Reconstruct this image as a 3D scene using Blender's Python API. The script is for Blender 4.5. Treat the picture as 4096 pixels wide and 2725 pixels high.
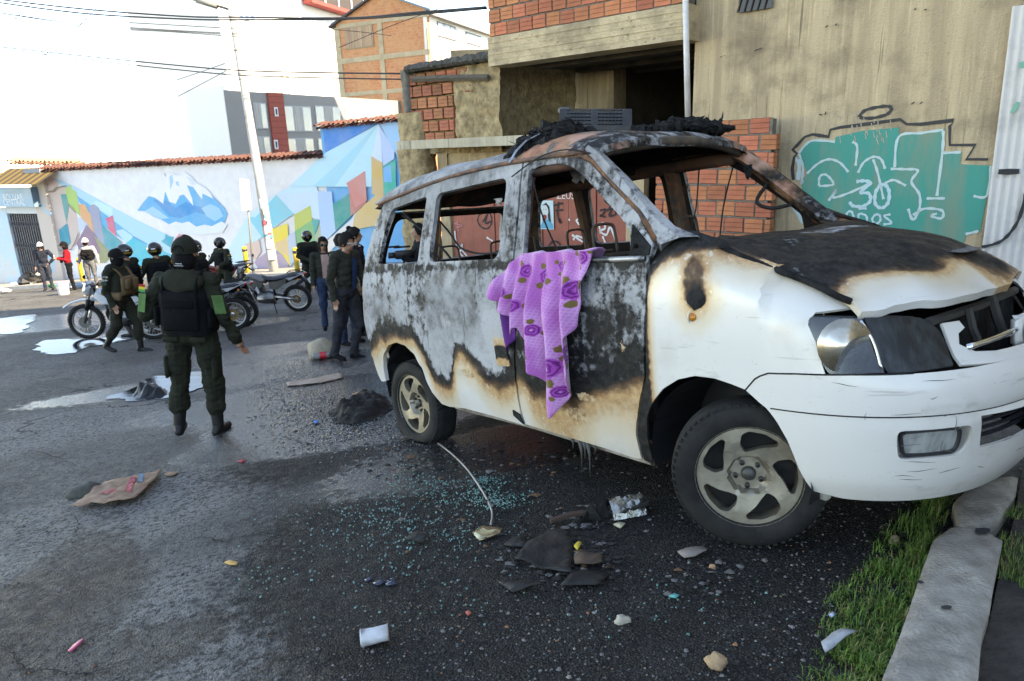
import bpy,bmesh,math,random
import numpy as np
from mathutils import Vector,Matrix,noise
from mathutils.geometry import delaunay_2d_cdt
R=math.radians
rnd=random.Random(7)
for o in list(bpy.data.objects):bpy.data.objects.remove(o)
SC=bpy.context.scene
COL=SC.collection
# -------------------------------- camera
FPX,IW,IH=2770.9,4096.0,2725.0
CAM=Vector((0,0,1.7451))
CR=Vector((0.999409,-0.0092434,-0.0331086))
CU=Vector((0.0343747,0.2687412,0.9625988))
CF=Vector((0.0,0.9631681,-0.2689002))
cam=bpy.data.cameras.new('camera');co=bpy.data.objects.new('camera',cam);COL.objects.link(co)
cam.sensor_width=36;cam.lens=FPX/IW*36;cam.clip_start=.05;cam.clip_end=3000
mw=Matrix.Identity(4)
for i,a in enumerate((CR,CU,-CF)):
 for k in range(3):mw[k][i]=a[k]
mw.translation=CAM
co.matrix_world=mw
cam.dof.use_dof=True;cam.dof.focus_distance=5.2;cam.dof.aperture_fstop=9.0
SC.camera=co
# -------------------------------- sky, sun, exposure
SUN_AZ=R(112);SUN_EL=R(40)
w=bpy.data.worlds.new('World');SC.world=w;w.use_nodes=True
nt=w.node_tree;nt.nodes.clear()
sk=nt.nodes.new('ShaderNodeTexSky');sk.sky_type='NISHITA';sk.sun_disc=False
sk.sun_elevation=SUN_EL;sk.sun_rotation=SUN_AZ;sk.altitude=3600;sk.air_density=1.0;sk.dust_density=.35;sk.ozone_density=1.0
bg=nt.nodes.new('ShaderNodeBackground');bg.inputs[1].default_value=.15
wo=nt.nodes.new('ShaderNodeOutputWorld')
nt.links.new(sk.outputs[0],bg.inputs[0]);nt.links.new(bg.outputs[0],wo.inputs[0])
sl=bpy.data.lights.new('sun','SUN');sl.energy=3.0;sl.angle=R(.53);sl.color=(1,.95,.87)
so=bpy.data.objects.new('sun',sl);COL.objects.link(so)
sdir=Vector((math.sin(SUN_AZ)*math.cos(SUN_EL),math.cos(SUN_AZ)*math.cos(SUN_EL),math.sin(SUN_EL)))
so.rotation_euler=sdir.to_track_quat('Z','Y').to_euler();so.location=sdir*60
vs=SC.view_settings;vs.view_transform='Standard';vs.look='None';vs.exposure=2.6;vs.gamma=1;vs.use_curve_mapping=False
vs.use_white_balance=True;vs.white_balance_temperature=9300;vs.white_balance_tint=10
SC.cycles.max_bounces=6;SC.cycles.diffuse_bounces=2;SC.cycles.glossy_bounces=3;SC.cycles.transmission_bounces=4;SC.cycles.use_adaptive_sampling=True;SC.cycles.adaptive_threshold=.025;SC.cycles.caustics_reflective=False;SC.cycles.caustics_refractive=False
SC.cycles.use_denoising=True
# -------------------------------- helpers
def V(*a):return Vector(a)
def ray(px,py):return CF+CR*((px-IW/2)/FPX)-CU*((py-IH/2)/FPX)
def at(px,py,d):return CAM+ray(px,py)*d
def D(x,y):return(x*1.7378,y*1.7378)
MW={}
def mwof(p):return MW.get(p.name,Matrix.Identity(4))if p is not None else Matrix.Identity(4)
def tag(o,label=None,cat=None,group=None,kind=None):
 if label:o['label']=label
 if cat:o['category']=cat
 if group:o['group']=group
 if kind:o['kind']=kind
 return o
def empty(name,loc=(0,0,0),rz=0,mat=None,label=None,cat=None,group=None):
 o=bpy.data.objects.new(name,None);COL.objects.link(o);o.empty_display_size=.1
 m=mat if mat is not None else Matrix.Translation(Vector(loc))@Matrix.Rotation(rz,4,'Z')
 o.matrix_world=m;MW[o.name]=m.copy()
 return tag(o,label,cat,group)
def mesh(name,vs_,fs,mats,parent=None,smooth=False,world=False,midx=None,loc=None):
 """one mesh object; verts local to the parent (or world, turned into parent space)"""
 me=bpy.data.meshes.new(name)
 if world and parent is not None:
  inv=mwof(parent).inverted();vs_=[inv@Vector(v)for v in vs_]
 me.from_pydata([tuple(v)for v in vs_],[],[tuple(f)for f in fs])
 if not isinstance(mats,(list,tuple)):mats=[mats]
 for m in mats:me.materials.append(m)
 if midx is not None:me.polygons.foreach_set('material_index',midx)
 if smooth:me.polygons.foreach_set('use_smooth',[True]*len(me.polygons))
 me.update()
 o=bpy.data.objects.new(name,me);COL.objects.link(o)
 if parent is not None:o.parent=parent;MW[o.name]=mwof(parent)
 if loc is not None:o.location=loc
 return o
def sharp(o,ang=35):
 me=o.data
 me.polygons.foreach_set('use_smooth',[True]*len(me.polygons))
 try:me.set_sharp_from_angle(angle=R(ang))
 except Exception:pass
 return o
class MB:
 """collects shapes for one mesh"""
 def __init__(s):s.v=[];s.f=[];s.m=[];s.cm=0
 def add(s,v,f,m=None):
  b=len(s.v);s.v+=[Vector(x)for x in v];s.f+=[tuple(i+b for i in q)for q in f];s.m+=[s.cm if m is None else m]*len(f);return s
 def box(s,c,d,rot=None,taper=1.0):
  x,y,z=d[0]/2,d[1]/2,d[2]/2
  P=[V(sx*x*(taper if sz>0 else 1),sy*y*(taper if sz>0 else 1),sz*z)for sz in(-1,1)for sy in(-1,1)for sx in(-1,1)]
  if rot is not None:P=[rot@p for p in P]
  return s.add([p+Vector(c)for p in P],[(0,2,3,1),(4,5,7,6),(0,1,5,4),(2,6,7,3),(0,4,6,2),(1,3,7,5)])
 def bbox(s,c,d,b=.01,rot=None):
  """box with bevelled edges"""
  x,y,z=d[0]/2,d[1]/2,d[2]/2;b=min(b,x*.9,y*.9,z*.9)
  P=[];
  for zz,k in((-z,1),(-z+b,0),(z-b,0),(z,1)):
   i=b if k else 0
   xx,yy=x-i,y-i;cb=b
   P.append([V(xx,yy-cb,zz),V(xx-cb,yy,zz),V(-xx+cb,yy,zz),V(-xx,yy-cb,zz),V(-xx,-yy+cb,zz),V(-xx+cb,-yy,zz),V(xx-cb,-yy,zz),V(xx,-yy+cb,zz)])
  vs2=[p for r in P for p in r]
  if rot is not None:vs2=[rot@p for p in vs2]
  f=[tuple(range(7,-1,-1)),tuple(range(24,32))]
  for r in range(3):
   for i in range(8):f.append((r*8+i,r*8+(i+1)%8,r*8+8+(i+1)%8,r*8+8+i))
  return s.add([p+Vector(c)for p in vs2],f)
 def tube(s,path,rad,n=8,cap=True,up=None,flat=1.0):
  path=[Vector(p)for p in path];L=len(path)
  if not isinstance(rad,(list,tuple)):rad=[rad]*L
  vs2=[];pn=None
  for i,p in enumerate(path):
   t=(path[min(i+1,L-1)]-path[max(i-1,0)])
   t=t.normalized()if t.length>1e-9 else V(0,0,1)
   if pn is None:
    a=V(0,0,1)if abs(t.z)<.9 else V(1,0,0)
    if up is not None:a=Vector(up)
    nn=(a-t*a.dot(t)).normalized()
   else:
    nn=pn-t*pn.dot(t);nn=nn.normalized()if nn.length>1e-6 else pn
   pn=nn;b=t.cross(nn)
   for k in range(n):
    a=2*math.pi*k/n;vs2.append(p+(nn*math.cos(a)*flat+b*math.sin(a))*rad[i])
  f=[]
  for i in range(L-1):
   for k in range(n):f.append((i*n+k,i*n+(k+1)%n,(i+1)*n+(k+1)%n,(i+1)*n+k))
  if cap:f.append(tuple(range(n-1,-1,-1)));f.append(tuple((L-1)*n+k for k in range(n)))
  return s.add(vs2,f)
 def lathe(s,prof,c=(0,0,0),n=24,axis=None,close=False):
  """prof: list of (r, h) turned about local Z; axis: Matrix 3x3"""
  vs2=[]
  for r,h in prof:
   for k in range(n):
    a=2*math.pi*k/n;p=V(r*math.cos(a),r*math.sin(a),h)
    if axis is not None:p=axis@p
    vs2.append(p+Vector(c))
  L=len(prof);f=[]
  for i in range(L if close else L-1):
   j=(i+1)%L
   for k in range(n):f.append((i*n+k,i*n+(k+1)%n,j*n+(k+1)%n,j*n+k))
  if not close:
   f.append(tuple(range(n-1,-1,-1)));f.append(tuple((L-1)*n+k for k in range(n)))
  return s.add(vs2,f)
 def ball(s,c,r,n=10,rot=None):
  if not hasattr(r,'__len__'):r=(r,r,r)
  vs2=[];m=max(4,n//2+1)
  for i in range(m+1):
   th=math.pi*i/m
   for k in range(n):
    a=2*math.pi*k/n;p=V(r[0]*math.sin(th)*math.cos(a),r[1]*math.sin(th)*math.sin(a),r[2]*math.cos(th))
    if rot is not None:p=rot@p
    vs2.append(p+Vector(c))
  f=[(i*n+k,(i+1)*n+k,(i+1)*n+(k+1)%n,i*n+(k+1)%n)for i in range(m)for k in range(n)]
  return s.add(vs2,f)
 def prism(s,poly,ext):
  """poly: coplanar 3D points, extruded by vector ext"""
  n=len(poly);P=[Vector(p)for p in poly];e=Vector(ext)
  return s.add(P+[p+e for p in P],[tuple(range(n-1,-1,-1)),tuple(range(n,2*n))]+[(i,(i+1)%n,n+(i+1)%n,n+i)for i in range(n)])
 def sheet(s,grid):
  """grid: rows of points"""
  r,c=len(grid),len(grid[0])
  return s.add([p for row in grid for p in row],[(i*c+j,i*c+j+1,(i+1)*c+j+1,(i+1)*c+j)for i in range(r-1)for j in range(c-1)])
 def build(s,name,mats,parent=None,smooth=False,world=False,ang=None):
  o=mesh(name,s.v,s.f,mats,parent,smooth,world,s.m)
  bm=bmesh.new();bm.from_mesh(o.data);bmesh.ops.recalc_face_normals(bm,faces=bm.faces);bm.to_mesh(o.data);bm.free()
  if ang:sharp(o,ang)
  return o
def copy_tree(o,parent=None):
 c=o.copy();COL.objects.link(c)
 if parent is not None:c.parent=parent
 for ch in o.children:copy_tree(ch,c)
 return c
 # -------------------------------- procedural materials
def _n(nt,t,**k):
 n=nt.nodes.new(t)
 for a,b in k.items():setattr(n,a,b)
 return n
def M(name,col,rough=.75,metal=0.0,col2=None,scale=6.0,bump=0.0,bscale=30.0,rand=0.0,spec=.5,stretch=(1,1,1),emit=0,detail=6,lo=.35,hi=.65,trans=0,alpha=1,coat=0,r2=None):
 m=bpy.data.materials.new(name);m.use_nodes=True;t=m.node_tree;b=t.nodes['Principled BSDF'];L=t.links.new
 b.inputs['Roughness'].default_value=rough;b.inputs['Metallic'].default_value=metal
 b.inputs['Specular IOR Level'].default_value=spec
 if trans:b.inputs['Transmission Weight'].default_value=trans
 if coat:b.inputs['Coat Weight'].default_value=coat
 if alpha<1:b.inputs['Alpha'].default_value=alpha
 tc=_n(t,'ShaderNodeTexCoord');mp=_n(t,'ShaderNodeMapping');mp.inputs['Scale'].default_value=stretch;L(tc.outputs['Object'],mp.inputs[0])
 if col2 is None:col2=tuple(c*.82 for c in col)
 nz=_n(t,'ShaderNodeTexNoise');nz.inputs['Scale'].default_value=scale;nz.inputs['Detail'].default_value=detail;nz.inputs['Roughness'].default_value=.6;L(mp.outputs[0],nz.inputs[0])
 mr=_n(t,'ShaderNodeMapRange');mr.inputs[1].default_value=lo;mr.inputs[2].default_value=hi;L(nz.outputs[0],mr.inputs[0])
 mx=_n(t,'ShaderNodeMix',data_type='RGBA');mx.inputs[6].default_value=(*col,1);mx.inputs[7].default_value=(*col2,1);L(mr.outputs[0],mx.inputs[0])
 out=mx.outputs[2]
 if rand:
  oi=_n(t,'ShaderNodeObjectInfo');hs=_n(t,'ShaderNodeHueSaturation');r1=_n(t,'ShaderNodeMapRange');r1.inputs[3].default_value=1-rand;r1.inputs[4].default_value=1+rand
  L(oi.outputs['Random'],r1.inputs[0]);L(r1.outputs[0],hs.inputs['Value']);L(out,hs.inputs['Color']);out=hs.outputs[0]
  r3=_n(t,'ShaderNodeMapRange');r3.inputs[3].default_value=.5-rand*.04;r3.inputs[4].default_value=.5+rand*.04
  w2=_n(t,'ShaderNodeMath',operation='FRACT');w3=_n(t,'ShaderNodeMath',operation='MULTIPLY');w3.inputs[1].default_value=7.31
  L(oi.outputs['Random'],w3.inputs[0]);L(w3.outputs[0],w2.inputs[0]);L(w2.outputs[0],r3.inputs[0]);L(r3.outputs[0],hs.inputs['Hue'])
 L(out,b.inputs['Base Color'])
 if r2 is not None:
  rr=_n(t,'ShaderNodeMapRange');rr.inputs[3].default_value=rough;rr.inputs[4].default_value=r2;L(mr.outputs[0],rr.inputs[0]);L(rr.outputs[0],b.inputs['Roughness'])
 if bump:
  n2=_n(t,'ShaderNodeTexNoise');n2.inputs['Scale'].default_value=bscale;n2.inputs['Detail'].default_value=5;L(mp.outputs[0],n2.inputs[0])
  bp=_n(t,'ShaderNodeBump');bp.inputs['Strength'].default_value=min(1,bump);bp.inputs['Distance'].default_value=.02*max(1,bump);L(n2.outputs[0],bp.inputs['Height']);L(bp.outputs[0],b.inputs['Normal'])
 if emit:b.inputs['Emission Color'].default_value=(*col,1);b.inputs['Emission Strength'].default_value=emit
 return m
def flat(name,col,rough=.8):return M(name,col,rough,col2=tuple(c*.9 for c in col),scale=20)
# -------------------------------- planar panels cut with a constrained triangulation
def resample(poly,sp,closed=True):
 out=[];n=len(poly)
 for i in range(n if closed else n-1):
  a=Vector(poly[i]);b=Vector(poly[(i+1)%n]);k=max(1,int(math.ceil((b-a).length/sp)))
  for j in range(k):out.append(a.lerp(b,j/k))
 if not closed:out.append(Vector(poly[-1]))
 return out
def rounded(poly,r,n=4):
 out=[];N=len(poly)
 for i in range(N):
  p=Vector(poly[i]);a=Vector(poly[i-1]);b=Vector(poly[(i+1)%N])
  d1=(a-p);d2=(b-p);k=min(r,d1.length*.45,d2.length*.45)
  s=p+d1.normalized()*k;e=p+d2.normalized()*k
  for j in range(n+1):
   t=j/n;out.append(s.lerp(p,t).lerp(p.lerp(e,t),t))
 return out
def inside(p,poly):
 x,y=p[0],p[1];c=False;n=len(poly);j=n-1
 for i in range(n):
  xi,yi=poly[i][0],poly[i][1];xj,yj=poly[j][0],poly[j][1]
  if(yi>y)!=(yj>y)and x<(xj-xi)*(y-yi)/(yj-yi)+xi:c=not c
  j=i
 return c
def inside_np(Q,poly):
 P=np.array([(p[0],p[1])for p in poly]);A,B=P,np.roll(P,1,axis=0);x=Q[:,0][:,None];y=Q[:,1][:,None]
 with np.errstate(divide='ignore',invalid='ignore'):
  c=((A[:,1]>y)!=(B[:,1]>y))&(x<(B[:,0]-A[:,0])*(y-A[:,1])/(B[:,1]-A[:,1])+A[:,0])
 return c.sum(1)%2==1
def cdt(outline,holes=(),sp=.05,grid=True):
 loops=[resample([Vector(p[:2])for p in outline],sp)]+[resample([Vector(p[:2])for p in h],sp)for h in holes]
 pts=[];edges=[]
 for lp in loops:
  b=len(pts);pts+=lp;edges+=[(b+i,b+(i+1)%len(lp))for i in range(len(lp))]
 if grid:
  bnd=np.array([p[:]for p in pts]);x0,y0=bnd.min(0);x1,y1=bnd.max(0);Q=[];j=0;y=y0+sp*.5
  while y<y1:
   xs=np.arange(x0+sp*(.25 if j%2 else .75),x1,sp);Q.append(np.stack([xs,np.full(len(xs),y)],1));y+=sp*.87;j+=1
  Q=np.concatenate(Q)if Q else np.zeros((0,2))
  if len(Q):
   k=inside_np(Q,loops[0])
   for h in loops[1:]:k&=~inside_np(Q,h)
   Q=Q[k]
   if len(Q):Q=Q[((Q[:,None,:]-bnd[None])**2).sum(2).min(1)>(sp*.55)**2]
   pts+=[Vector((float(a),float(b)))for a,b in Q]
 r=delaunay_2d_cdt(pts,edges,[],0,1e-6)
 vo,fo=r[0],r[2]
 Cc=np.array([[sum(vo[i][0]for i in f)/len(f),sum(vo[i][1]for i in f)/len(f)]for f in fo]);k=inside_np(Cc,loops[0])
 for h in loops[1:]:k&=~inside_np(Cc,h)
 F=[tuple(f)for f,q in zip(fo,k)if q]
 return vo,F
def panel(name,outline,holes,sp,mapf,mats,parent,thick=0,attrs=None,smooth=True,inner=1,away=None):
 """sheet cut from (u,v) outline with holes, mapped to 3D by mapf, given thickness on its back"""
 vo,F=cdt(outline,holes,sp)
 P=[Vector(mapf(p[0],p[1]))for p in vo]
 if away is not None:
  tot=0;aw=Vector(away)
  for f in F:tot+=(P[f[1]]-P[f[0]]).cross(P[f[2]]-P[f[0]]).dot((P[f[0]]-aw).normalized())
  if tot<0:F=[tuple(reversed(f))for f in F]
 n=len(P);me_v=list(P);me_f=list(F);mi=[0]*len(F)
 if thick:
  N=[Vector((0,0,0))for _ in P]
  for f in F:
   nn=(P[f[1]]-P[f[0]]).cross(P[f[2]]-P[f[0]])
   for i in f:N[i]+=nn
  me_v+=[p-nn.normalized()*thick for p,nn in zip(P,N)]
  me_f+=[tuple(i+n for i in reversed(f))for f in F];mi+=[inner]*len(F)
  ec={}
  for f in F:
   for i in range(3):
    a,b=f[i],f[(i+1)%3];ec[(a,b)]=1
  for(a,b)in list(ec):
   if(b,a)not in ec:me_f.append((b,a,a+n,b+n));mi.append(0)
 o=mesh(name,me_v,me_f,mats,parent,smooth,midx=mi)
 if smooth:sharp(o,40)
 if attrs:
  for k,fn in attrs.items():
   a=o.data.attributes.new(k,'FLOAT','POINT')
   v=[float(fn(p[0],p[1]))for p in vo]
   a.data.foreach_set('value',v+v if thick else v)
 return o
def pchip(xs,ys):
 xs=np.array(xs,float);ys=np.array(ys,float);h=np.diff(xs);d=np.diff(ys)/h;m=np.zeros(len(xs));m[0]=d[0];m[-1]=d[-1]
 for i in range(1,len(xs)-1):
  m[i]=0 if d[i-1]*d[i]<=0 else 2/(1/d[i-1]+1/d[i])
 def f(x):
  x=min(max(x,xs[0]),xs[-1]);i=min(max(int(np.searchsorted(xs,x))-1,0),len(h)-1);t=(x-xs[i])/h[i]
  return float(ys[i]*(1+2*t)*(1-t)**2+h[i]*m[i]*t*(1-t)**2+ys[i+1]*t*t*(3-2*t)+h[i]*m[i+1]*t*t*(t-1))
 return f
def sst(a,b,x):t=min(max((x-a)/(b-a),0),1);return t*t*(3-2*t)
def nz(x,y=0,z=0):return noise.noise(Vector((x,y,z)))
def text_mesh(name,body,size,mat,parent,M4,world=True,align='CENTER',extrude=.001,sx=1.0):
 cu=bpy.data.curves.new(name,'FONT');cu.body=body;cu.size=size;cu.align_x=align;cu.align_y='CENTER';cu.extrude=extrude;cu.resolution_u=2
 t=bpy.data.objects.new('tmp',cu);COL.objects.link(t)
 dg=bpy.context.evaluated_depsgraph_get();me=bpy.data.meshes.new_from_object(t.evaluated_get(dg))
 bpy.data.objects.remove(t);bpy.data.curves.remove(cu)
 me.materials.clear();me.materials.append(mat)
 T=Matrix.Diagonal((sx,1,1,1));m=M4@T
 if parent is not None and world:m=mwof(parent).inverted()@m
 me.transform(m)
 o=bpy.data.objects.new(name,me);COL.objects.link(o)
 if parent is not None:o.parent=parent;MW[o.name]=mwof(parent)
 return o
class Wall:
 """vertical plane through two points of the place; s runs right as seen from the street, off comes towards it"""
 def __init__(s,a,b):
  s.o=Vector((a.x,a.y,0));d=Vector((b.x-a.x,b.y-a.y,0));s.len=d.length;s.e=d.normalized();s.n=Vector((s.e.y,-s.e.x,0))
  if s.n.dot(CAM-s.o)<0:s.n=-s.n
 def hit(s,px,py,off=0):
  r=ray(px,py);o=s.o+s.n*off;t=(o-CAM).dot(s.n)/r.dot(s.n);p=CAM+r*t
  return Vector(((p-s.o).dot(s.e),p.z))
 def hitd(s,x,y,off=0):return s.hit(*D(x,y),off)
 def pt(s,u,z,off=0):return s.o+s.e*u+s.n*off+V(0,0,z)
 def mat4(s,u,z,off=0):
  m=Matrix.Identity(4);p=s.pt(u,z,off)
  for k in range(3):m[k][0]=s.e[k];m[k][1]=(0,0,1)[k];m[k][2]=s.n[k];m[k][3]=p[k]
  return m
 def slab(s,mb,u0,u1,z0,z1,o0,o1):
  P=[s.pt(u,z,o)for o in(o0,o1)for z in(z0,z1)for u in(u0,u1)]
  return mb.add(P,[(0,2,3,1),(4,5,7,6),(0,1,5,4),(2,6,7,3),(0,4,6,2),(1,3,7,5)])
 def poly(s,mb,pts,off,m=None):
  """flat painted polygon (any shape) on the wall"""
  vo,F=cdt(pts,(),1e3,grid=False)
  return mb.add([s.pt(p[0],p[1],off)for p in vo],F,m)
 def stroke(s,mb,pts,w,off,m=None):
  """painted line of width w"""
  P=[Vector(p)for p in pts]
  L=[];Rr=[]
  for i,p in enumerate(P):
   d=(P[min(i+1,len(P)-1)]-P[max(i-1,0)]);d=d.normalized()if d.length>1e-6 else Vector((1,0));q=Vector((-d.y,d.x))*w*(.5+.12*math.sin(i*1.7))
   L.append(p+q);Rr.append(p-q)
  V_=[s.pt(p.x,p.y,off)for p in L]+[s.pt(p.x,p.y,off)for p in Rr];n=len(P)
  return mb.add(V_,[(i,i+1,n+i+1,n+i)for i in range(n-1)],m)
def smooth_line(pts,n=5):
 P=[Vector(p)for p in pts];out=[]
 for i in range(len(P)-1):
  a,b,c,d=P[max(i-1,0)],P[i],P[i+1],P[min(i+2,len(P)-1)]
  for j in range(n):
   t=j/n;out.append(.5*((2*b)+(c-a)*t+(2*a-5*b+4*c-d)*t*t+(3*b-a-3*c+d)*t**3))
 out.append(P[-1]);return out
 # -------------------------------- ground: a street falling away from the camera
_GP=np.array([(-2.88,5.81,-.044),(-15.7,24.6,.17),(-6.7,12,-.11),(-2.27,9.0,-.10),(-4.7,16.8,-.2),(-.68,4.78,.11),(.49,5.73,.08),(1.03,2.7,.20),(2.19,3.65,.17),(-2.3,2.6,.02),(0,1,.15)])
_K=np.exp(-((_GP[:,None,:2]-_GP[None,:,:2])**2).sum(2)/24.5)
_GW=np.linalg.solve(_K+.02*np.eye(len(_GP)),_GP[:,2])
def gz(x,y):
 return .0499*x-.0823*y+float((_GW*np.exp(-((_GP[:,0]-x)**2+(_GP[:,1]-y)**2)/24.5)).sum())
def gpx(px,py,h=0):
 """the ground (raised by h) seen at a pixel"""
 r=ray(px,py);t=5.0
 for _ in range(60):
  p=CAM+r*t;e=p.z-gz(p.x,p.y)-h
  t+=e/max(.02,-(r.z-(-.0823)*r.y-.0499*r.x))*.7
  t=min(max(t,.3),80)
 p=CAM+r*t;return V(p.x,p.y,gz(p.x,p.y)+h)
def gd(x,y,h=0):return gpx(*D(x,y),h)
def gnorm(x,y):
 e=.1;return V(-(gz(x+e,y)-gz(x-e,y))/(2*e),-(gz(x,y+e)-gz(x,y-e))/(2*e),1).normalized()
def gmat(x,y,rz=0,h=0):
 """a frame lying on the ground"""
 n=gnorm(x,y);m=n.to_track_quat('Z','Y').to_matrix().to_4x4()if False else Matrix.Identity(4)
 ex=V(math.cos(rz),math.sin(rz),0);ex=(ex-n*ex.dot(n)).normalized();ey=n.cross(ex)
 for k in range(3):m[k][0]=ex[k];m[k][1]=ey[k];m[k][2]=n[k]
 m.translation=V(x,y,gz(x,y)+h);return m
def asphalt_mat():
 m=bpy.data.materials.new('worn_asphalt');m.use_nodes=True;t=m.node_tree;b=t.nodes['Principled BSDF'];L=t.links.new
 tc=_n(t,'ShaderNodeTexCoord');P=tc.outputs['Object']
 def nzn(s,d=6,r=.6,vec=P):
  n=_n(t,'ShaderNodeTexNoise');n.inputs['Scale'].default_value=s;n.inputs['Detail'].default_value=d;n.inputs['Roughness'].default_value=r;L(vec,n.inputs[0]);return n.outputs[0]
 def mr(x,a,bb,c=0,d=1,smooth=True):
  n=_n(t,'ShaderNodeMapRange');n.interpolation_type='SMOOTHSTEP' if smooth else 'LINEAR'
  for i,v in enumerate((a,bb,c,d)):n.inputs[i+1].default_value=v
  L(x,n.inputs[0]);return n.outputs[0]
 def mix(f,a,c,bt='MIX'):
  n=_n(t,'ShaderNodeMix',data_type='RGBA');n.blend_type=bt
  if isinstance(f,float):n.inputs[0].default_value=f
  else:L(f,n.inputs[0])
  for i,v in((6,a),(7,c)):
   if isinstance(v,tuple):n.inputs[i].default_value=(*v,1)
   else:L(v,n.inputs[i])
  return n.outputs[2]
 def mul(a,c,op='MULTIPLY'):
  n=_n(t,'ShaderNodeMath',operation=op);n.use_clamp=op=='ADD'
  for i,v in((0,a),(1,c)):
   if isinstance(v,(int,float)):n.inputs[i].default_value=v
   else:L(v,n.inputs[i])
  return n.outputs[0]
 fine=nzn(150,2,.7);mid=nzn(14,5,.72);big=nzn(.9,3,.6);big2=nzn(.42,2,.55)
 vor=_n(t,'ShaderNodeTexVoronoi');vor.inputs['Scale'].default_value=105;L(P,vor.inputs[0])
 sc=_n(t,'ShaderNodeSeparateColor');L(vor.outputs['Color'],sc.inputs[0]);cell=mr(sc.outputs[0],.35,1.0)
 stone=mr(vor.outputs['Distance'],.15,.62,1,0)
 def att(n):
  a=_n(t,'ShaderNodeAttribute');a.attribute_name=n;return a.outputs['Fac']
 soot,wet,dust,brown=att('soot'),att('wet'),att('dust'),att('brown')
 nn=mr(mid,.35,.65)
 base=mix(mr(big,.35,.65),(.115,.112,.108),(.17,.166,.16))
 base=mix(mul(mul(stone,cell),.75),base,(.33,.315,.29))
 base=mix(mul(mr(fine,.42,.62),.55),base,(.07,.07,.07))
 pit=nzn(38,3,.65);base=mix(mul(mr(pit,.50,.62),.7),base,(.035,.034,.033));blot=nzn(3.1,4,.7);base=mix(mul(mr(blot,.52,.66),.55),base,(.07,.066,.06))
 dn=mr(mul(dust,mul(mid,.9),'ADD'),.75,1.1)
 base=mix(mul(mul(dn,mr(pit,.60,.46)),.62),base,(.31,.302,.29))
 bn=mr(mul(brown,mul(mid,.9),'ADD'),.75,1.15)
 base=mix(mul(bn,.85),base,mix(mul(stone,cell),(.06,.046,.035),(.17,.14,.11)))
 sn=mr(mul(soot,mul(mid,.8),'ADD'),.55,1.05)
 base=mix(mul(sn,.93),base,mix(mul(stone,cell),(.009,.0085,.008),(.10,.088,.076)))
 wn=mr(mul(wet,mul(mid,.9),'ADD'),.72,.92)
 base=mix(mul(wn,.65),base,(.018,.019,.021))
 v2=_n(t,'ShaderNodeTexVoronoi',feature='DISTANCE_TO_EDGE');v2.inputs['Scale'].default_value=.34
 wv=_n(t,'ShaderNodeVectorMath',operation='ADD');nv=_n(t,'ShaderNodeTexNoise');nv.inputs['Scale'].default_value=2.2;nv.inputs['Detail'].default_value=4;L(P,nv.inputs[0]);L(P,wv.inputs[0]);L(nv.outputs['Color'],wv.inputs[1]);L(wv.outputs[0],v2.inputs[0])
 crack=mr(v2.outputs['Distance'],.003,.013,1,0)
 cm=mul(crack,mr(big2,.44,.50));base=mix(mul(cm,.85),base,(.02,.02,.02))
 L(base,b.inputs['Base Color'])
 rg=mr(nn,0,1,.62,.9);rr=_n(t,'ShaderNodeMix',data_type='FLOAT');L(wn,rr.inputs[0]);L(rg,rr.inputs[2]);rr.inputs[3].default_value=.10;L(rr.outputs[0],b.inputs['Roughness'])
 h4=_n(t,'ShaderNodeMath',operation='MULTIPLY_ADD');L(pit,h4.inputs[0]);h4.inputs[1].default_value=-1.6;L(mul(stone,.9),h4.inputs[2])
 bp=_n(t,'ShaderNodeBump');L(mr(wn,0,1,.85,.28),bp.inputs['Strength']);bp.inputs['Distance'].default_value=.016;L(h4.outputs[0],bp.inputs['Height']);L(bp.outputs[0],b.inputs['Normal'])
 L(mr(wn,0,1,.22,.6),b.inputs['Specular IOR Level'])
 return m
MAT_ASPHALT=asphalt_mat()
def blob(x,y,c,rx,ry,a=0):
 dx,dy=x-c[0],y-c[1];ca,sa=math.cos(a),math.sin(a);u=(dx*ca+dy*sa)/rx;v=(-dx*sa+dy*ca)/ry
 return math.exp(-(u*u+v*v)*.9)
_so=[(gd(760,900),1.2,.7),(gd(860,1010),.9,.5),(gd(980,1250),.7,.5),(gd(1180,1130),1.15,.85),(gd(1300,960),1.6,1.1),(gd(1560,1340),.95,.55),(gd(900,930),1.2,.8),(gd(1700,1200),1.0,1.0),(gd(1180,1380),.55,.4)]
_we=[(gd(640,850),2.0,.7),(gd(690,905),1.5,.6),(gd(760,940),1.0,.6),(gd(560,815),1.2,.6),(gd(720,1000),.8,.35),(gd(850,960),1.0,.4),(gd(90,745),3.2,1.6),(gd(420,760),2.0,.9),(gd(880,980),.7,.4),(gd(1250,1010),1.5,.5),(gd(300,900),.9,.25)]
_du=[(gd(330,1150),1.2,.6),(gd(560,1330),.75,.42),(gd(150,1230),.6,.5),(gd(640,1480),.5,.25),(gd(300,1500),.45,.3),(gd(60,1000),1.6,.9),(gd(700,700),3.5,.6),(gd(1620,1490),.35,.12),(gd(1400,1420),.3,.1)]
_br=[(gd(160,1330),.28,.75),(gd(60,1430),.5,.4),(gd(330,1500),.4,.2),(gd(400,960),.5,.2),(gd(700,1540),.3,.2),(gd(730,640),2,.3)]
def field(L,x,y):return min(1,sum(blob(x,y,c,a,b,.35)for c,a,b in L))
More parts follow.
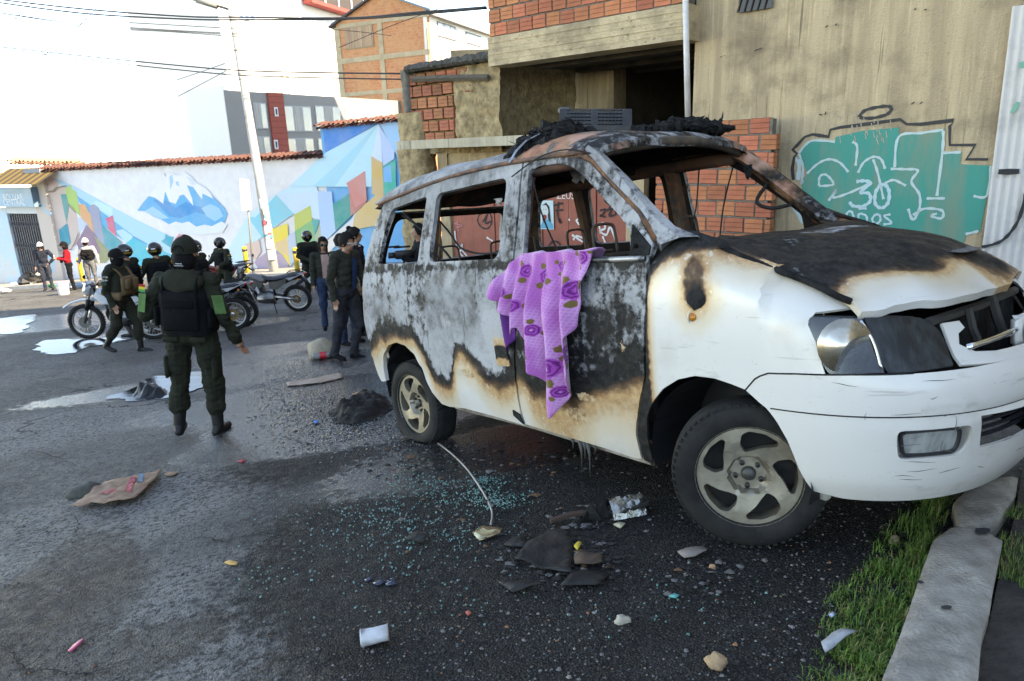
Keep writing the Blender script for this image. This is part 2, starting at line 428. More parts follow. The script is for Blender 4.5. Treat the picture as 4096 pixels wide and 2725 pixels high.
def build_ground():
 xs=sorted(set([round(v,3)for v in list(np.arange(-6,5,.12))+list(np.arange(-30,-6,.6))+list(np.arange(5,16,.5))+[-120,-80,-55,-40,20,30,45,70,120,200,-200]]))
 ys=sorted(set([round(v,3)for v in list(np.arange(.6,11,.12))+list(np.arange(11,40,.5))+[-60,-30,-15,-8,-4,-2,-1,0,45,55,70,90,120,180,300]]))
 vs_=[];at_={'soot':[],'wet':[],'dust':[],'brown':[]}
 for y in ys:
  for x in xs:
   near=abs(x)<7 and 0<y<12
   vs_.append((x,y,gz(x,y)+(.006*nz(x*1.3,y*1.3)+.004*nz(x*4,y*4)if near else 0)))
   for k,L in(('soot',_so),('wet',_we),('dust',_du),('brown',_br)):at_[k].append(field(L,x,y))
 c=len(xs);fs=[(i*c+j,i*c+j+1,(i+1)*c+j+1,(i+1)*c+j)for i in range(len(ys)-1)for j in range(c-1)]
 o=mesh('road',vs_,fs,MAT_ASPHALT,smooth=True);o['kind']='structure'
 for k,v in at_.items():
  a=o.data.attributes.new(k,'FLOAT','POINT');a.data.foreach_set('value',v)
build_ground()
MAT_WATER=M('puddle_water',(.02,.022,.025),.03,spec=.9,bump=.12,bscale=9,r2=.16,scale=3)
def puddle(pts,name='puddle'):
 poly=[gd(*p,.006)for p in pts];c=sum(poly,V(0,0,0))/len(poly);z=c.z
 P=smooth_line([(p.x,p.y)for p in poly]+[(poly[0].x,poly[0].y)],6)[:-1]
 P=[Vector((p.x+.22*nz(p.x*2,p.y*2,3)+.10*nz(p.x*5,p.y*5)+.03*nz(p.x*18,p.y*18),p.y+.10*nz(p.x*5,p.y*5,5)+.03*nz(p.x*18,p.y*18,7)))for p in resample(P,.04)]
 vo,F=cdt(P,(),.3)
 o=mesh(name,[(p.x,p.y,gz(p.x,p.y)+.012)for p in vo],F,MAT_WATER,smooth=True);o['kind']='structure';o.data.normals_split_custom_set_from_vertices([(0,0,1)]*len(o.data.vertices))
puddle([(258,918),(300,895),(340,872),(400,862),(470,858),(468,890),(420,912),(350,920),(300,924)])
puddle([(-20,738),(40,728),(80,726),(70,748),(40,768),(-20,765)])
puddle([(80,800),(110,784),(190,782),(260,778),(300,784),(215,798),(160,814),(100,814)])
def road_crack(pts,w_):
 P=smooth_line([(gd(*p).x,gd(*p).y)for p in pts],8);L_,R_=[],[]
 for i,p in enumerate(P):
  d=(P[min(i+1,len(P)-1)]-P[max(i-1,0)]).normalized();q=Vector((-d.y,d.x));s_=w_*(.35+.9*abs(nz(i*.45,w_*99)))*(1-(2*i/len(P)-1)**4);c=p+q*.018*nz(i*.6,7)
  L_.append((c+q*s_));R_.append((c-q*s_))
 o=mesh('road_crack',[(p.x,p.y,gz(p.x,p.y)+.010)for p in L_+R_],[(i,i+1,len(P)+i+1,len(P)+i)for i in range(len(P)-1)],CRK);o['kind']='structure'
CRK=M('crack_dirt',(.014,.013,.012),.95)
for pts,w_ in(([(-10,1486),(25,1500),(45,1530),(75,1548),(120,1545),(165,1556),(230,1548),(300,1530)],.010),([(168,1182),(130,1205),(100,1222),(60,1227),(10,1245)],.007),([(170,1186),(182,1212),(165,1235),(120,1250),(60,1252)],.006),([(420,1255),(470,1240),(520,1250),(600,1230),(660,1240)],.006),([(480,1330),(540,1318),(600,1332),(640,1322)],.005),([(610,1020),(660,1010),(720,1025),(800,1015)],.008),([(40,900),(120,890),(200,902),(260,895)],.010),([(0,1050),(80,1040),(150,1058),(240,1045)],.008)):
 road_crack(pts,w_)
 # -------------------------------- unfinished concrete and brick building behind the van
W1=Wall(at(*D(1134,300),11.75),at(*D(1590,300),9.4))
def concrete_mat(name,base,base2,dark,vert=True):
 m=bpy.data.materials.new(name);m.use_nodes=True;t=m.node_tree;b=t.nodes['Principled BSDF'];L=t.links.new
 tc=_n(t,'ShaderNodeTexCoord');P=tc.outputs['Object']
 def nzn(s,d,st):
  mp=_n(t,'ShaderNodeMapping');mp.inputs['Scale'].default_value=st;L(P,mp.inputs[0])
  n=_n(t,'ShaderNodeTexNoise');n.inputs['Scale'].default_value=s;n.inputs['Detail'].default_value=d;n.inputs['Roughness'].default_value=.62;L(mp.outputs[0],n.inputs[0]);return n.outputs[0]
 def mr(x,a,c,lo=0,hi=1):
  n=_n(t,'ShaderNodeMapRange');n.interpolation_type='SMOOTHSTEP'
  for i,v in enumerate((a,c,lo,hi)):n.inputs[i+1].default_value=v
  L(x,n.inputs[0]);return n.outputs[0]
 def mix(f,a,c):
  n=_n(t,'ShaderNodeMix',data_type='RGBA');L(f,n.inputs[0])
  for i,v in((6,a),(7,c)):
   if isinstance(v,tuple):n.inputs[i].default_value=(*v,1)
   else:L(v,n.inputs[i])
  return n.outputs[2]
 st=(1,1,.06)if vert else(.08,1,1)
 streak=nzn(7,6,st);streak2=nzn(22,5,st);blot=nzn(1.2,7,(1,1,1));fine=nzn(45,4,(1,1,1))
 c=mix(mr(streak,.38,.62),base,base2)
 c=mix(mr(streak2,.55,.72,0,.45),c,tuple(min(1,k*1.45)for k in base))
 c=mix(mr(blot,.48,.68,0,.75),c,dark);c=mix(mr(nzn(16,4,(1,1,.035)if vert else(.04,1,1)),.60,.70,0,.7),c,tuple(k*.6 for k in dark))
 c=mix(mr(fine,.58,.72,0,.5),c,dark)
 L(c,b.inputs['Base Color']);b.inputs['Roughness'].default_value=.88
 bp=_n(t,'ShaderNodeBump');bp.inputs['Strength'].default_value=.6;bp.inputs['Distance'].default_value=.02
 a=_n(t,'ShaderNodeMath',operation='ADD');L(streak2,a.inputs[0]);L(fine,a.inputs[1]);L(a.outputs[0],bp.inputs['Height']);L(bp.outputs[0],b.inputs['Normal'])
 return m
MAT_CONC=concrete_mat('board_marked_concrete',(.58,.435,.265),(.44,.325,.20),(.20,.15,.095))
MAT_CONCB=concrete_mat('beam_concrete',(.60,.46,.285),(.48,.37,.23),(.25,.19,.12),False)
MAT_ADOBE=M('rough_adobe',(.46,.335,.18),.95,col2=(.21,.15,.08),scale=7,bump=1.8,bscale=16,detail=9)
MAT_SLABC=concrete_mat('slab_concrete',(.52,.45,.33),(.44,.38,.27),(.28,.24,.17))
MAT_DARKIN=M('dark_bay_surface',(.10,.08,.055),.95,col2=(.05,.04,.03),scale=3)  # one dark brown for the bay ceiling and inner walls
MAT_MORTAR=M('mortar',(.22,.20,.165),.95,col2=(.15,.135,.11),scale=14,bump=.8,bscale=50)
def brick_mat(name,c1,c2,rand=.22):
 m=M(name,c1,.85,col2=c2,scale=9,rand=rand);t=m.node_tree;b=t.nodes['Principled BSDF'];L=t.links.new
 tc=_n(t,'ShaderNodeTexCoord');sp=_n(t,'ShaderNodeSeparateXYZ');L(tc.outputs['Object'],sp.inputs[0])
 a=_n(t,'ShaderNodeMath',operation='MULTIPLY');a.inputs[1].default_value=3.0/.18;L(sp.outputs[2],a.inputs[0])
 ad=_n(t,'ShaderNodeMath',operation='ADD');ad.inputs[1].default_value=.5;L(a.outputs[0],ad.inputs[0])
 f=_n(t,'ShaderNodeMath',operation='FRACT');L(ad.outputs[0],f.inputs[0]);s=_n(t,'ShaderNodeMath',operation='SUBTRACT');s.inputs[1].default_value=.5;L(f.outputs[0],s.inputs[0])
 ab=_n(t,'ShaderNodeMath',operation='ABSOLUTE');L(s.outputs[0],ab.inputs[0])
 g=_n(t,'ShaderNodeMapRange');g.inputs[1].default_value=.42;g.inputs[2].default_value=.48;L(ab.outputs[0],g.inputs[0])
 nzt=_n(t,'ShaderNodeTexNoise');nzt.inputs['Scale'].default_value=60;L(tc.outputs['Object'],nzt.inputs[0])
 h=_n(t,'ShaderNodeMath',operation='MULTIPLY_ADD');h.inputs[1].default_value=.35;L(nzt.outputs[0],h.inputs[0])
 iv=_n(t,'ShaderNodeMath',operation='MULTIPLY');iv.inputs[1].default_value=-1;L(g.outputs[0],iv.inputs[0]);L(iv.outputs[0],h.inputs[2])
 bp=_n(t,'ShaderNodeBump');bp.inputs['Strength'].default_value=.9;bp.inputs['Distance'].default_value=.008;L(h.outputs[0],bp.inputs['Height']);L(bp.outputs[0],b.inputs['Normal'])
 src=b.inputs['Base Color'].links[0].from_socket
 mx=_n(t,'ShaderNodeMix',data_type='RGBA');mx.blend_type='MULTIPLY';k=_n(t,'ShaderNodeMath',operation='MULTIPLY');k.inputs[1].default_value=.55;L(g.outputs[0],k.inputs[0]);L(k.outputs[0],mx.inputs[0]);L(src,mx.inputs[6]);mx.inputs[7].default_value=(.45,.35,.3,1);L(mx.outputs[2],b.inputs['Base Color'])
 return m
MAT_BRICK=brick_mat('hollow_brick',(.56,.19,.09),(.45,.145,.07))
MAT_BRICKOLD=brick_mat('old_hollow_brick',(.44,.15,.075),(.30,.105,.055),.3)
_bm={}
def brick_mesh(mat,w,h=.18,d=.12):
 k=(mat.name,round(w,2));
 if k in _bm:return _bm[k]
 mb=MB().bbox((0,0,0),(w,d,h),.006);o=mb.build('brick',mat);me=o.data;bpy.data.objects.remove(o);_bm[k]=me;return me
def brick(parent,wall,u,z,off,w,mat,tilt=0):
 o=bpy.data.objects.new('brick',brick_mesh(mat,w));COL.objects.link(o);o.parent=parent
 m=wall.mat4(u,z,off)
 mm=Matrix.Identity(4)
 for k in range(3):mm[k][0]=wall.e[k];mm[k][1]=-wall.n[k];mm[k][2]=(0,0,1)[k];mm[k][3]=m[k][3]
 o.matrix_local=mwof(parent).inverted()@mm@Matrix.Rotation(tilt,4,'Y')@Matrix.Rotation(rnd.uniform(-.012,.012),4,'Z')
 return o
def bond(parent,wall,edge_l,edge_r,z0,rows,off,mat,pitch=.2,bw=.24,joint=.018,slope=0,skip=None,phase=0):
 """rows of single bricks between two side edges (functions of z)"""
 for r in range(rows):
  zc=z0+(r+.5)*pitch;l,rr=edge_l(zc),edge_r(zc);x=l+(0 if(r+phase)%2 else-.125)
  while x<rr-.04:
   a,b=max(x,l),min(x+bw,rr)
   if b-a>.05:
    wq=round((b-a)*25)/25
    if abs(b-a-bw)<.02:wq=bw
    if not(skip and skip((a+b)/2,zc)):
     brick(parent,wall,(a+b)/2,zc+slope*((a+b)/2)+rnd.uniform(-.005,.005),off+rnd.uniform(-.006,.008),min(wq,b-a),mat,rnd.uniform(-.012,.012))
   x+=bw+joint
def build_concrete():
 g=gz(*W1.pt(2,0)[:2])
 zb=-1.9
 root=empty('concrete_building',W1.pt(W1.len,zb),label='unfinished concrete and brick building with an open dark bay behind the van',cat='building')
 uR=W1.hitd(2345,300).x+3.0;uL=W1.hitd(1597,180).x;ztop=9.0
 mb=MB();W1.slab(mb,uL,uR,zb,ztop,-.3,0);mb.build('wall',MAT_CONC,root,world=True)
 u2=W1.hitd(1806,300).x
 mb=MB();W1.slab(mb,u2-.03,uR,zb,ztop,.003,.035);o=mb.build('wall_panel',MAT_CONC,root,world=True)
 a=W1.hitd(1700,30,.04);b2=W1.hitd(1782,-60,.04)
 mb=MB();W1.slab(mb,a.x,b2.x,a.y,b2.y,.036,.045);f=mb.build('window',M('dark_pane',(.012,.013,.015),.25),root,world=True)
 mb=MB()
 for i in range(5):
  u=a.x+(b2.x-a.x)*(i+.5)/5;mb.tube([W1.pt(u-.05,a.y,.06),W1.pt(u+.05,b2.y,.06)],.008,5)
 mb.build('grille',M('rust_bars',(.08,.05,.035),.8),f,world=True)
 tl,tr=W1.hitd(1122,86,.35),W1.hitd(1605,5,.35);bl,br=W1.hitd(1122,152,.35),W1.hitd(1597,90,.35)
 zt=(tl.y+tr.y)/2;z0=(bl.y+br.y)/2
 mb=MB();W1.slab(mb,tl.x,uL+.06,z0,zt,-.1,.35);bm_=mb.build('beam',MAT_CONCB,root,world=True)
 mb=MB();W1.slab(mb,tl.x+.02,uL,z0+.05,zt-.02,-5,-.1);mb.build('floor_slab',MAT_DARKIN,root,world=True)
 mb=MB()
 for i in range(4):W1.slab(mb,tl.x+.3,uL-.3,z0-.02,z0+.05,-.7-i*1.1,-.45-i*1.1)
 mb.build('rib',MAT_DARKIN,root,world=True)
 for k in range(4):
  z=z0+(zt-z0)*(k+1)/5;mb=MB();W1.slab(mb,tl.x-.004,uL+.04,z-.006,z+.006,.35,.356+.004*(k%2));mb.build('board_ridge',MAT_CONCB,bm_,world=True)
 mb=MB();W1.slab(mb,tl.x+.02,uL,zt,ztop,.05,.295);bw=mb.build('upper_wall',MAT_MORTAR,root,world=True)
 bond(bw,W1,lambda z:tl.x,lambda z:uL,zt+.01,7,.25,MAT_BRICK,skip=lambda u,z:False)
 mb=MB();W1.slab(mb,tl.x+.03,uR,zt+.05,ztop-.1,-15,-.31);mb.build('rear_shade_block',MAT_MORTAR,root,world=True)  # unseen block added behind the wall so its shadow covers the street
 pl,pr=W1.hitd(1318,200),W1.hitd(1412,200)
 pl,pr=W1.hitd(1312,250,-2.0),W1.hitd(1412,250,-2.0)
 mb=MB();W1.slab(mb,pl.x,pr.x,zb,z0+.05,-2.4,-2.0);mb.build('pillar',MAT_CONC,root,world=True)
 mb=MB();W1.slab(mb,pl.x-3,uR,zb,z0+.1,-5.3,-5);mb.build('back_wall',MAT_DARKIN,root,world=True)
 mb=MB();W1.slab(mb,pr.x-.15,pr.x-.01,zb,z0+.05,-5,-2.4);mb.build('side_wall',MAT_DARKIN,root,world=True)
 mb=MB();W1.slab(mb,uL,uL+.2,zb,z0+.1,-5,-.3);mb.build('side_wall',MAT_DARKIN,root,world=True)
 d0,d1=W1.hitd(1036,500),W1.hitd(1437,500);dz=W1.hitd(1250,392).y
 MAT_RED=M('oxide_red_steel',(.36,.09,.055),.6,col2=(.28,.07,.045),scale=4,bump=.25,bscale=12)
 n=7;wdt=(d1.x-d0.x)/n
 dr=None
 for i in range(n):
  mb=MB();W1.slab(mb,d0.x+i*wdt+.008,d0.x+(i+1)*wdt-.008,zb+.05,dz,-.12+(.012 if i%2 else 0),-.06+(.012 if i%2 else 0));o=mb.build('door_panel',MAT_RED,root,world=True)
  if dr is None:dr=o
 mb=MB();W1.slab(mb,d0.x-.05,d1.x+.05,zb,dz+.02,-.2,-.125);mb.build('door_backing',M('dark_red',(.08,.025,.02),.8),root,world=True)
 mb=MB();W1.slab(mb,d0.x-.28,d0.x-.02,zb,dz+.35,-.15,-.02);mb.build('door_post',MAT_CONC,root,world=True)
 mb=MB();W1.slab(mb,d1.x+.02,d1.x+.32,zb,dz+.35,-.15,-.015);mb.build('door_post',MAT_CONC,root,world=True)
 mb=MB();W1.slab(mb,d0.x-.28,d1.x+.32,dz,dz+.35,-.19,-.05);mb.build('lintel',MAT_CONC,root,world=True)
 offp=-.043
 black=flat('black_spray',(.03,.025,.03));white=flat('white_spray',(.75,.72,.70));pink=flat('pink_chalk',(.55,.25,.28))
 G_=lambda x,y:W1.hit(1400+.5102*x,450+.5102*y,offp)
 mb=MB()
 for pts in([(1020,800),(1060,770),(1100,800),(1110,860),(1080,910),(1030,900),(1000,850),(1015,800)],[(1040,860),(1075,800),(1060,870),(1110,850)],[(2040,640),(2010,650),(2000,700),(2050,710)],[(2020,720),(2090,700)],[(2030,760),(2045,720)],[(2060,760),(2070,715)],[(1960,770),(2000,760),(1980,800),(1960,810),(2000,820)],[(2010,770),(2050,760),(2030,810),(2080,800),(2080,770)],[(1600,730),(1665,710)],[(1610,770),(1665,765)],[(1635,700),(1625,800),(1650,870),(1640,830)],[(1550,1060),(1590,1010),(1640,1030),(1660,1090)]):
  W1.stroke(mb,smooth_line([G_(*p)for p in pts]),.03,offp,0)
 for pts in([(1950,870),(1965,950)],[(1945,880),(1985,870),(2000,910),(1960,930),(2010,960),(2040,900),(2080,1000)],[(1800,830),(1775,850),(1800,880)],[(1740,960),(1800,1000),(1850,1030)],[(1750,1000),(1780,970),(1860,1000)],[(1980,970),(2000,1020)],[(1715,835),(1722,850)],[(820,930),(830,1010),(850,1060),(830,1030),(880,1060),(860,1100),(900,1140)],[(880,1030),(880,1080),(920,1130),(945,1165)],[(1410,1000),(1440,950),(1430,1040)],[(1990,1078),(2040,1078)],[(1470,1030),(1490,1030)],[(1070,980),(1120,1010)]):
  W1.stroke(mb,smooth_line([G_(*p)for p in pts]),.032,offp,1)
 for pts in([(770,840),(790,870),(760,860)],[(820,870),(880,890),(830,900)],[(840,850),(850,930)]):
  W1.stroke(mb,smooth_line([G_(*p)for p in pts]),.014,offp,2)
 mb.build('graffiti',[black,white,pink],dr,world=True)
 text_mesh('painted_number','ZEUS',.16,white,dr,W1.mat4(*G_(1690,655),offp))
 p0,p1=G_(1415,690),G_(1598,918);po=offp+.004
 mb=MB();Pp=[(p0.x+.02,p0.y),(p1.x,p0.y+.01),(p1.x+.005,p1.y),(p0.x,p1.y-.01),(p0.x+.015,(p0.y+p1.y)/2)]
 W1.poly(mb,Pp,po);poster=mb.build('poster',M('poster_paper',(.42,.62,.66),.8,col2=(.62,.72,.74),scale=5),None)
 tag(poster,'pale blue portrait poster with a torn red blotch pasted on the red doors','poster')
 cx,cy,sx_,sy_=(p0.x+p1.x)/2,(p0.y+p1.y)/2,(p1.x-p0.x),(p0.y-p1.y)
 el=lambda ux,uy,rx,ry,n=14:[(cx+sx_*(ux+rx*math.cos(2*math.pi*i/n)),cy+sy_*(uy+ry*math.sin(2*math.pi*i/n)))for i in range(n)]
 mb=MB();mb.cm=0
 W1.poly(mb,[(cx+sx_*a,cy+sy_*b)for a,b in((.02,.1),(.05,.36),(.2,.44),(.34,.3),(.40,-.28),(.30,-.35),(.26,0))],po+.003,0)
 W1.poly(mb,el(.14,.14,.15,.22),po+.005,1)
 W1.poly(mb,[(cx+sx_*a,cy+sy_*b)for a,b in((-.1,-.48),(.05,-.2),(.25,-.15),(.45,-.3),(.48,-.48))],po+.006,2)
 W1.poly(mb,[(cx+sx_*a,cy+sy_*b)for a,b in((.02,-.05),(.1,.02),(.2,.0),(.22,-.08),(.1,-.28),(.04,-.2))],po+.009,3)
 for ux in(.08,.2):W1.poly(mb,el(ux,.2,.022,.012,8),po+.008,0)
 mb.build('portrait',[flat('poster_hair',(.03,.035,.045)),flat('poster_skin',(.62,.66,.66)),flat('poster_blue',(.10,.38,.55)),flat('poster_red',(.30,.04,.03))],poster)
 Q=lambda x,y:W1.hit(2600+.6377*x,.6377*y,.042)
 off=.041
 mb=MB()
 big=[(935,960),(1010,885),(1160,890),(1165,860),(1340,820),(1560,800),(1565,855),(1850,810),(1825,950),(1955,955),(1945,1030),(2140,1040),(2115,1230),(2070,1450),(1980,1480),(1960,1560),(1050,1560),(1000,1440),(960,1300),(950,1150),(985,1090)]
 teal=M('teal_spray',(.028,.29,.225),.75,col2=(.17,.27,.19),scale=4.5,stretch=(1,1,.22),lo=.46,hi=.66)
 W1.poly(mb,[Q(*p)for p in big],off,0)
 for i in range(40):
  x=1160+rnd.random()*360;y=700+rnd.random()*180;l=12+rnd.random()*40
  W1.stroke(mb,[Q(x,y),Q(x+6,y+l)],.008,off+.004,2)
 for pts in([(985,1090),(1050,1030),(1120,1000),(1190,1020),(1245,1080)],[(1060,1165),(1065,1110),(1100,1095),(1140,1130),(1145,1160),(1060,1168)],[(1120,1260),(1170,1190),(1150,1240),(1250,1210),(1380,1150)],[(1270,890),(1300,920),(1290,1040)],[(1305,1085),(1340,1020),(1400,985),(1450,1000),(1475,1060)],[(1400,1000),(1430,1090),(1465,1250)],[(1475,1150),(1530,1130),(1605,1165)],[(1510,1060),(1600,1062),(1680,1070),(1640,1140),(1690,1220),(1690,1310),(1650,1380),(1620,1310)],[(1650,1350),(1720,1310),(1830,1320),(1830,1370),(1765,1355),(1800,1340)],[(1535,1050),(1560,860),(1700,835),(1840,815)],[(1840,820),(1835,950),(1800,1230)],[(1840,960),(1950,955)],[(2140,1040),(2115,1225),(2030,1230)],[(1980,1470),(2060,1450)],[(935,960),(1010,885),(1160,890)],[(935,965),(960,1050),(950,1150),(960,1130)],[(1735,1245),(1850,1245)]):
  W1.stroke(mb,smooth_line([Q(*p)for p in pts],6),.026,off+.003,1)
 for pts in([(1295,1140),(1345,1135),(1385,1150),(1320,1205),(1375,1215),(1380,1265),(1330,1295),(1270,1290),(1255,1265)],[(1445,1160),(1415,1210),(1415,1280),(1455,1305),(1495,1270),(1500,1200),(1475,1160),(1440,1165)]):
  W1.stroke(mb,smooth_line([Q(*p)for p in pts],6),.036,off+.006,3)
 for pts in([(1240,1380),(1235,1340),(1260,1325),(1275,1350),(1278,1390),(1240,1375)],[(1310,1400),(1310,1345),(1340,1345),(1360,1360),(1362,1405)],[(1310,1310),(1360,1308)],[(1415,1345),(1395,1375),(1415,1405),(1445,1385),(1440,1350),(1415,1345)],[(1510,1345),(1470,1355),(1500,1380),(1515,1400),(1465,1408)]):
  W1.stroke(mb,smooth_line([Q(*p)for p in pts],5),.024,off+.006,3)
 for pts in([(900,1130),(893,1060),(905,985),(922,965),(895,940),(920,915),(970,860),(1020,843),(1060,850),(1120,858),(1130,815),(1190,800),(1350,780),(1570,750),(1610,780),(1700,780),(1905,755),(1880,790),(1880,910),(2040,910),(1985,1000),(2120,1000)],):
  W1.stroke(mb,[Q(*p)for p in pts],.034,off+.003,4)
 W1.stroke(mb,smooth_line([Q(*p)for p in[(1310,735),(1345,695),(1430,672),(1500,668),(1512,690),(1480,720),(1390,742),(1315,738)]],5),.034,off+.003,4)
 for pts in([(905,1000),(935,1020),(930,1130)],[(900,1290),(960,1390),(1010,1420)],[(975,1440),(1000,1560)]):W1.stroke(mb,smooth_line([Q(*p)for p in pts]),.05,off+.002,1)
 mb.build('graffiti',[teal,flat('white_line_spray',(.52,.64,.62)),flat('scraped_cream',(.45,.40,.30)),flat('pale_blue_spray',(.48,.66,.68)),flat('grey_black_spray',(.05,.048,.045))],root,world=True)
 mb=MB()
 for x,y,dx,dy in((655,318,35,-6),(682,308,28,-4),(440,357,20,0),(465,350,15,0),(1060,718,30,4),(1095,718,18,-16),(1110,160,3,14),(1168,150,4,12),(1655,640,-8,14),(1705,640,-2,10),(1665,55,0,8),(1730,58,0,8)):
  a=W1.hit(2600+.6377*x,.6377*y,.04);b_=W1.hit(2600+.6377*(x+dx),.6377*(y+dy),.04);mb.tube([W1.pt(a.x,a.y,.03),W1.pt(b_.x,b_.y,.09)],.006,5)
 mb.build('tie_wire',M('rusty_wire',(.05,.035,.03),.8),root,world=True)
 a=W1.hitd(1573,-60,.5);b_=W1.hitd(1580,276,.5)
 mb=MB();mb.tube([W1.pt(a.x,a.y,.46),W1.pt(b_.x,b_.y,.46)],.038,12);o=mb.build('drain_pipe',M('white_pvc',(.72,.68,.64),.45),None,smooth=True)
 tag(o,'white vertical plastic drain pipe in front of the dark bay','pipe')
build_concrete()
def build_infill():
 off=.42
 tr=W1.hitd(1792,267,off);tl=W1.hitd(1512,284,off);zb=-1.7
 root=empty('brick_wall',W1.pt(tl.x,zb,off),label='low wall of orange hollow bricks between the dark bay and the graffiti',cat='wall')
 l=tl.x;er=lambda z:tr.x-.03*((int(z/.2)%2))+.02*math.sin(z*13)
 top=(tr.y+tl.y)/2
 rows=14;z0=top-rows*.2
 mb=MB();W1.slab(mb,l+.01,tr.x-.07,zb,top-.02,off-.13,off-.012);mb.build('mortar_core',MAT_MORTAR,root,world=True)
 sl=(tr.y-tl.y)/(tr.x-tl.x)*.6
 bond(root,W1,lambda z:l,er,z0-sl*(l+tr.x)/2,rows,off-.06,MAT_BRICK,slope=sl)
 a,b_=W1.hitd(1418,300,off),W1.hitd(1512,286,off)
 mb=MB();W1.slab(mb,a.x-.6,b_.x,a.y-.12,a.y,off-.3,off-.05);mb.build('ledge',MAT_SLABC,root,world=True)
build_infill()
def build_adobe():
 off=.05;zb=-2.2
 Q=lambda x,y,o=off:W1.hit(1550+.5303*x,.5303*y,o)
 root=empty('adobe_wall',W1.pt(Q(120,700).x,zb),label='crumbling adobe and brick wall with a thin concrete canopy above the doors',cat='wall')
 tl=Q(120,545);tr=Q(1420,545);lo=Q(500,1070).y
 u0,u1,z1=tl.x+.12,Q(850,545).x,tl.y
 nu,nzv=60,44
 rows=[]
 for j in range(nzv+1):
  z=lo-.2+(z1-lo+.2)*j/nzv;row=[]
  for i in range(nu+1):
   u=u0+(u1-u0)*i/nu
   d=.05*nz(u*2.2,z*2.2)+.045*nz(u*6,z*6,3)+.02*nz(u*15,z*15,6)
   if Q(500,700).x>u:d=-.09
   back=-2.0*sst(Q(560,700).x,u1,u)if False else 0
   row.append(W1.pt(u,z,off+.02+d))
  rows.append(row)
 mb=MB();mb.sheet(rows);o=mb.build('adobe_render',MAT_ADOBE,root,smooth=True,world=True)
 rows=[]
 for jj in range(41):
  row=[]
  for i in range(61):
   t=i/60;px,py=1550+.5303*(845+590*t),.5303*700;of=-.0-2.05*t**.8;u=W1.hit(px,py,of).x;z=lo-.2+(z1+.45*t-lo+.2)*jj/40;d=.05*nz(u*2.2,z*2.2)+.045*nz(t*14,z*6,3)+.02*nz(t*34,z*15,6);row.append(W1.pt(u,z,of+.05+d))
  rows.append(row)
 mb=MB();mb.sheet(rows);mb.build('adobe_render',MAT_ADOBE,root,smooth=True,world=True)
 mb=MB();W1.slab(mb,u0,u1-.35,lo-.2,z1,-.3,-.08);mb.build('core',MAT_MORTAR,root,world=True)
 ub=Q(160,700).x;ue=Q(497,700).x;zt=Q(300,605).y
 def skip(u,z):return(z<Q(300,920).y and u<Q(265,900).x)or z<lo-.05
 bond(root,W1,lambda z:ub,lambda z:ue+(.5 if z>Q(300,730).y else 0),lo-.02,int((zt-lo)/.205)+1,off-.03,MAT_BRICKOLD,.205,joint=.03,skip=skip)
 def lump(name,ua,ub_,za,zb_,mat,k=.06,seed=0):
  rows=[]
  for j in range(29):
   z=za+(zb_-za)*j/28;ring=[]
   for i in range(24):
    a=2*math.pi*i/24;cx=(ua+ub_)/2;hx=(ub_-ua)/2;hy=.22
    c,s_=math.cos(a),math.sin(a);p=(abs(c)**4+abs(s_)**4)**-.25
    d=1+k*4*nz(c*1.5+seed,s_*1.5,z*3)+k*2*nz(c*4+seed,s_*4,z*8)
    ring.append(W1.pt(cx+hx*c*p*d,z,-.12+off+hy*s_*p*d))
   rows.append(ring+[ring[0]])
  mb=MB();mb.sheet(rows);mb.add(rows[-1][:-1],[tuple(range(24))]);return mb.build(name,mat,root,smooth=True,world=True)
 a,b_=Q(65,900,.1),Q(262,900,.1);lump('broken_pillar',a.x,b_.x,zb,Q(150,855).y,MAT_ADOBE,.035,3)
 lump('broken_pillar',tl.x,Q(165,600).x+.03,Q(150,850).y,tl.y+.02,MAT_MORTAR,.03,9)
 cl,cr=Q(118,530,.25),Q(850,520,.25)
 rows=[]
 for(dz,of)in((0,-.4),(.09,-.35),(.11,.1),(.06,.22),(0,.25),(-.04,.2),(-.04,-.3)):
  rows.append([W1.pt(cl.x+(Q(860,530).x-cl.x)*i/40,tl.y+dz+.03*nz(i*.7,of*5,1),of+.03*nz(i*.8,dz*9,4))for i in range(41)])
 mb=MB();mb.sheet(rows);mb.build('cap_slab',M('black_lichen_concrete',(.10,.09,.07),.95,col2=(.045,.04,.035),scale=9,bump=1,bscale=30),root,smooth=False,world=True)
 mb=MB();p,q_=Q(190,600,.15),Q(760,585,.12);mb.tube([W1.pt(p.x,p.y,.16),W1.pt((p.x+q_.x)/2,(p.y+q_.y)/2+.01,.15),W1.pt(q_.x,q_.y,.12)],.05,4);mb.build('timber',M('weathered_wood',(.16,.135,.10),.9,col2=(.09,.075,.06),scale=12,stretch=(1,1,4)),root,world=True)
 sl_,sr_=W1.hitd(914,352,.9),W1.hitd(1330,310,.9);zc=W1.hitd(1050,335,.9).y
 mb=MB();W1.slab(mb,sl_.x,sr_.x,zc-.03,zc+.11,-.1,.9);mb.build('canopy',MAT_SLABC,root,world=True)
 a,b_=W1.hitd(925,450,.05),W1.hitd(966,450,.05);lump('gate_pillar',a.x,b_.x,zb,zc-.03,MAT_ADOBE,.04,21)
 p=at(1886,246,13.4);mb=MB();mb.box((p.x,p.y,p.z-.2),(.75,.6,.75));o=mb.build('concrete_block',MAT_CONC,None);tag(o,'small square concrete stub rising behind the lichen-black wall top','block')
build_adobe()
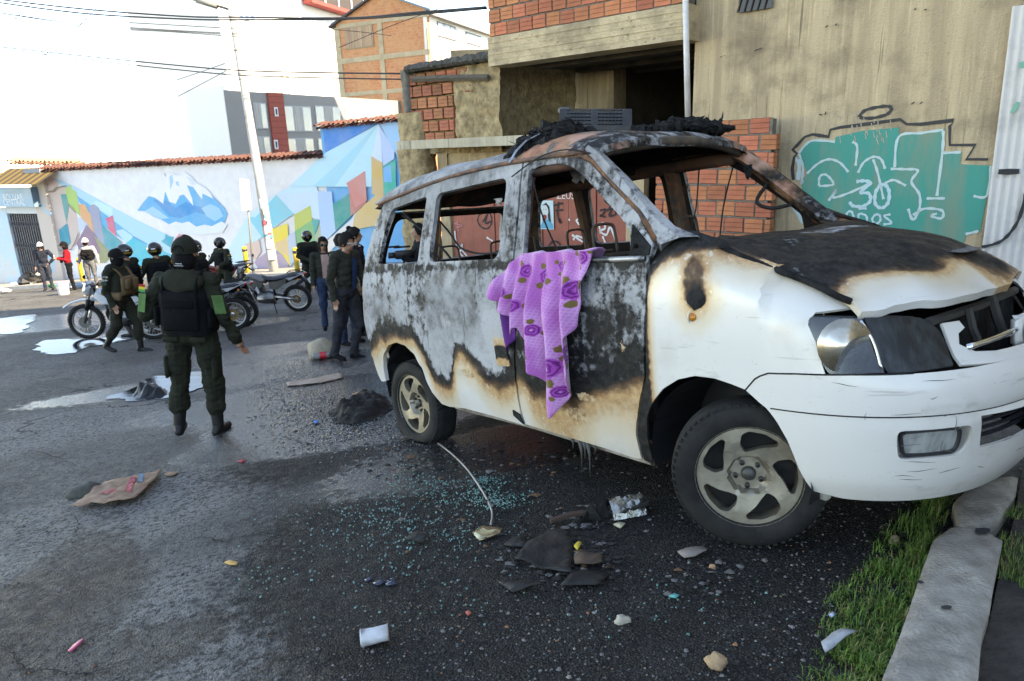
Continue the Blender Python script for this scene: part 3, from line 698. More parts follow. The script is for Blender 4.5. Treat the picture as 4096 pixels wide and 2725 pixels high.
def build_sheet():
 a=W1.hitd(2262,560,.12)
 root=empty('sheet_fence',W1.pt(a.x,-1,.12),label='white painted corrugated metal fence at the right edge of the wall',cat='fence')
 m=M('dirty_white_sheet',(.62,.58,.54),.6,col2=(.42,.39,.36),scale=3,bump=.2,bscale=14,lo=.5,hi=.75)
 zt=W1.hitd(2335,14,.12).y
 for k in range(2):
  rows=[]
  z0,z1=(-1.2,W1.hitd(2300,395,.12).y+.05)if k==0 else(W1.hitd(2300,395,.12).y-.05,zt)
  for j in range(2):
   z=(z0,z1)[j];rows.append([W1.pt(a.x-.02*(z-.5)+i*.02,z,.10+.008*k+.012*math.sin(i*.02/.076*2*math.pi))for i in range(160)])
  mb=MB();mb.sheet(rows);o=mb.build('metal_sheet',m,root,smooth=True,world=True)
 off=.135;S_=lambda x,y:W1.hit(2600+.6377*x,.6377*y,off)
 mb=MB()
 W1.stroke(mb,[S_(2185,1078),S_(2250,1078),S_(2315,1075)],.05,off,0)
 W1.stroke(mb,smooth_line([S_(2080,1552),S_(2190,1520),S_(2260,1460),S_(2320,1360),S_(2360,1200)]),.03,off,0)
 W1.stroke(mb,[S_(2310,640),S_(2290,680),S_(2265,710)],.03,off,1);W1.stroke(mb,[S_(2315,410),S_(2345,405)],.05,off,1)
 gm_=mb;o=gm_.build('graffiti',[flat('black_spray2',(.03,.03,.03)),flat('green_spray',(.15,.42,.30))],root,world=True);o['kind']='stuff'
build_sheet()
# -------------------------------- painted street wall with a tiled coping
_bl,_br=gd(128,652),gd(700,622)
W2=Wall(_bl,_br)
Z3=lambda x,y:W2.hit(.4146*x,600+.4146*y)
Z4=lambda x,y:W2.hit(800+.5102*x,700+.5102*y)
Z2=lambda x,y:W2.hit(900+.4667*x,.4667*y)
_pm={}
def paint(c):
 k=tuple(round(x,3)for x in c)
 if k not in _pm:_pm[k]=M('mural_paint',c,.85,col2=tuple(min(1,x*.72+.16)for x in c),scale=1.7,lo=.38,hi=.78,detail=8,bump=.15,bscale=12)
 return _pm[k]
def tile_row(root,wall,u0,z0,u1,z1,off,mat,pitch=.19):
 """clay roof tiles along the wall top, seen from their wavy ends"""
 n=int(abs(u1-u0)/pitch);mb=MB()
 for i in range(n):
  t=(i+.5)/n;u=u0+(u1-u0)*t;z=z0+(z1-z0)*t+.015*math.sin(i*2.3)
  for(du,up,dz)in((0,1,.05),(pitch/2,-1,0)):
   P=[]
   for k in range(7):
    a=math.pi*k/6;P.append((u+du-math.cos(a)*pitch*.33,z+dz+up*math.sin(a)*pitch*.33))
   rows=[[wall.pt(p[0],p[1],off+.16+.02*math.sin(i*5.1+du))for p in P],[wall.pt(p[0],p[1]+.12,off-.35)for p in P]]
   g=[rows[0],rows[1]];mb.sheet(g)
   inn=[[wall.pt(u+du+(p[0]-u-du)*.8,z+dz+(p[1]-z-dz)*.78,off+.16)for p in P],[wall.pt(u+du+(p[0]-u-du)*.8,z+dz+(p[1]-z-dz)*.78+.12,off-.35)for p in P]]
   mb.sheet(inn);mb.sheet([rows[0],inn[0]])
 return mb.build('roof_tiles',mat,root,world=True)
def build_mural():
 zb=-4.0
 l,r=Z3(395,200),W2.hit(1300,700);rr=W2.hit(1640,700)
 tz_l,tz_r=Z3(400,200).y,W2.hit(1300,625).y
 root=empty('mural_wall',W2.pt(l.x,zb),label='long white street wall painted with a blue mountain and coloured houses, clay tiles on top',cat='wall')
 wm=M('white_wall_paint',(.80,.79,.80),.85,col2=(.73,.71,.72),scale=2.5,bump=.2,bscale=10)
 mb=MB();mb.prism([W2.pt(l.x,zb),W2.pt(r.x,zb),W2.pt(r.x,tz_r),W2.pt(l.x,tz_l)],-W2.n*.35);mb.build('wall',wm,root,world=True)
 gt_l,gt_r=W2.hit(1300,512),W2.hit(1640,478)
 mb=MB();mb.prism([W2.pt(r.x,zb),W2.pt(rr.x,zb),W2.pt(rr.x,gt_r.y),W2.pt(r.x,gt_l.y)],-W2.n*.5);mb.build('gable_wall',paint((.12,.42,.72)),root,world=True)
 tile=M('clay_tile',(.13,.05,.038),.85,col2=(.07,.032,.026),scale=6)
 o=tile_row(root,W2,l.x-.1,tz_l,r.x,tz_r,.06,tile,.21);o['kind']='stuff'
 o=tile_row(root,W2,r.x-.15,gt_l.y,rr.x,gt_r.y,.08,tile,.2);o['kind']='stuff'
 shapes=[(Z3,(.62,.50,.45),[(425,330),(560,365),(650,350),(740,600),(775,800),(745,910),(600,1010),(540,980),(490,640)]),(Z3,(.34,.56,.74),[(410,215),(470,250),(460,340),(430,340)]),(Z3,(.68,.55,.55),[(460,250),(560,290),(570,320),(540,360),(440,400),(445,345)]),(Z3,(.40,.66,.80),[(520,275),(600,300),(720,350),(920,460),(1100,560),(1330,680),(1600,812),(1690,900),(1640,1000),(1430,910),(1180,760),(900,560),(740,430),(680,380),(600,350)]),(Z3,(.10,.42,.66),[(745,440),(870,530),(960,580),(1160,730),(1290,830),(1430,910),(1440,1000),(1200,880),(980,720),(760,500)]),(Z3,(.52,.76,.86),[(930,490),(1090,560),(1085,640),(980,590),(880,520)]),(Z3,(.44,.70,.82),[(1120,780),(1190,765),(1280,830),(1280,900),(1200,880)]),(Z3,(.52,.62,.84),[(750,650),(790,660),(840,720),(770,800)]),(Z3,(.42,.60,.17),[(630,375),(685,335),(695,375),(740,405),(752,500),(778,645),(740,600),(665,525)]),(Z3,(.10,.34,.33),[(588,428),(642,425),(668,530),(645,705),(622,605)]),(Z3,(.03,.30,.40),[(568,770),(652,708),(685,890),(640,960),(600,960)]),(Z3,(.76,.40,.20),[(760,522),(822,525),(880,640),(912,805),(838,705),(788,660)]),(Z3,(.34,.35,.46),[(855,552),(905,522),(958,560),(1014,925),(920,815),(885,640)]),(Z3,(.72,.15,.24),[(1015,665),(1092,633),(1128,835),(1050,765),(1032,682)]),(Z3,(.30,.19,.27),[(838,720),(912,805),(1000,940),(960,1000),(880,1040),(790,1010),(742,905)]),(Z3,(.34,.34,.18),[(912,825),(1095,1015),(1020,1090),(900,1090),(970,980)]),(Z3,(.07,.36,.42),[(982,720),(1182,892),(1095,1010),(1016,925)]),(Z3,(.05,.52,.64),[(1095,1010),(1280,850),(1430,912),(1660,1010),(1700,1120),(1200,1120)]),(Z3,(.03,.38,.50),[(1560,880),(1595,855),(1600,808),(1628,830),(1680,840),(1660,900),(1645,940)]),(Z3,(.72,.28,.34),[(1690,860),(1735,805),(1790,850),(1740,880)]),(Z3,(.80,.60,.22),[(1790,825),(1830,830),(1800,870)]),(Z3,(.10,.42,.70),[(1330,585),(1380,515),(1440,445),(1500,372),(1560,290),(1585,215),(1600,255),(1668,222),(1700,245),(1740,250),(1788,215),(1850,255),(1900,320),(1990,365),(2060,450),(2110,500),(2171,560),(2200,620),(2170,700),(2060,740),(1960,770),(1890,780),(1850,735),(1760,730),(1690,750),(1640,720),(1560,670),(1480,640),(1400,590)]),(Z3,(.05,.30,.62),[(1480,480),(1560,560),(1640,640),(1740,660),(1900,600),(2040,640),(2120,600),(2060,560),(1900,540),(1800,500),(1700,560),(1600,480)]),(Z3,(.80,.79,.82),[(1500,372),(1560,290),(1585,215),(1600,255),(1668,222),(1700,245),(1740,250),(1788,215),(1850,255),(1900,320),(1990,365),(2040,420),(2060,470),(1960,420),(1955,480),(1870,360),(1810,340),(1860,470),(1870,540),(1780,430),(1740,440),(1700,520),(1640,500),(1600,400),(1580,520),(1500,460),(1440,445)]),(Z3,(.34,.60,.80),[(1400,590),(1480,545),(1560,600),(1640,660),(1560,665),(1480,635)]),(Z3,(.30,.58,.82),[(1950,560),(2040,520),(2120,560),(2160,640),(2080,690),(2000,640)]),(Z3,(.72,.76,.82),[(1640,715),(1700,690),(1760,705),(1830,690),(1900,740),(1980,720),(2050,735),(2140,690),(2200,720),(2150,800),(1900,820),(1700,790)]),(Z3,(.40,.58,.80),[(1640,260),(1665,235),(1680,300),(1650,380)]),(Z3,(.66,.70,.78),[(1800,250),(1850,270),(1900,340),(1850,330)]),(Z3,(.40,.58,.80),[(1700,310),(1725,300),(1738,350),(1710,340)]),(Z4,(.55,.76,.86),[(200,620),(380,320),(605,150),(900,-20),(930,130),(740,305),(560,430),(400,560),(360,700),(240,700)]),(Z4,(.22,.62,.74),[(380,330),(440,330),(605,155),(742,306),(550,425),(500,500)]),(Z4,(.58,.74,.90),[(605,150),(930,130),(945,350),(742,306)]),(Z4,(.74,.54,.45),[(360,540),(470,512),(485,600),(440,665),(372,620)]),(Z4,(.50,.38,.48),[(430,680),(560,580),(690,640),(700,720),(600,760),(480,760)]),(Z4,(.90,.70,.10),[(552,432),(692,378),(712,720),(660,630),(590,570)]),(Z4,(.80,.58,.30),[(575,540),(690,490),(700,640),(620,590)]),(Z4,(.52,.60,.72),[(690,480),(750,440),(770,640),(712,720)]),(Z4,(.52,.58,.12),[(745,312),(872,238),(886,350),(752,440)]),(Z4,(.22,.48,.22),[(752,440),(886,350),(945,350),(905,480),(962,540),(900,600),(775,600)]),(Z4,(.05,.40,.38),[(886,350),(945,350),(905,478)]),(Z4,(.40,.48,.34),[(905,480),(948,390),(965,545),(920,585)]),(Z4,(.42,.60,.84),[(930,130),(1040,130),(1070,440),(962,545),(945,350)]),(Z4,(.05,.34,.30),[(1048,230),(1180,142),(1190,322),(1070,440)]),(Z4,(.62,.24,.20),[(1145,70),(1280,-5),(1312,220),(1190,322),(1172,82)]),(Z4,(.70,.70,.68),[(920,590),(1200,340),(1225,290),(1200,430),(980,640),(940,680)]),(Z4,(.72,.50,.22),[(1225,300),(1420,120),(1480,380),(1200,430)]),(Z2,(.05,.25,.66),[(845,1100),(1325,1055),(870,1310)]),(Z2,(.48,.74,.86),[(1325,1062),(870,1310),(560,1600),(760,1600),(1000,1380)]),(Z2,(.36,.68,.80),[(1325,1062),(1000,1380),(760,1600),(950,1600),(1140,1340)]),(Z2,(.50,.76,.84),[(1325,1062),(1140,1340),(950,1600),(1265,1600),(1265,1340)]),(Z2,(.66,.76,.90),[(1325,1062),(1265,1340),(1360,1420),(1345,1200)]),(Z2,(.50,.62,.86),[(1325,1062),(1345,1200),(1365,1425),(1460,1360),(1460,1290)]),(Z2,(.34,.60,.86),[(1330,1055),(1600,1040),(1600,1500),(1450,1280)]),(Z2,(.72,.46,.18),[(1262,1338),(1358,1395),(1370,1700),(1270,1660)]),(Z2,(.03,.46,.36),[(1362,1430),(1470,1365),(1480,1800),(1370,1700)]),(Z2,(.18,.48,.80),[(1365,1440),(1430,1410),(1440,1560),(1370,1560)]),(Z2,(.70,.28,.24),[(1050,1570),(1210,1465),(1225,1720),(1130,1780),(1060,1590)]),]
 for i,(f,c,pts)in enumerate(shapes):
  mb=MB();W2.poly(mb,[f(*p)for p in pts],.003+.0012*i);mb.build('painted_field',paint(c),root,world=True)
 mb=MB();W2.stroke(mb,[Z3(*p)for p in[(480,405),(530,395),(560,360),(600,355),(650,345)]],.05,.075);W2.stroke(mb,[Z3(*p)for p in[(668,520),(700,560),(745,605)]],.04,.07);W2.stroke(mb,[Z3(*p)for p in[(770,800),(745,870),(700,960),(560,970)]],.05,.07)
 mb.build('crack',flat('crack_grey',(.25,.22,.2)),root,world=True)
build_mural()
# -------------------------------- gate building at the far left
def build_gatehouse():
 zb=-4.2
 T=lambda x,y,o=0:W2.hit(.4146*x,600+.4146*y,o)
 root=empty('gatehouse',W2.pt(T(200,700).x,zb),label='pale blue entrance with a folding lattice gate and a school sign above',cat='building')
 blue=M('faded_blue_wall',(.50,.66,.76),.8,col2=(.62,.62,.60),scale=1.5,lo=.45,hi=.6)
 cream=M('peeling_column',(.60,.52,.46),.85,col2=(.30,.56,.72),scale=1.1,lo=.56,hi=.62)
 a,b=T(320,300),T(395,220)
 mb=MB();W2.slab(mb,a.x,b.x+.25,zb,b.y,-.2,.15);mb.build('column',cream,root,world=True)
 mb=MB();W2.slab(mb,a.x-.15,b.x+.3,b.y,b.y+.18,-.25,.25);mb.build('column_cap',flat('grey_cap',(.28,.3,.33)),root,world=True)
 c=T(-300,560);g0,g1=T(75,620),T(385,620);gb=T(300,1165)
 mb=MB();W2.slab(mb,c.x,g0.x,zb,T(0,560).y,-.3,.05);mb.build('wall',blue,root,world=True)
 mb=MB();W2.slab(mb,g0.x,a.x,T(0,612).y,T(0,540).y,-.3,.04);mb.build('lintel',flat('pale_lintel',(.66,.7,.72)),root,world=True)
 mb=MB();W2.slab(mb,c.x,a.x,T(0,340).y,T(0,345).y+.6,-.3,-.05);mb.build('upper_wall',flat('cream_wall',(.62,.56,.36)),root,world=True)
 mb=MB();W2.slab(mb,g0.x-.1,g1.x+.1,zb,g0.y+.2,-.3,-.2);mb.build('inner_shutter',flat('dark_shutter',(.05,.055,.065)),root,world=True)
 met=M('grey_steel',(.16,.16,.17),.6,metal=.3)
 n=14
 for i in range(n):
  u=g0.x+(g1.x-g0.x)*(i+.5)/n;mb=MB();W2.slab(mb,u-.022,u+.022,gb.y-.2,g0.y,-.06,-.02);mb.build('gate_bar',met,root,world=True)
 for y in(715,920,1100):
  mb=MB();z=T(200,y).y
  for i in range(n):
   u=g0.x+(g1.x-g0.x)*(i+.5)/n;d=(g1.x-g0.x)/n
   for s_ in(-1,1):mb.tube([W2.pt(u-d/2,z-.13*s_,0),W2.pt(u+d/2,z+.13*s_,0)],.016,4)
  mb.build('lattice',met,root,world=True)
 s0,s1=T(0,365,.45),T(330,550,.45)
 mb=MB();W2.slab(mb,s0.x-1.2,s1.x,s1.y,s0.y,.1,.45);sg=mb.build('sign',M('sign_face',(.44,.52,.58),.6,col2=(.22,.44,.58),scale=.8),root,world=True)
 mb=MB();W2.slab(mb,s1.x,s1.x+.04,s1.y-.01,s0.y+.01,.08,.46);mb.build('sign_side',flat('sign_side',(.12,.2,.28)),sg,world=True)
 wt=flat('sign_white',(.86,.86,.86));gy=flat('sign_grey',(.45,.5,.55))
 text_mesh('lettering','BOLIVAR',.42,wt,sg,W2.mat4(*T(125,460,.455),.455),sx=.85)
 text_mesh('lettering','CENTRAL',.42,wt,sg,W2.mat4(*T(135,508,.455),.455),sx=.85)
 for xa,xb,yy in((40,100,410),(105,205,408)):
  a_,b_=T(xa,yy+6,.455),T(xb,yy-6,.455);mb=MB();W2.slab(mb,a_.x,b_.x,a_.y,b_.y,.45,.456);mb.build('worn_print',gy,sg,world=True)
 a0,a1=T(-200,300,1.2),T(320,255,1.2)
 mb=MB()
 for i in range(16):
  u0=a0.x+(a1.x-a0.x)*i/16;u1=u0+(a1.x-a0.x)/16
  mb.add([W2.pt(u0,a1.y-.35,1.1),W2.pt(u1,a1.y-.35,1.1),W2.pt(u1,a1.y+.35,-.2),W2.pt(u0,a1.y+.35,-.2)],[(0,1,2,3)],i%2)
 mb.build('awning',[flat('awning_yellow',(.16,.10,.02)),flat('awning_brown',(.05,.035,.015))],root,world=True)
 tile=M('clay_tile_sunlit',(.46,.25,.17),.85,col2=(.36,.18,.12),scale=6)  # paler copy of the coping tile, sunlight put into its colour
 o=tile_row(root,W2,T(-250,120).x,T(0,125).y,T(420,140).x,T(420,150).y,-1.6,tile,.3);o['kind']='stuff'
build_gatehouse()
# -------------------------------- pavement along the painted wall
def build_pavement():
 pm=M('pavement_concrete',(.28,.27,.25),.85,col2=(.2,.19,.18),scale=3,bump=.3);N=40
 rows=[[],[],[],[]]
 for i in range(N+1):
  u=-14+(W2.len+34)*i/N
  for k,(off,h)in enumerate(((0,.14),(2.3,.14),(2.42,.14),(2.44,0))):
   p=W2.pt(u,0,off);rows[k].append(V(p.x,p.y,gz(p.x,p.y)+h))
 mb=MB();mb.sheet(rows[:2]);o=mb.build('pavement',pm);o['kind']='structure'
 mb=MB();mb.sheet(rows[1:]);o=mb.build('kerb',M('kerb_concrete',(.36,.35,.33),.85));o['kind']='structure'
build_pavement()
# -------------------------------- buildings beyond
def build_modern():
 A_=at(*D(566,300),40);dr=V(.5,.86,0).normalized()
 W=Wall(A_,A_+dr*10);T=lambda x,y:W.hit(900+.4667*x,.4667*y)
 zb=-6
 root=empty('office_block',W.pt(0,zb),label='low grey office block with a red tiled stair strip and large curtained windows',cat='building')
 grey=flat('grey_render',(.28,.28,.265));red=M('red_panel',(.36,.07,.045),.7);glass=M('window_glass',(.30,.33,.34),.12,spec=.8,col2=(.45,.44,.40),scale=.5);frame=flat('alu_frame',(.42,.43,.44));cur=M('curtain',(.52,.51,.46),.9,col2=(.30,.30,.28),scale=8,stretch=(3,3,.1))
 l=-1.2;r=T(1010,900).x+8;z1=T(300,815).y+.15
 l=T(125,900).x-1.0
 mb=MB();W.slab(mb,l,r,zb,z1,-3,0);mb.build('wall',grey,root,world=True)
 mb=MB();W.slab(mb,l-.05,l-.002,zb,z1+.2,-3.2,.05);mb.build('end_wall',flat('white_end',(.75,.74,.72)),root,world=True)
 a,b=T(360,850).x,T(485,850).x
 mb=MB();W.slab(mb,a,b+.05,zb,z1+.02,0,.12);st=mb.build('stair_strip',red,root,world=True)
 zz=z1-.2
 while zz>zb+3:
  mb=MB();W.slab(mb,a+.01,b+.04,zz-.02,zz+.02,.118,.125);mb.build('tile_joint',flat('joint',(.22,.04,.03)),st,world=True);zz-=.35
 for y0,y1 in((920,1000),(1200,1280)):
  p,q=T(405,y0),T(445,y1);mb=MB();W.slab(mb,p.x,q.x,q.y,p.y,.12,.16);f=mb.build('window',flat('white_frame',(.7,.7,.7)),root,world=True)
  mb=MB();W.slab(mb,p.x+.08,q.x-.08,q.y+.1,p.y-.1,.16,.165);mb.build('pane',flat('dark_glass',(.05,.05,.06)),f,world=True)
 def bay(x0,x1,y0,y1,cols):
  p,q=T(x0,y0),T(x1,y1);mb=MB();W.slab(mb,p.x,q.x,q.y,p.y,0,.05);f=mb.build('window',frame,root,world=True)
  for i in range(cols):
   u0=p.x+(q.x-p.x)*i/cols+.05;u1=p.x+(q.x-p.x)*(i+1)/cols-.05
   mb=MB();W.slab(mb,u0,u1,q.y+.06,p.y-.06,.05,.056);mb.build('pane',glass if(i+int(y0))%2 else cur,f,world=True)
 bay(235,370,880,1105,2);bay(260,405,1170,1400,2)
 for x0,x1 in((495,750),(765,1000),(1020,1300)):
  bay(x0,x1,905,1130,3);bay(x0+25,x1+25,1185,1400,3)
build_modern()
def brick_far_mat():
 m=bpy.data.materials.new('far_brickwork');m.use_nodes=True;t=m.node_tree;b=t.nodes['Principled BSDF'];L=t.links.new
 tc=_n(t,'ShaderNodeTexCoord');mp=_n(t,'ShaderNodeMapping');L(tc.outputs['UV'],mp.inputs[0])
 br=_n(t,'ShaderNodeTexBrick');br.inputs['Scale'].default_value=1;br.inputs['Brick Width'].default_value=.26;br.inputs['Row Height'].default_value=.2;br.inputs['Mortar Size'].default_value=.012
 br.inputs['Color1'].default_value=(.46,.165,.075,1);br.inputs['Color2'].default_value=(.55,.245,.12,1);br.inputs['Mortar'].default_value=(.44,.30,.18,1);L(mp.outputs[0],br.inputs[0])
 nzt=_n(t,'ShaderNodeTexNoise');nzt.inputs['Scale'].default_value=.5;L(tc.outputs['UV'],nzt.inputs[0])
 mx=_n(t,'ShaderNodeMix',data_type='RGBA');mr_=_n(t,'ShaderNodeMapRange');mr_.inputs[1].default_value=.4;mr_.inputs[2].default_value=.7;mr_.inputs[4].default_value=.5;L(nzt.outputs[0],mr_.inputs[0]);L(mr_.outputs[0],mx.inputs[0]);L(br.outputs[0],mx.inputs[6]);mx.inputs[7].default_value=(.54,.31,.16,1);L(mx.outputs[2],b.inputs['Base Color']);b.inputs['Roughness'].default_value=.9
 return m
def build_brickhouse():
 Cn=at(*D(992,200),50);W=Wall(Cn+V(-.885,.465,0)*9,Cn);zb=-8
 W.e2=V(.367,.93,0).normalized()
 root=empty('brick_building',Cn.xy.to_3d()+V(0,0,zb),label='tall gabled brick building with concrete bands and a white side wall',cat='building')
 T=lambda x,y,o=0:W.hit(900+.4667*x,.4667*y,o)
 l=T(955,240).x;l2=T(1000,800).x;r=W.len;l=(l+l2)/2
 zl,zr,za=T(905,210).y,T(1765,60).y,T(1330,-60).y;ua=T(1330,0).x
 bm=brick_far_mat()
 P=[(l,zb),(r,zb),(r,zr),(ua,za),(l,zl)]
 mb=MB();mb.prism([W.pt(u,z)for u,z in P],-W.n*.3);o=mb.build('wall',bm,root,world=True)
 uv=o.data.uv_layers.new(name='UVMap')
 inv=mwof(root)
 for lp in o.data.loops:
  p=inv@o.data.vertices[lp.vertex_index].co;uv.data[lp.index].uv=((p-W.o).dot(W.e),p.z)
 con=M('band_concrete',(.46,.38,.26),.9,col2=(.36,.29,.19),scale=2)
 for pts in([(975,215),(1750,110),(1750,140),(975,250)],[(970,510),(1760,420),(1760,465),(970,555)],[(990,800),(1760,735),(1760,775),(990,835)]):
  Q=[T(*p)for p in pts];mb=MB();mb.prism([W.pt(q.x,q.y,.06)for q in Q],-W.n*.055);mb.build('concrete_band',con,root,world=True)
 for x0,x1,w_ in((950,1040,.5),(1325,1395,.42),(1750,1800,.45)):
  p,q=T(x0,240),T(x1,1050);u=p.x*.5+q.x*.5;mb=MB();W.slab(mb,u-w_/2,min(u+w_/2,r+.01),zb,p.y if x0!=1325 else T(1330,160).y,.005,.05);mb.build('concrete_column',con,root,world=True)
 p,q=T(1025,265),T(1280,400);mb=MB();W.slab(mb,p.x,q.x,q.y,p.y+.2,.0,.06);f=mb.build('window',flat('tan_frame',(.30,.24,.16)),root,world=True)
 for i in range(3):
  u0=p.x+(q.x-p.x)*i/3+.08;u1=p.x+(q.x-p.x)*(i+1)/3-.08;mb=MB();W.slab(mb,u0,u1,q.y+.1,p.y+.1,.06,.066);mb.build('pane',M('brown_curtain',(.50,.34,.22),.8,col2=(.24,.15,.1),scale=4,stretch=(3,3,.1)),f,world=True)
 S=Wall(Cn,Cn+W.e2*10);TS=lambda x,y,o=0:S.hit(900+.4667*x,.4667*y,o)
 ze=TS(1790,130).y
 if S.hit(*D(1050,100)).x<0:S.e=-S.e
 mb=MB();S.slab(mb,0,34,zb,ze,-.3,0);mb.build('side_wall',flat('white_render',(.78,.77,.74)),root,world=True)
 pane=M('side_glass',(.18,.19,.20),.15,col2=(.5,.5,.48),scale=.7);fr=flat('dark_frame',(.1,.1,.1))
 for x0,x1,y0,y1,n in((1815,1975,175,370,3),(2060,2190,265,430,4),(1850,1985,465,640,3),(2095,2230,520,660,3)):
  a,b=TS(x0,y0),TS(x1,y0+(x1-x0)*.3);zt,z0=a.y-.05,TS(x0,y1-60).y
  mb=MB();S.slab(mb,a.x,b.x,z0,zt,0,.05);f=mb.build('window',fr,root,world=True)
  for i in range(n):
   u0=a.x+(b.x-a.x)*i/n+.05;u1=a.x+(b.x-a.x)*(i+1)/n-.05;mb=MB();S.slab(mb,u0,u1,z0+.08,zt-.08,.05,.056);mb.build('pane',pane,f,world=True)
 rm=flat('blue_roof_sheet',(.16,.25,.32));ea=.5
 a0=W.pt(r+ea,zr-.15,.3);a1=W.pt(ua,za+.12,.3);a2=W.pt(l-ea,zl-.15,.3);dv=W.e2*34
 mb=MB();mb.add([a0,a1,a1+dv,a0+dv,a0-V(0,0,.14),a1-V(0,0,.14),a1+dv-V(0,0,.14),a0+dv-V(0,0,.14)],[(0,1,2,3),(7,6,5,4),(0,4,5,1),(1,5,6,2),(2,6,7,3),(3,7,4,0)]);mb.build('roof',rm,root,world=True)
 mb=MB();mb.add([a2,a1,a1+dv,a2+dv,a2-V(0,0,.14),a1-V(0,0,.14),a1+dv-V(0,0,.14),a2+dv-V(0,0,.14)],[(3,2,1,0),(4,5,6,7),(0,1,5,4),(1,2,6,5),(2,3,7,6),(3,0,4,7)]);mb.build('roof',flat('dark_verge',(.07,.07,.08)),root,world=True)
 mb=MB();mb.tube([a0-V(0,0,.25),a0+dv-V(0,0,.25)],.12,8);mb.build('gutter',flat('white_gutter',(.75,.75,.74)),root,world=True)
build_brickhouse()
def build_white():
 A_=at(*D(500,300),62);B_=A_+V(.55,.83,0).normalized()*26
 W=Wall(A_,B_);root=empty('white_building',W.pt(0,-8),label='tall white apartment building rising behind the grey office block',cat='building')
 T=lambda x,y,o=0:W.hit(900+.4667*x,.4667*y,o)
 wm=flat('white_render2',(.80,.80,.78));zt=T(500,-60).y+2
 mb=MB();W.slab(mb,T(-20,400).x,T(1000,300).x+14,-8,zt,-14,0);mb.build('wall',wm,root,world=True)
 fr=flat('pale_frame',(.7,.7,.7))
 for x0,x1,y0,y1,c,n in((95,260,-20,190,(.16,.27,.50),3),(460,570,625,830,(.40,.38,.30),2),(870,935,165,370,(.6,.66,.7),2),(395,640,30,110,(.6,.55,.4),2),(905,1000,815,890,(.6,.66,.7),3)):
  p,q=T(x0,y0),T(x1,y1);mb=MB();W.slab(mb,p.x,q.x,q.y,p.y,0,.06);f=mb.build('window',fr,root,world=True)
  for i in range(n):
   u0=p.x+(q.x-p.x)*i/n+.1;u1=p.x+(q.x-p.x)*(i+1)/n-.1;mb=MB();W.slab(mb,u0,u1,q.y+.12,p.y-.12,.06,.07);mb.build('pane',M('far_pane',c,.4),f,world=True)
 p,q=T(720,-5,1.0),T(1150,95,1.0)
 mb=MB();mb.prism([W.pt(p.x,p.y,1.4),W.pt(q.x+4,q.y-.6,1.4),W.pt(q.x+4,q.y-1.0,1.4),W.pt(p.x,p.y-.3,1.4)],-W.n*1.35);mb.build('terrace_edge',flat('red_edge',(.36,.06,.05)),root,world=True)
 mb=MB();mb.prism([W.pt(p.x,p.y+2.2,1.2),W.pt(q.x+4,q.y+1.2,1.2),W.pt(q.x+4,q.y-.6,1.2),W.pt(p.x,p.y,1.2)],-W.n*1.15);tr=mb.build('terrace_glazing',flat('dark_glazing',(.05,.04,.04)),root,world=True)
 for i in range(6):
  u=p.x+(q.x+4-p.x)*i/6;z=p.y+(q.y-.6-p.y)*i/6;mb=MB();W.slab(mb,u,u+.15,z,z+2.0,1.2,1.28);mb.build('glazing_bar',flat('bar_white',(.7,.68,.66)),tr,world=True)
build_white()
def build_neighbour():
 root=empty('apartment_house',(13,-4,-1),label='tall plain rendered apartment house on the right outside the picture',cat='building')
 mb=MB();mb.box((16.0,-3,10),(11,24,22));mb.build('wall',M('ochre_render',(.42,.36,.27),.9,col2=(.34,.29,.22),scale=2),root,world=True)
 for i in range(6):
  for k in range(4):
   mb=MB();mb.box((10.48,-13+i*3.6,2.2+k*3.2),(.06,1.4,1.5));f=mb.build('window',flat('grey_frame',(.3,.3,.3)),root,world=True)
   mb=MB();mb.box((10.44,-13+i*3.6,2.2+k*3.2),(.03,1.2,1.3));mb.build('pane',flat('night_glass',(.04,.05,.06),.15),f,world=True)
build_neighbour()
def build_tower():  # tower added out of view to keep the sun off the office block
 root=empty('shade_tower',(6,34,-3),label='unseen brick tower added behind the concrete building to shade the office block',cat='building')
 mb=MB();mb.box((6.5,34.5,9),(9,13,26));mb.build('wall',M('tower_brick',(.40,.20,.11),.9,col2=(.3,.15,.09),scale=3),root,world=True)
 for i in range(3):
  for k in range(6):
   mb=MB();mb.box((1.97,30.5+i*4,1+k*3),(.06,1.6,1.5));mb.build('window',flat('tower_glass',(.06,.07,.08),.2),root,world=True)
build_tower()
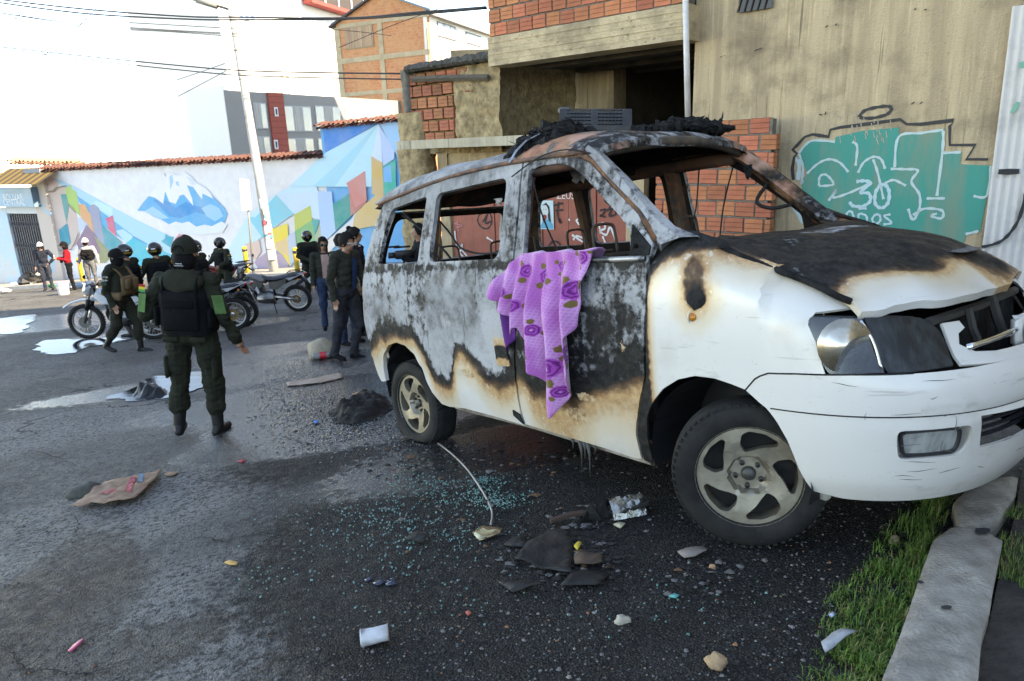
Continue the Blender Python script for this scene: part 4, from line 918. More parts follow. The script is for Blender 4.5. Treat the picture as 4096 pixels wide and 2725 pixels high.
# -------------------------------- the burnt minivan (local frame: x forward, y to its left, z up, origin under the rear axle)
VM=Matrix(((0.6288023,0.7755885,-0.0554088,-0.0943749),(-0.7670728,0.6304072,0.1191055,5.2556279),(0.1273069,-0.0323912,0.9913343,-0.3412201),(0,0,0,1)))
VI=VM.inverted()
van=empty('minivan',mat=VM,label='burnt-out white minivan with scorched roof and no glass beside the kerb',cat='minivan')
_ys=pchip([.20,.26,.32,.45,.6,.75,.9,1.02,1.15,1.25,1.45,1.65,1.80,1.9],[.755,.79,.812,.836,.847,.852,.852,.848,.838,.824,.781,.737,.700,.66])
def YS(z):return _ys(z)
_xr=pchip([.35,.45,.65,.93,1.15,1.4,1.6,1.75,1.86],[-.36,-.42,-.46,-.51,-.49,-.43,-.33,-.22,-.1])
RC=.13
def side_map(sgn):
 def f(x,z):
  Y=YS(z);X=x
  Y+=.006*sst(.575,.585,z)-.006*sst(.60,.66,z)
  Y-=.005*math.exp(-((z-1.03)/.012)**2)
  xr=_xr(z)
  if x<xr:
   a=min((xr-x)/RC,1.9);X=xr-RC*math.sin(min(a,math.pi/2));Y=Y-RC*(1-math.cos(min(a,math.pi/2)))-max(0,a-math.pi/2)*RC
  if z>.5 and x<2.25:Y+=.005*nz(x*2.5,z*2.5,2)+.004*nz(x*6,z*6,4)
  return V(X,-sgn*Y,z)if sgn>0 else V(X,Y,z)
 return f
_bn=pchip([-.75,-.46,-.20,.05,.163,.228,.301,.34,.40,.534,.62,.668,.72,.80,.887,.986,1.179,1.25,1.30,1.34,1.403,1.555,1.739,1.95,2.1,2.249,2.3],[.50,.66,.765,.785,.775,.72,.63,.53,.478,.472,.56,.70,.725,.69,.63,.56,.545,.585,.62,.60,.55,.53,.545,.61,.67,.735,.80])
_bf=pchip([2.28,2.31,2.36,2.44,2.5,2.6,2.7,2.87,3.0,3.3],[1.1,1.20,1.245,1.275,1.29,1.285,1.262,1.23,1.2,1.1])
def burn_side(x,z):
 b=z-_bn(x)+.03*nz(x*7,z*7)+.02*nz(x*17,z*5,3)
 return b*(1.25+.6*nz(x*2.3,5)-.75*sst(1.2,1.45,x))if b<0 else b
def peel_side(x,z):
 return max(1-math.hypot((x-1.86)/.13,(z-.565)/.05),1-math.hypot((x-1.74)/.17,(z-.455)/.06),1-math.hypot((x-.80)/.10,(z-.60)/.07),.6-math.hypot((x-2.12)/.05,(z-.85)/.12),0)
def ash_side(x,z):
 a=sst(.01+.09*nz(x*2.6,3),.15+.14*nz(x*2.1,8),z-_bn(x))*(1-.55*math.exp(-((z-1.265)/.03)**2))*(1-.62*sst(1.12,1.32,x)*(1-.5*sst(.95,1.25,z)))
 return a*(.75+.5*nz(x*2,z*1.2,7))
def burn_fender(x,z):
 b=z-_bf(x)
 d=math.hypot((x-2.548)/.9,(z-1.10));sp_=.055-d+.02*nz(x*22,z*22);b=max(b,sp_)
 d2=math.hypot((x-2.535)/.75,(z-1.19)/1.2);b=max(b,min(.035,.10-d2)-.03)
 b=max(b,-.03-(x-2.285)*2.0 if z<.8 else b,-.01-(x-2.285)*2.6)
 return b*2.2-.02 if b<0 else b
def zero(x,z):return 0.0
def van_paint():
 m=bpy.data.materials.new('scorched_van_paint');m.use_nodes=True;t=m.node_tree;b=t.nodes['Principled BSDF'];L=t.links.new
 tc=_n(t,'ShaderNodeTexCoord');P=tc.outputs['Object']
 def nzn(s,d=6,r=.62,st=(1,1,1),off=(0,0,0)):
  mp=_n(t,'ShaderNodeMapping');mp.inputs['Scale'].default_value=st;mp.inputs['Location'].default_value=off;L(P,mp.inputs[0])
  n=_n(t,'ShaderNodeTexNoise');n.inputs['Scale'].default_value=s;n.inputs['Detail'].default_value=d;n.inputs['Roughness'].default_value=r;L(mp.outputs[0],n.inputs[0]);return n.outputs[0]
 def mr(x,a,c,lo=0,hi=1):
  n=_n(t,'ShaderNodeMapRange');n.interpolation_type='SMOOTHSTEP'
  for i,v in enumerate((a,c,lo,hi)):n.inputs[i+1].default_value=v
  L(x,n.inputs[0]);return n.outputs[0]
 def mix(f,a,c):
  n=_n(t,'ShaderNodeMix',data_type='RGBA')
  if isinstance(f,float):n.inputs[0].default_value=f
  else:L(f,n.inputs[0])
  for i,v in((6,a),(7,c)):
   if isinstance(v,tuple):n.inputs[i].default_value=(*v,1)
   else:L(v,n.inputs[i])
  return n.outputs[2]
 def ma(a,op,c):
  n=_n(t,'ShaderNodeMath',operation=op)
  for i,v in((0,a),(1,c)):
   if isinstance(v,(int,float)):n.inputs[i].default_value=v
   else:L(v,n.inputs[i])
  return n.outputs[0]
 def att(n):
  a=_n(t,'ShaderNodeAttribute');a.attribute_name=n;return a.outputs['Fac']
 burn,ash,rust=att('burn'),att('ash'),att('rust')
 n1=nzn(9,5,.65);n2=nzn(30,4,.65);n3=nzn(3.2,4,.62);st=nzn(11,4,.6,(1,1,.16));sp=nzn(85,2,.6)
 bb=ma(ma(burn,'ADD',ma(ma(n1,'SUBTRACT',.5),'MULTIPLY',.10)),'ADD',ma(ma(n2,'SUBTRACT',.5),'MULTIPLY',.035))
 white=mix(mr(n3,.48,.7,0,.5),(.66,.635,.59),(.52,.48,.42));white=mix(mr(sp,.70,.76,0,.5),white,(.26,.23,.2))
 white=mix(mr(nzn(5,4,.7,(1,1,2.5),(3,1,0)),.60,.70,0,.35),white,(.40,.37,.33))
 white=mix(mr(nzn(10,3,.6,(.22,.22,3.5),(7,2,0)),.64,.72,0,.45),white,(.30,.27,.24))
 white=mix(mr(bb,-.34,-.08,0,.85),white,(.60,.47,.30))
 tan=mix(mr(n2,.3,.7),(.56,.35,.17),(.40,.22,.095))
 fl=mr(nzn(34,2,.5),.64,.68);c=mix(mr(bb,-.15,-.03),white,mix(fl,tan,(.58,.50,.40)))
 c=mix(mr(bb,-.045,.0),c,(.13,.065,.03))
 c=mix(mr(bb,-.02,.03),c,mix(mr(n2,.35,.7),(.012,.0115,.011),(.035,.032,.03)))
 g=mix(mr(n1,.34,.66),(.12,.118,.117),(.31,.31,.31));g=mix(mr(st,.56,.72,0,.8),g,(.05,.05,.052));g=mix(mr(n3,.52,.66,0,.75),g,(.43,.43,.43));g=mix(mr(nzn(1.5,3,.5),.42,.60,0,.55),g,(.45,.45,.45));g=mix(mr(sp,.64,.72,0,.3),g,(.66,.66,.66));g=mix(mr(nzn(26,3,.6,(1,1,.10),(4,0,2)),.62,.70,0,.75),g,(.035,.034,.033))
 fa=mr(ma(ma(ash,'ADD',ma(ma(n1,'SUBTRACT',.5),'MULTIPLY',1.1)),'ADD',ma(ma(ma(n2,'ADD',st),'SUBTRACT',1.0),'MULTIPLY',.8)),.28,.60)
 fa=ma(fa,'MULTIPLY',mr(bb,.0,.06));c=mix(fa,c,g)
 ru=mix(mr(n1,.35,.65),(.42,.17,.10),(.30,.20,.11));ru=mix(mr(n3,.5,.65),ru,(.52,.29,.21));ru=mix(mr(st,.58,.7,0,.7),ru,(.07,.065,.07))
 fr=mr(ma(rust,'ADD',ma(ma(n3,'SUBTRACT',.5),'MULTIPLY',1.5)),.35,.65);fr=ma(fr,'MULTIPLY',mr(bb,.0,.06));c=mix(fr,c,ru)
 vo_=_n(t,'ShaderNodeTexVoronoi');vo_.inputs['Scale'].default_value=55;L(P,vo_.inputs[0]);pl=mr(ma(ma(att('peel'),'ADD',ma(ma(n1,'SUBTRACT',.5),'MULTIPLY',1.2)),'SUBTRACT',ma(vo_.outputs['Distance'],'MULTIPLY',.35)),.22,.30);pl=ma(pl,'MULTIPLY',mr(att('peel'),.0,.1));c=mix(pl,c,mix(mr(n2,.4,.6),(.62,.46,.28),(.34,.19,.09)))
 L(c,b.inputs['Base Color'])
 rg=_n(t,'ShaderNodeMix',data_type='FLOAT');L(mr(bb,-.06,.06),rg.inputs[0]);rg.inputs[2].default_value=.30;L(mr(n1,.3,.7,.5,.85),rg.inputs[3]);L(rg.outputs[0],b.inputs['Roughness'])
 ct=_n(t,'ShaderNodeMath',operation='MULTIPLY');ct.inputs[1].default_value=.35;L(mr(bb,-.08,-.02,1,0),ct.inputs[0]);L(ct.outputs[0],b.inputs['Coat Weight']);b.inputs['Coat Roughness'].default_value=.12
 L(mr(bb,-.06,.03,.5,.18),b.inputs['Specular IOR Level'])
 bp=_n(t,'ShaderNodeBump');bp.inputs['Distance'].default_value=.006;L(mr(bb,-.08,.05,.05,.65),bp.inputs['Strength']);L(ma(n2,'ADD',ma(n1,'MULTIPLY',1.5)),bp.inputs['Height']);L(bp.outputs[0],b.inputs['Normal'])
 return m
VP=van_paint()
VIN=M('burnt_interior_steel',(.022,.019,.017),.95,spec=.15,col2=(.10,.05,.028),scale=5,bump=.6,bscale=40,lo=.52,hi=.75)
VBLK=M('charred_black',(.008,.008,.008),.92,spec=.15,col2=(.03,.03,.03),scale=14,bump=.5,bscale=60)
AT_SIDE={'peel':peel_side,'burn':burn_side,'ash':ash_side,'rust':lambda x,z:.35*sst(.9,1.0,nz(x*3,z*3)+.9)*0}
def quarter_outline():
 P=[(1.262,.40),(1.262,.315),(.97,.328),(.67,.334),(.476,.318),(.393,.325),(.31,.397),(.265,.476),(.227,.577),(.156,.664),(.052,.718),(-.088,.732),(-.202,.701),(-.288,.629),(-.33,.535),(-.345,.41),(-.40,.40)]
 for z in(.40,.5,.65,.8,.93,1.05,1.15,1.3,1.4,1.5,1.6,1.70):P.append((_xr(z)-.215,z))
 P+=[(-.36,1.735),(-.189,1.757),(.057,1.783),(.364,1.814),(.876,1.838),(1.15,1.838),(1.306,1.832),(1.306,1.61),(1.309,1.40),(1.300,1.26),(1.306,1.01),(1.285,.80),(1.268,.68),(1.262,.55)]
 return P
REARWIN=rounded([(-.13,1.69),(.338,1.737),(.316,1.62),(.273,1.296),(-.277,1.303),(-.228,1.476),(-.175,1.62)],.04)
MIDWIN=rounded([(.452,1.74),(1.185,1.762),(1.185,1.55),(1.166,1.30),(.412,1.30),(.43,1.50)],.06)
DOOR=[(1.278,.40),(1.282,.325),(1.62,.308),(1.93,.292),(2.10,.276),(2.150,.285),(2.148,.416),(2.178,.54),(2.240,.718),(2.252,.90),(2.270,1.08),(2.276,1.25),(2.310,1.325),(2.20,1.475),(2.045,1.595),(1.858,1.752),(1.765,1.792),(1.571,1.818),(1.322,1.824),(1.322,1.61),(1.325,1.40),(1.316,1.26),(1.322,1.01),(1.301,.80),(1.284,.68),(1.278,.55)]
DWIN=rounded([(1.375,1.772),(1.475,1.788),(1.62,1.782),(1.715,1.757),(1.82,1.695),(1.97,1.57),(2.09,1.472),(2.165,1.40),(2.172,1.285),(1.395,1.292)],.02)
FENDER=[(2.288,1.25),(2.283,1.08),(2.265,.90),(2.253,.718),(2.191,.54),(2.161,.416),(2.164,.28),(2.20,.268),(2.222,.30),(2.222,.42),(2.236,.526),(2.286,.61),(2.347,.673),(2.437,.728),(2.532,.754),(2.629,.753),(2.712,.737),(2.772,.722),(2.82,.770),(2.88,.800),(2.99,.808),(3.10,.811),(3.063,.936),(3.034,1.0),(3.05,1.042),(3.15,1.050),(3.235,1.058),(3.20,1.085),(3.11,1.115),(3.01,1.158),(2.9,1.205),(2.79,1.245),(2.66,1.295),(2.575,1.335),(2.47,1.372),(2.42,1.385),(2.345,1.33),(2.322,1.31)]
_ft=pchip([2.28,2.42,2.575,2.66,2.79,2.9,3.01,3.11,3.24],[1.33,1.385,1.335,1.295,1.245,1.205,1.158,1.115,1.058])
_Af=pchip([.20,.25,.30,.40,.55,.64,.652,.662,.675,.76,.80,.825,.85,1.0,1.1,1.3],[.50,.575,.62,.68,.72,.737,.728,.728,.742,.738,.72,.695,.665,.56,.47,.25])
_Bf=pchip([.20,.25,.3,.4,.645,.8,1.0,1.1,1.3],[.70,.74,.775,.82,.85,.852,.842,.815,.72])
NF,X0=2.5,2.86
def front_pt(phi,z,sgn,inset=0):
 """phi 0 = centre line, pi/2 = side"""
 A,B=_Af(z)-inset,_Bf(z)-inset
 if phi>math.pi/2:return V(X0-(phi-math.pi/2)*.8,-sgn*B,z)
 c,s_=max(math.cos(phi),0),max(math.sin(phi),0)
 return V(X0+A*c**(2/NF),-sgn*B*s_**(2/NF),z)
def phi_of(y,z):
 k=min(abs(y)/_Bf(z),1);s_=k**(NF/2);return math.asin(min(1,s_))
def phi_x(x,z):
 if x<X0:return math.pi/2+(X0-x)/.8
 k=min((x-X0)/_Af(z),1);return math.acos(min(1,k**(NF/2)))
def fender_map(sgn):
 def f(x,z):
  Y=YS(z)
  if x>X0:k=min((x-X0)/_Af(z),.9999);Y=min(Y,_Bf(z)*(1-k**NF)**(1/NF))
  zt=_ft(x);w_=sst(zt-.17,zt+.02,z);Y-=(.10+.02*sst(2.3,2.6,x))*w_*w_
  return V(x,-sgn*Y,z)
 return f
KP=.8
fp=lambda y,z:(phi_of(y,z)*KP,z)
fxp=lambda x,z:(phi_x(x,z)*KP,z)
def front_map(sgn,inset=0):return lambda u,z:front_pt(u/KP,z,sgn,inset)
BUMPER=[(0,.30),(0,.812)]+[(phi_of(y,.815)*KP,.815)for y in(-.25,-.45,-.56,-.69,-.80)]+[fxp(2.99,.808),fxp(2.88,.800),fxp(2.82,.770),fxp(2.776,.720),fxp(2.865,.656),fxp(2.912,.599),fxp(2.947,.532),fxp(2.966,.471),fxp(2.98,.416),fxp(2.998,.363),fxp(3.012,.318)]+[fp(-y,.30)for y in(.74,.66,.5,.3,.12)]
FOGREC=rounded([fp(-.735,.605),fp(-.715,.490),fp(-.545,.492),fp(-.52,.55),fp(-.535,.610)],.03)
FOG=rounded([fp(-.724,.594),fp(-.704,.502),fp(-.563,.505),fp(-.556,.55),fp(-.566,.598)],.02)
LOWG=[(0,.515),(0,.625)]+[fp(-.25,.63),fp(-.505,.638),fp(-.475,.508),fp(-.25,.508)]
HL=rounded([fp(-.832,.97),fp(-.815,1.028),fp(-.72,1.016),fp(-.65,1.011),fp(-.56,.998),fp(-.522,.955),fp(-.524,.895),fp(-.56,.828),fp(-.69,.82),fp(-.826,.816),fp(-.825,.93)],.012)
white_attr={'burn':lambda u,z:-.3+.03*nz(u*3,z*3),'ash':lambda u,z:0,'rust':lambda u,z:0}
def front_burn(u,z):return-.22+.2*sst(.80,1.0,z)*(.5+.5*nz(u*6,z*6))
CHROME=M('chrome',(.75,.75,.75),.12,metal=1.0);BLKP=M('black_plastic',(.018,.018,.02),.55)
LENSD=M('sooty_lens',(.010,.011,.012),.42,col2=(.035,.045,.05),scale=6,stretch=(4,4,.5),spec=.35,lo=.45,hi=.7)
GLASS=M('lamp_glass',(.93,.95,.95),.04,trans=1.0);AMBER=M('amber_lens',(.62,.22,.02),.2,coat=.5)
REFL=M('lamp_reflector',(.72,.68,.58),.2,metal=.85,col2=(.40,.30,.18),scale=5,r2=.35)
AW=(1.4,0,.9)
def build_van():
 for sgn in(1,-1):
  sm=side_map(sgn)
  flip=(lambda f:f)if sgn>0 else(lambda f:(lambda x,z:f(x,z)))
  def mk(name,out,holes,mp,at_,sp=.035,thick=.03,mats=(VP,VIN),**k):
   return panel(name,out,holes,sp,mp,list(mats),van,thick,at_,away=AW)
  if sgn>0:at_s,at_f=AT_SIDE,{'burn':burn_fender,'ash':lambda x,z:0.12*sst(0,.1,z-_bf(x)),'rust':zero}
  else:at_s,at_f={'burn':lambda x,z:burn_side(x+.13,z+.04),'ash':ash_side,'rust':zero},{'burn':lambda x,z:z-_bf(x),'ash':zero,'rust':zero}
  qp=mk('quarter_panel',quarter_outline(),[REARWIN,MIDWIN],sm,at_s,.026)
  dr=mk('door',DOOR,[DWIN],sm,at_s,.028)
  fe=mk('fender',FENDER,[],fender_map(sgn),at_f,.028,.012)
  if sgn>0:
   mk('fuel_flap',rounded([(1.112,.843),(1.208,.846),(1.245,.678),(1.122,.672)],.012),[],lambda x,z:sm(x,z)+V(0,-.012,0),{'burn':lambda x,z:.05 if .72<z<.79 else-.08+.12*nz(x*9,z*9),'ash':zero,'rust':zero},.02,.008)
  mb=MB();mb.tube([sm(x,1.272)+V(0,-.006*sgn,0)for x in np.linspace(1.33,2.27,14)],.014,6);mb.build('sill_strip',M('scorched_alloy',(.45,.44,.42),.45,metal=.6,col2=(.06,.06,.06),scale=9,lo=.45,hi=.55),dr,smooth=True)
  mb=MB();mb.tube([sm(x,z)+V(0,.018*sgn,0)for x,z in((2.315,1.35),(2.19,1.482),(2.045,1.607),(1.858,1.765),(1.765,1.803),(1.571,1.828),(1.31,1.833))],.018,6);mb.build('door_seal',M('rusted_seal',(.05,.035,.028),.9,col2=(.25,.11,.05),scale=16),van,smooth=True)
  mb=MB();mb.prism([sm(2.178,1.285)+V(0,-.01*sgn,0),sm(2.178,1.43)+V(0,-.008*sgn,0),sm(2.295,1.325)+V(0,-.008*sgn,0),sm(2.29,1.285)+V(0,-.01*sgn,0)],(0,.03*sgn,0));o=mb.build('mirror_mount',VBLK,dr)
  mb=MB()
  for k in range(9):mb.ball(sm(2.23+.03*nz(k),1.33+.05*nz(k,3))+V(0,-.03*sgn,0),.012+.012*abs(nz(k,7)),7)
  mb.build('melted_mirror',VBLK,dr)
  lowp=[(1.80,1.828),(1.87,1.774),(2.016,1.637),(2.152,1.507),(2.25,1.412),(2.345,1.33)]
  upp=[(1.815,-.645,1.836),(1.905,-.655,1.790),(2.085,-.68,1.645),(2.235,-.70,1.51),(2.36,-.715,1.405),(2.50,-.73,1.352)]
  rows=[[],[],[]]
  for(x,z),u in zip(lowp,upp):
   a=sm(x,z)+V(0,.004*sgn,0);b_=V(u[0],u[1]*sgn,u[2]);m_=a.lerp(b_,.5)+V(.014,-.016*sgn,.014)
   rows[0].append(a);rows[1].append(m_);rows[2].append(b_)
  inn=[[p+V(-.035,.045*sgn,-.035)for p in r_]for r_ in(rows[2],rows[0])]
  mb=MB();mb.sheet(rows+inn+[rows[0]]);o=mb.build('windscreen_pillar',VP,van,smooth=True,ang=50)
  for k,v in(('burn',.3),('ash',.62 if sgn>0 else .2),('rust',.12 if sgn>0 else .45)):
   a=o.data.attributes.new(k,'FLOAT','POINT');a.data.foreach_set('value',[v]*len(o.data.vertices))
  for xx,w_ in((1.30,.10),(.36,.07)):
   mb=MB();P=[]
   rows=[[sm(xx-w_/2+.0,z)+V(0,.035*sgn,0),sm(xx-w_/2+.01,z)+V(0,.085*sgn,0),sm(xx+w_/2-.01,z)+V(0,.085*sgn,0),sm(xx+w_/2,z)+V(0,.035*sgn,0)]for z in np.linspace(.45,1.80,12)]
   mb.sheet(rows);mb.build('inner_pillar',M('rusted_pillar',(.16,.075,.04),.85,col2=(.035,.03,.028),scale=7,bump=.6,bscale=25),van)
  mb=MB();mb.tube([V(x,-sgn*(YS(1.78)-.06),1.755+.03*math.sin(x))for x in np.linspace(-.2,1.8,10)],.045,6);mb.build('roof_rail',M('rust_rail',(.20,.085,.045),.85,col2=(.03,.027,.025),scale=4),van,smooth=True)
  for cx,rr_,lo_ in((-.02,.37,.3),(2.62,.40,.3)):
   mb=MB();rows=[]
   for yy in(.80,.42):
    rows.append([V(cx+rr_*math.cos(a),-sgn*yy,.36+rr_*.97*math.sin(a))for a in np.linspace(-.25,math.pi+.25,20)])
   mb.sheet(rows);mb.add(rows[1],[tuple(range(20))]);mb.build('wheel_housing',BLKP if cx>1 else VBLK,van)
  fm=front_map(sgn)
  bo=panel('bumper',BUMPER,[FOGREC,LOWG],.03,fm,[VP,BLKP],van,.012,{'burn':lambda u,z:-.6,'ash':zero,'rust':zero},away=AW)
  seam=M('panel_gap',(.01,.01,.01),.9)
  mb=MB();mb.tube([front_pt(u/KP,.657,sgn,-.001)for u in np.linspace(fp(-.05,.657)[0]if sgn>0 else 0,fxp(2.885,.657)[0],30)],.0028,4);mb.build('bumper_seam',seam,bo)
  mb=MB();mb.tube([fm(*p)for p in resample([Vector(q)for q in[(phi_of(y,.815)*KP,.8155)for y in(-.69,-.80)]+[fxp(2.99,.8085),fxp(2.88,.8005),fxp(2.82,.7705),fxp(2.776,.7205)]],.03,False)],.0035,4);mb.build('bumper_gap',seam,bo)
  rc=panel('fog_lamp_recess',FOGREC,[],.03,front_map(sgn,.05),[VP,BLKP],van,.01,{'burn':lambda u,z:-.6,'ash':zero,'rust':zero},away=AW)
  mb=MB();n_=len(FOGREC);mb.sheet([[front_pt(p[0]/KP,p[1],sgn,.002)for p in FOGREC+FOGREC[:1]],[front_pt(p[0]/KP,p[1],sgn,.05)for p in FOGREC+FOGREC[:1]]]);o2=mb.build('recess_wall',VP,rc,smooth=True)
  for k,v in(('burn',-.6),('ash',0),('rust',0)):
   a=o2.data.attributes.new(k,'FLOAT','POINT');a.data.foreach_set('value',[v]*len(o2.data.vertices))
  fl=panel('fog_lamp',FOG,[],.03,front_map(sgn,.018),[M('fog_glass',(.42,.44,.42),.15,col2=(.68,.70,.66),scale=14,stretch=(1,4,1),metal=.5,coat=.7),BLKP],van,.02,away=AW)
  mb=MB();mb.tube([front_pt(p[0]/KP,p[1],sgn,.016)for p in FOG+FOG[:1]],.008,5);mb.build('lamp_bezel',BLKP,fl)
  for z in(.535,.565,.595,.622):
   mb=MB();mb.tube([front_pt(u/KP,z,sgn,.05)for u in np.linspace(0,fp(-.49,z)[0],8)],.012,5,flat=.5);mb.build('grille_slat',M('blue_black_plastic',(.02,.021,.03),.5),van)
  us=[p[0]for p in HL];um=fp(-.765,.9)[0]
  half=lambda keep:[p for p in HL if keep(p[0])]
  uo=sorted(us)
  umid=fp(-.74,.9)[0]
  inner=[Vector(p)for p in HL if p[0]<umid];outer=[Vector(p)for p in HL if p[0]>=umid]
  zt_,zb_=1.017,.818
  pin=[(umid-.003,zb_+.002)]+[tuple(p)for p in sorted(inner,key=lambda p:-math.atan2(p[1]-.9,p[0]-umid+.05)if False else math.atan2(p[1]-.9,-(p[0]-umid-.01)))]+[(umid-.012,zt_)]
  hl=panel('headlamp',HL,[],.03,front_map(sgn,.045),[BLKP,BLKP],van,.01,away=AW)
  il=panel('inner_lens',pin,[],.03,front_map(sgn,.004),[LENSD,BLKP],hl,.01,away=AW)
  c0=front_pt(fp(-.79,.93)[0]/KP,.918,sgn,.012);nrm=V(.62,-sgn*.78,.05).normalized();ax=nrm.to_track_quat('Z','Y').to_matrix()
  mb=MB();mb.lathe([(.098,.012),(.092,-.004),(.066,-.022),(.03,-.034),(.004,-.038)],c0,20,ax@Matrix.Diagonal((1.0,1.05,1)));mb.build('reflector',REFL,hl,smooth=True)
  mb=MB();mb.tube([front_pt((umid+.02*math.sin(t*math.pi)*-1+.012)/KP,zb_+.01+(zt_-zb_-.02)*t,sgn,.006)for t in np.linspace(0,1,9)],.007,6);mb.build('chrome_strip',CHROME,hl,smooth=True)
  pout=[(umid+.01,zb_+.004)]+[(umid+.002,zt_-.002)]+[tuple(p)for p in sorted(outer,key=lambda p:math.atan2(-(p[1]-.9),p[0]-umid+.02))]
  gl=panel('outer_lens',pout,[],.03,front_map(sgn,.001),[GLASS,GLASS],hl,.005,away=AW)
  mb=MB();mb.ball(c0+nrm*-.012,.016,10);mb.tube([c0-nrm*.03,c0-nrm*.01],.012,8);mb.build('bulb',M('bulb_glass',(.7,.66,.55),.1),hl,smooth=True)
  if sgn>0:
   c=fender_map(1)(2.526,1.012);mb=MB();mb.ball(c+V(0,.004,0),(.026,.022,.019),12);o=mb.build('side_repeater',AMBER,fe,smooth=True)
   mb=MB();mb.tube([c+V(-.002,-.014,.028),c+V(-.004,-.023,0),c+V(-.003,-.014,-.022)],.004,5);mb.build('repeater_clip',M('pale_clip',(.6,.58,.54),.4),o)
   mb=MB();ring=[fender_map(1)(2.55+.048*math.cos(a)*(1+.3*nz(3*math.cos(a),3*math.sin(a))),1.09+.042*math.sin(a)*(1+.35*nz(3*math.cos(a),3*math.sin(a),4)))+V(0,-.003,0)for a in np.linspace(0,2*math.pi,19)[:-1]]
   mb.add(ring,[tuple(range(18))]);mb.build('burnt_hole',VBLK,fe)
 def gm(y,z):
  s_=1 if y<=0 else-1;return front_pt(phi_of(y,z),z,s_,.004)
 GS=[(-.535,.826),(-.49,.968),(-.405,.966),(-.40,.94),(-.447,.925),(-.475,.89),(-.43,.858),(-.33,.846),(0,.836),(.33,.846),(.43,.858),(.475,.89),(.447,.925),(.40,.94),(.405,.966),(.49,.968),(.535,.826),(.4,.815),(0,.81),(-.4,.815)]
 o=panel('grille_surround',GS,[],.03,gm,[VP,BLKP],van,.012,{'burn':lambda y,z:-.5+.42*sst(.92,1.0,z),'ash':zero,'rust':zero},away=AW)
 mb=MB();mb.tube([gm(y,.886-.012*(abs(y)/.47)**2+0*y)+V(.0,0,0)for y in np.linspace(-.455,.455,21)],.013,8);mb.build('chrome_bar',CHROME,van,smooth=True)
 c=gm(0,.875)+V(.012,0,0)
 mb=MB();mb.bbox(c+V(-.02,0,0),(.04,.17,.13),.03);mb.build('emblem_mount',VP,van,ang=60)
 em=MB();ax=Matrix(((0,0,1),(1,0,0),(0,1,0)))
 def ring(a,b_,dz=0,n=28):return[c+V(.014,a*math.cos(t),b_*math.sin(t)+dz)for t in np.linspace(0,2*math.pi,n)]
 em.tube(ring(.068,.046),.007,6,cap=False);em.tube(ring(.024,.044),.005,6,cap=False);em.tube(ring(.046,.018,.022),.005,6,cap=False);em.build('emblem',CHROME,van,smooth=True)
 mb=MB();mb.ball(c+V(.006,0,0),(.006,.064,.043),16);mb.build('emblem_back',BLKP,van,smooth=True)
 mb=MB();mb.bbox((X0+.742,0,.555),(.01,.34,.14),.012);pl=mb.build('licence_plate',M('plate_white',(.66,.68,.70),.5),van)
 pm=VM@Matrix.Translation(V(X0+.7485,0,.55))@Matrix(((0,0,1,0),(1,0,0,0),(0,1,0,0),(0,0,0,1)))
 mb=MB();mb.box((X0+.7485,0,.605),(.002,.30,.022));mb.build('plate_band',M('plate_blue',(.03,.12,.45),.5),pl)
 mb=MB();mb.box((2.85,0,.6),(.5,1.1,.5));mb.build('engine_block',VBLK,van)
 mb=MB();mb.box((3.30,0,.72),(.06,1.0,.45));mb.build('radiator',VBLK,van)
 mb=MB();mb.tube([(3.36,-.18,.98),(3.38,-.19,.9),(3.40,-.18,.84)],.016,6);mb.tube([(3.35,.12,.99),(3.38,.1,.9),(3.4,.1,.84)],.02,6);mb.tube([(3.33,-.5,.97),(3.34,0,.965),(3.33,.5,.97)],.02,6);mb.build('bonnet_latch',M('burnt_bracket',(.05,.045,.04),.7),van)
 zn=pchip([2.45,2.588,2.667,2.796,2.905,3.009,3.108,3.178,3.24,3.5],[1.375,1.325,1.283,1.232,1.193,1.152,1.103,1.076,1.045,.97])
 z0=pchip([2.3,2.5,2.75,2.95,3.1,3.25,3.35,3.46],[1.30,1.325,1.325,1.305,1.268,1.205,1.145,1.06])
 xf=pchip([0,.31,.473,.531,.673,.72],[3.455,3.405,3.36,3.315,3.225,3.18]);xb=pchip([0,.5,.72],[2.40,2.47,2.575])
 rows=[];nu,nv=40,44
 for i in range(nu+1):
  row=[]
  for j in range(nv+1):
   y=-.715+1.43*j/nv;a,b_=xb(abs(y)),xf(abs(y));x=a+(b_-a)*i/nu
   k=abs(y)/.715;w_=1-k**2.2;z=zn(min(x,3.24)if abs(y)>.6 else x)*(1-w_)+z0(x)*w_
   fr=sst(.86,1.0,i/nu);z-=.035*fr*fr*(1-.6*math.exp(-((y-.12)/.3)**2))
   z+=.018*math.exp(-((y-.15)/.25)**2)*fr+.012*nz(x*4,y*4)*w_+.006*nz(x*11,y*11)*w_*sst(.3,.8,i/nu)
   if y<-.2:z+=.010*math.exp(-((x-3.28)/.05)**2)*math.sin((y+.2)*18)*w_
   row.append(V(x,y,z))
  rows.append(row)
 mb=MB();mb.sheet(rows);c_=nv+1
 low=[[p+V(-.015 if i==nu else 0,0,-.03)for p in r_]for i,r_ in enumerate(rows)]
 top_n=len(mb.f);mb.sheet([rows[-1],low[-1],low[-2]]);mb.sheet([[r_[0]for r_ in rows],[r_[0]for r_ in low]]);mb.sheet([[r_[-1]for r_ in rows],[r_[-1]for r_ in low]])
 o=mb.build('bonnet',VP,van,smooth=True,ang=50)
 bv,av,rv=[],[],[]
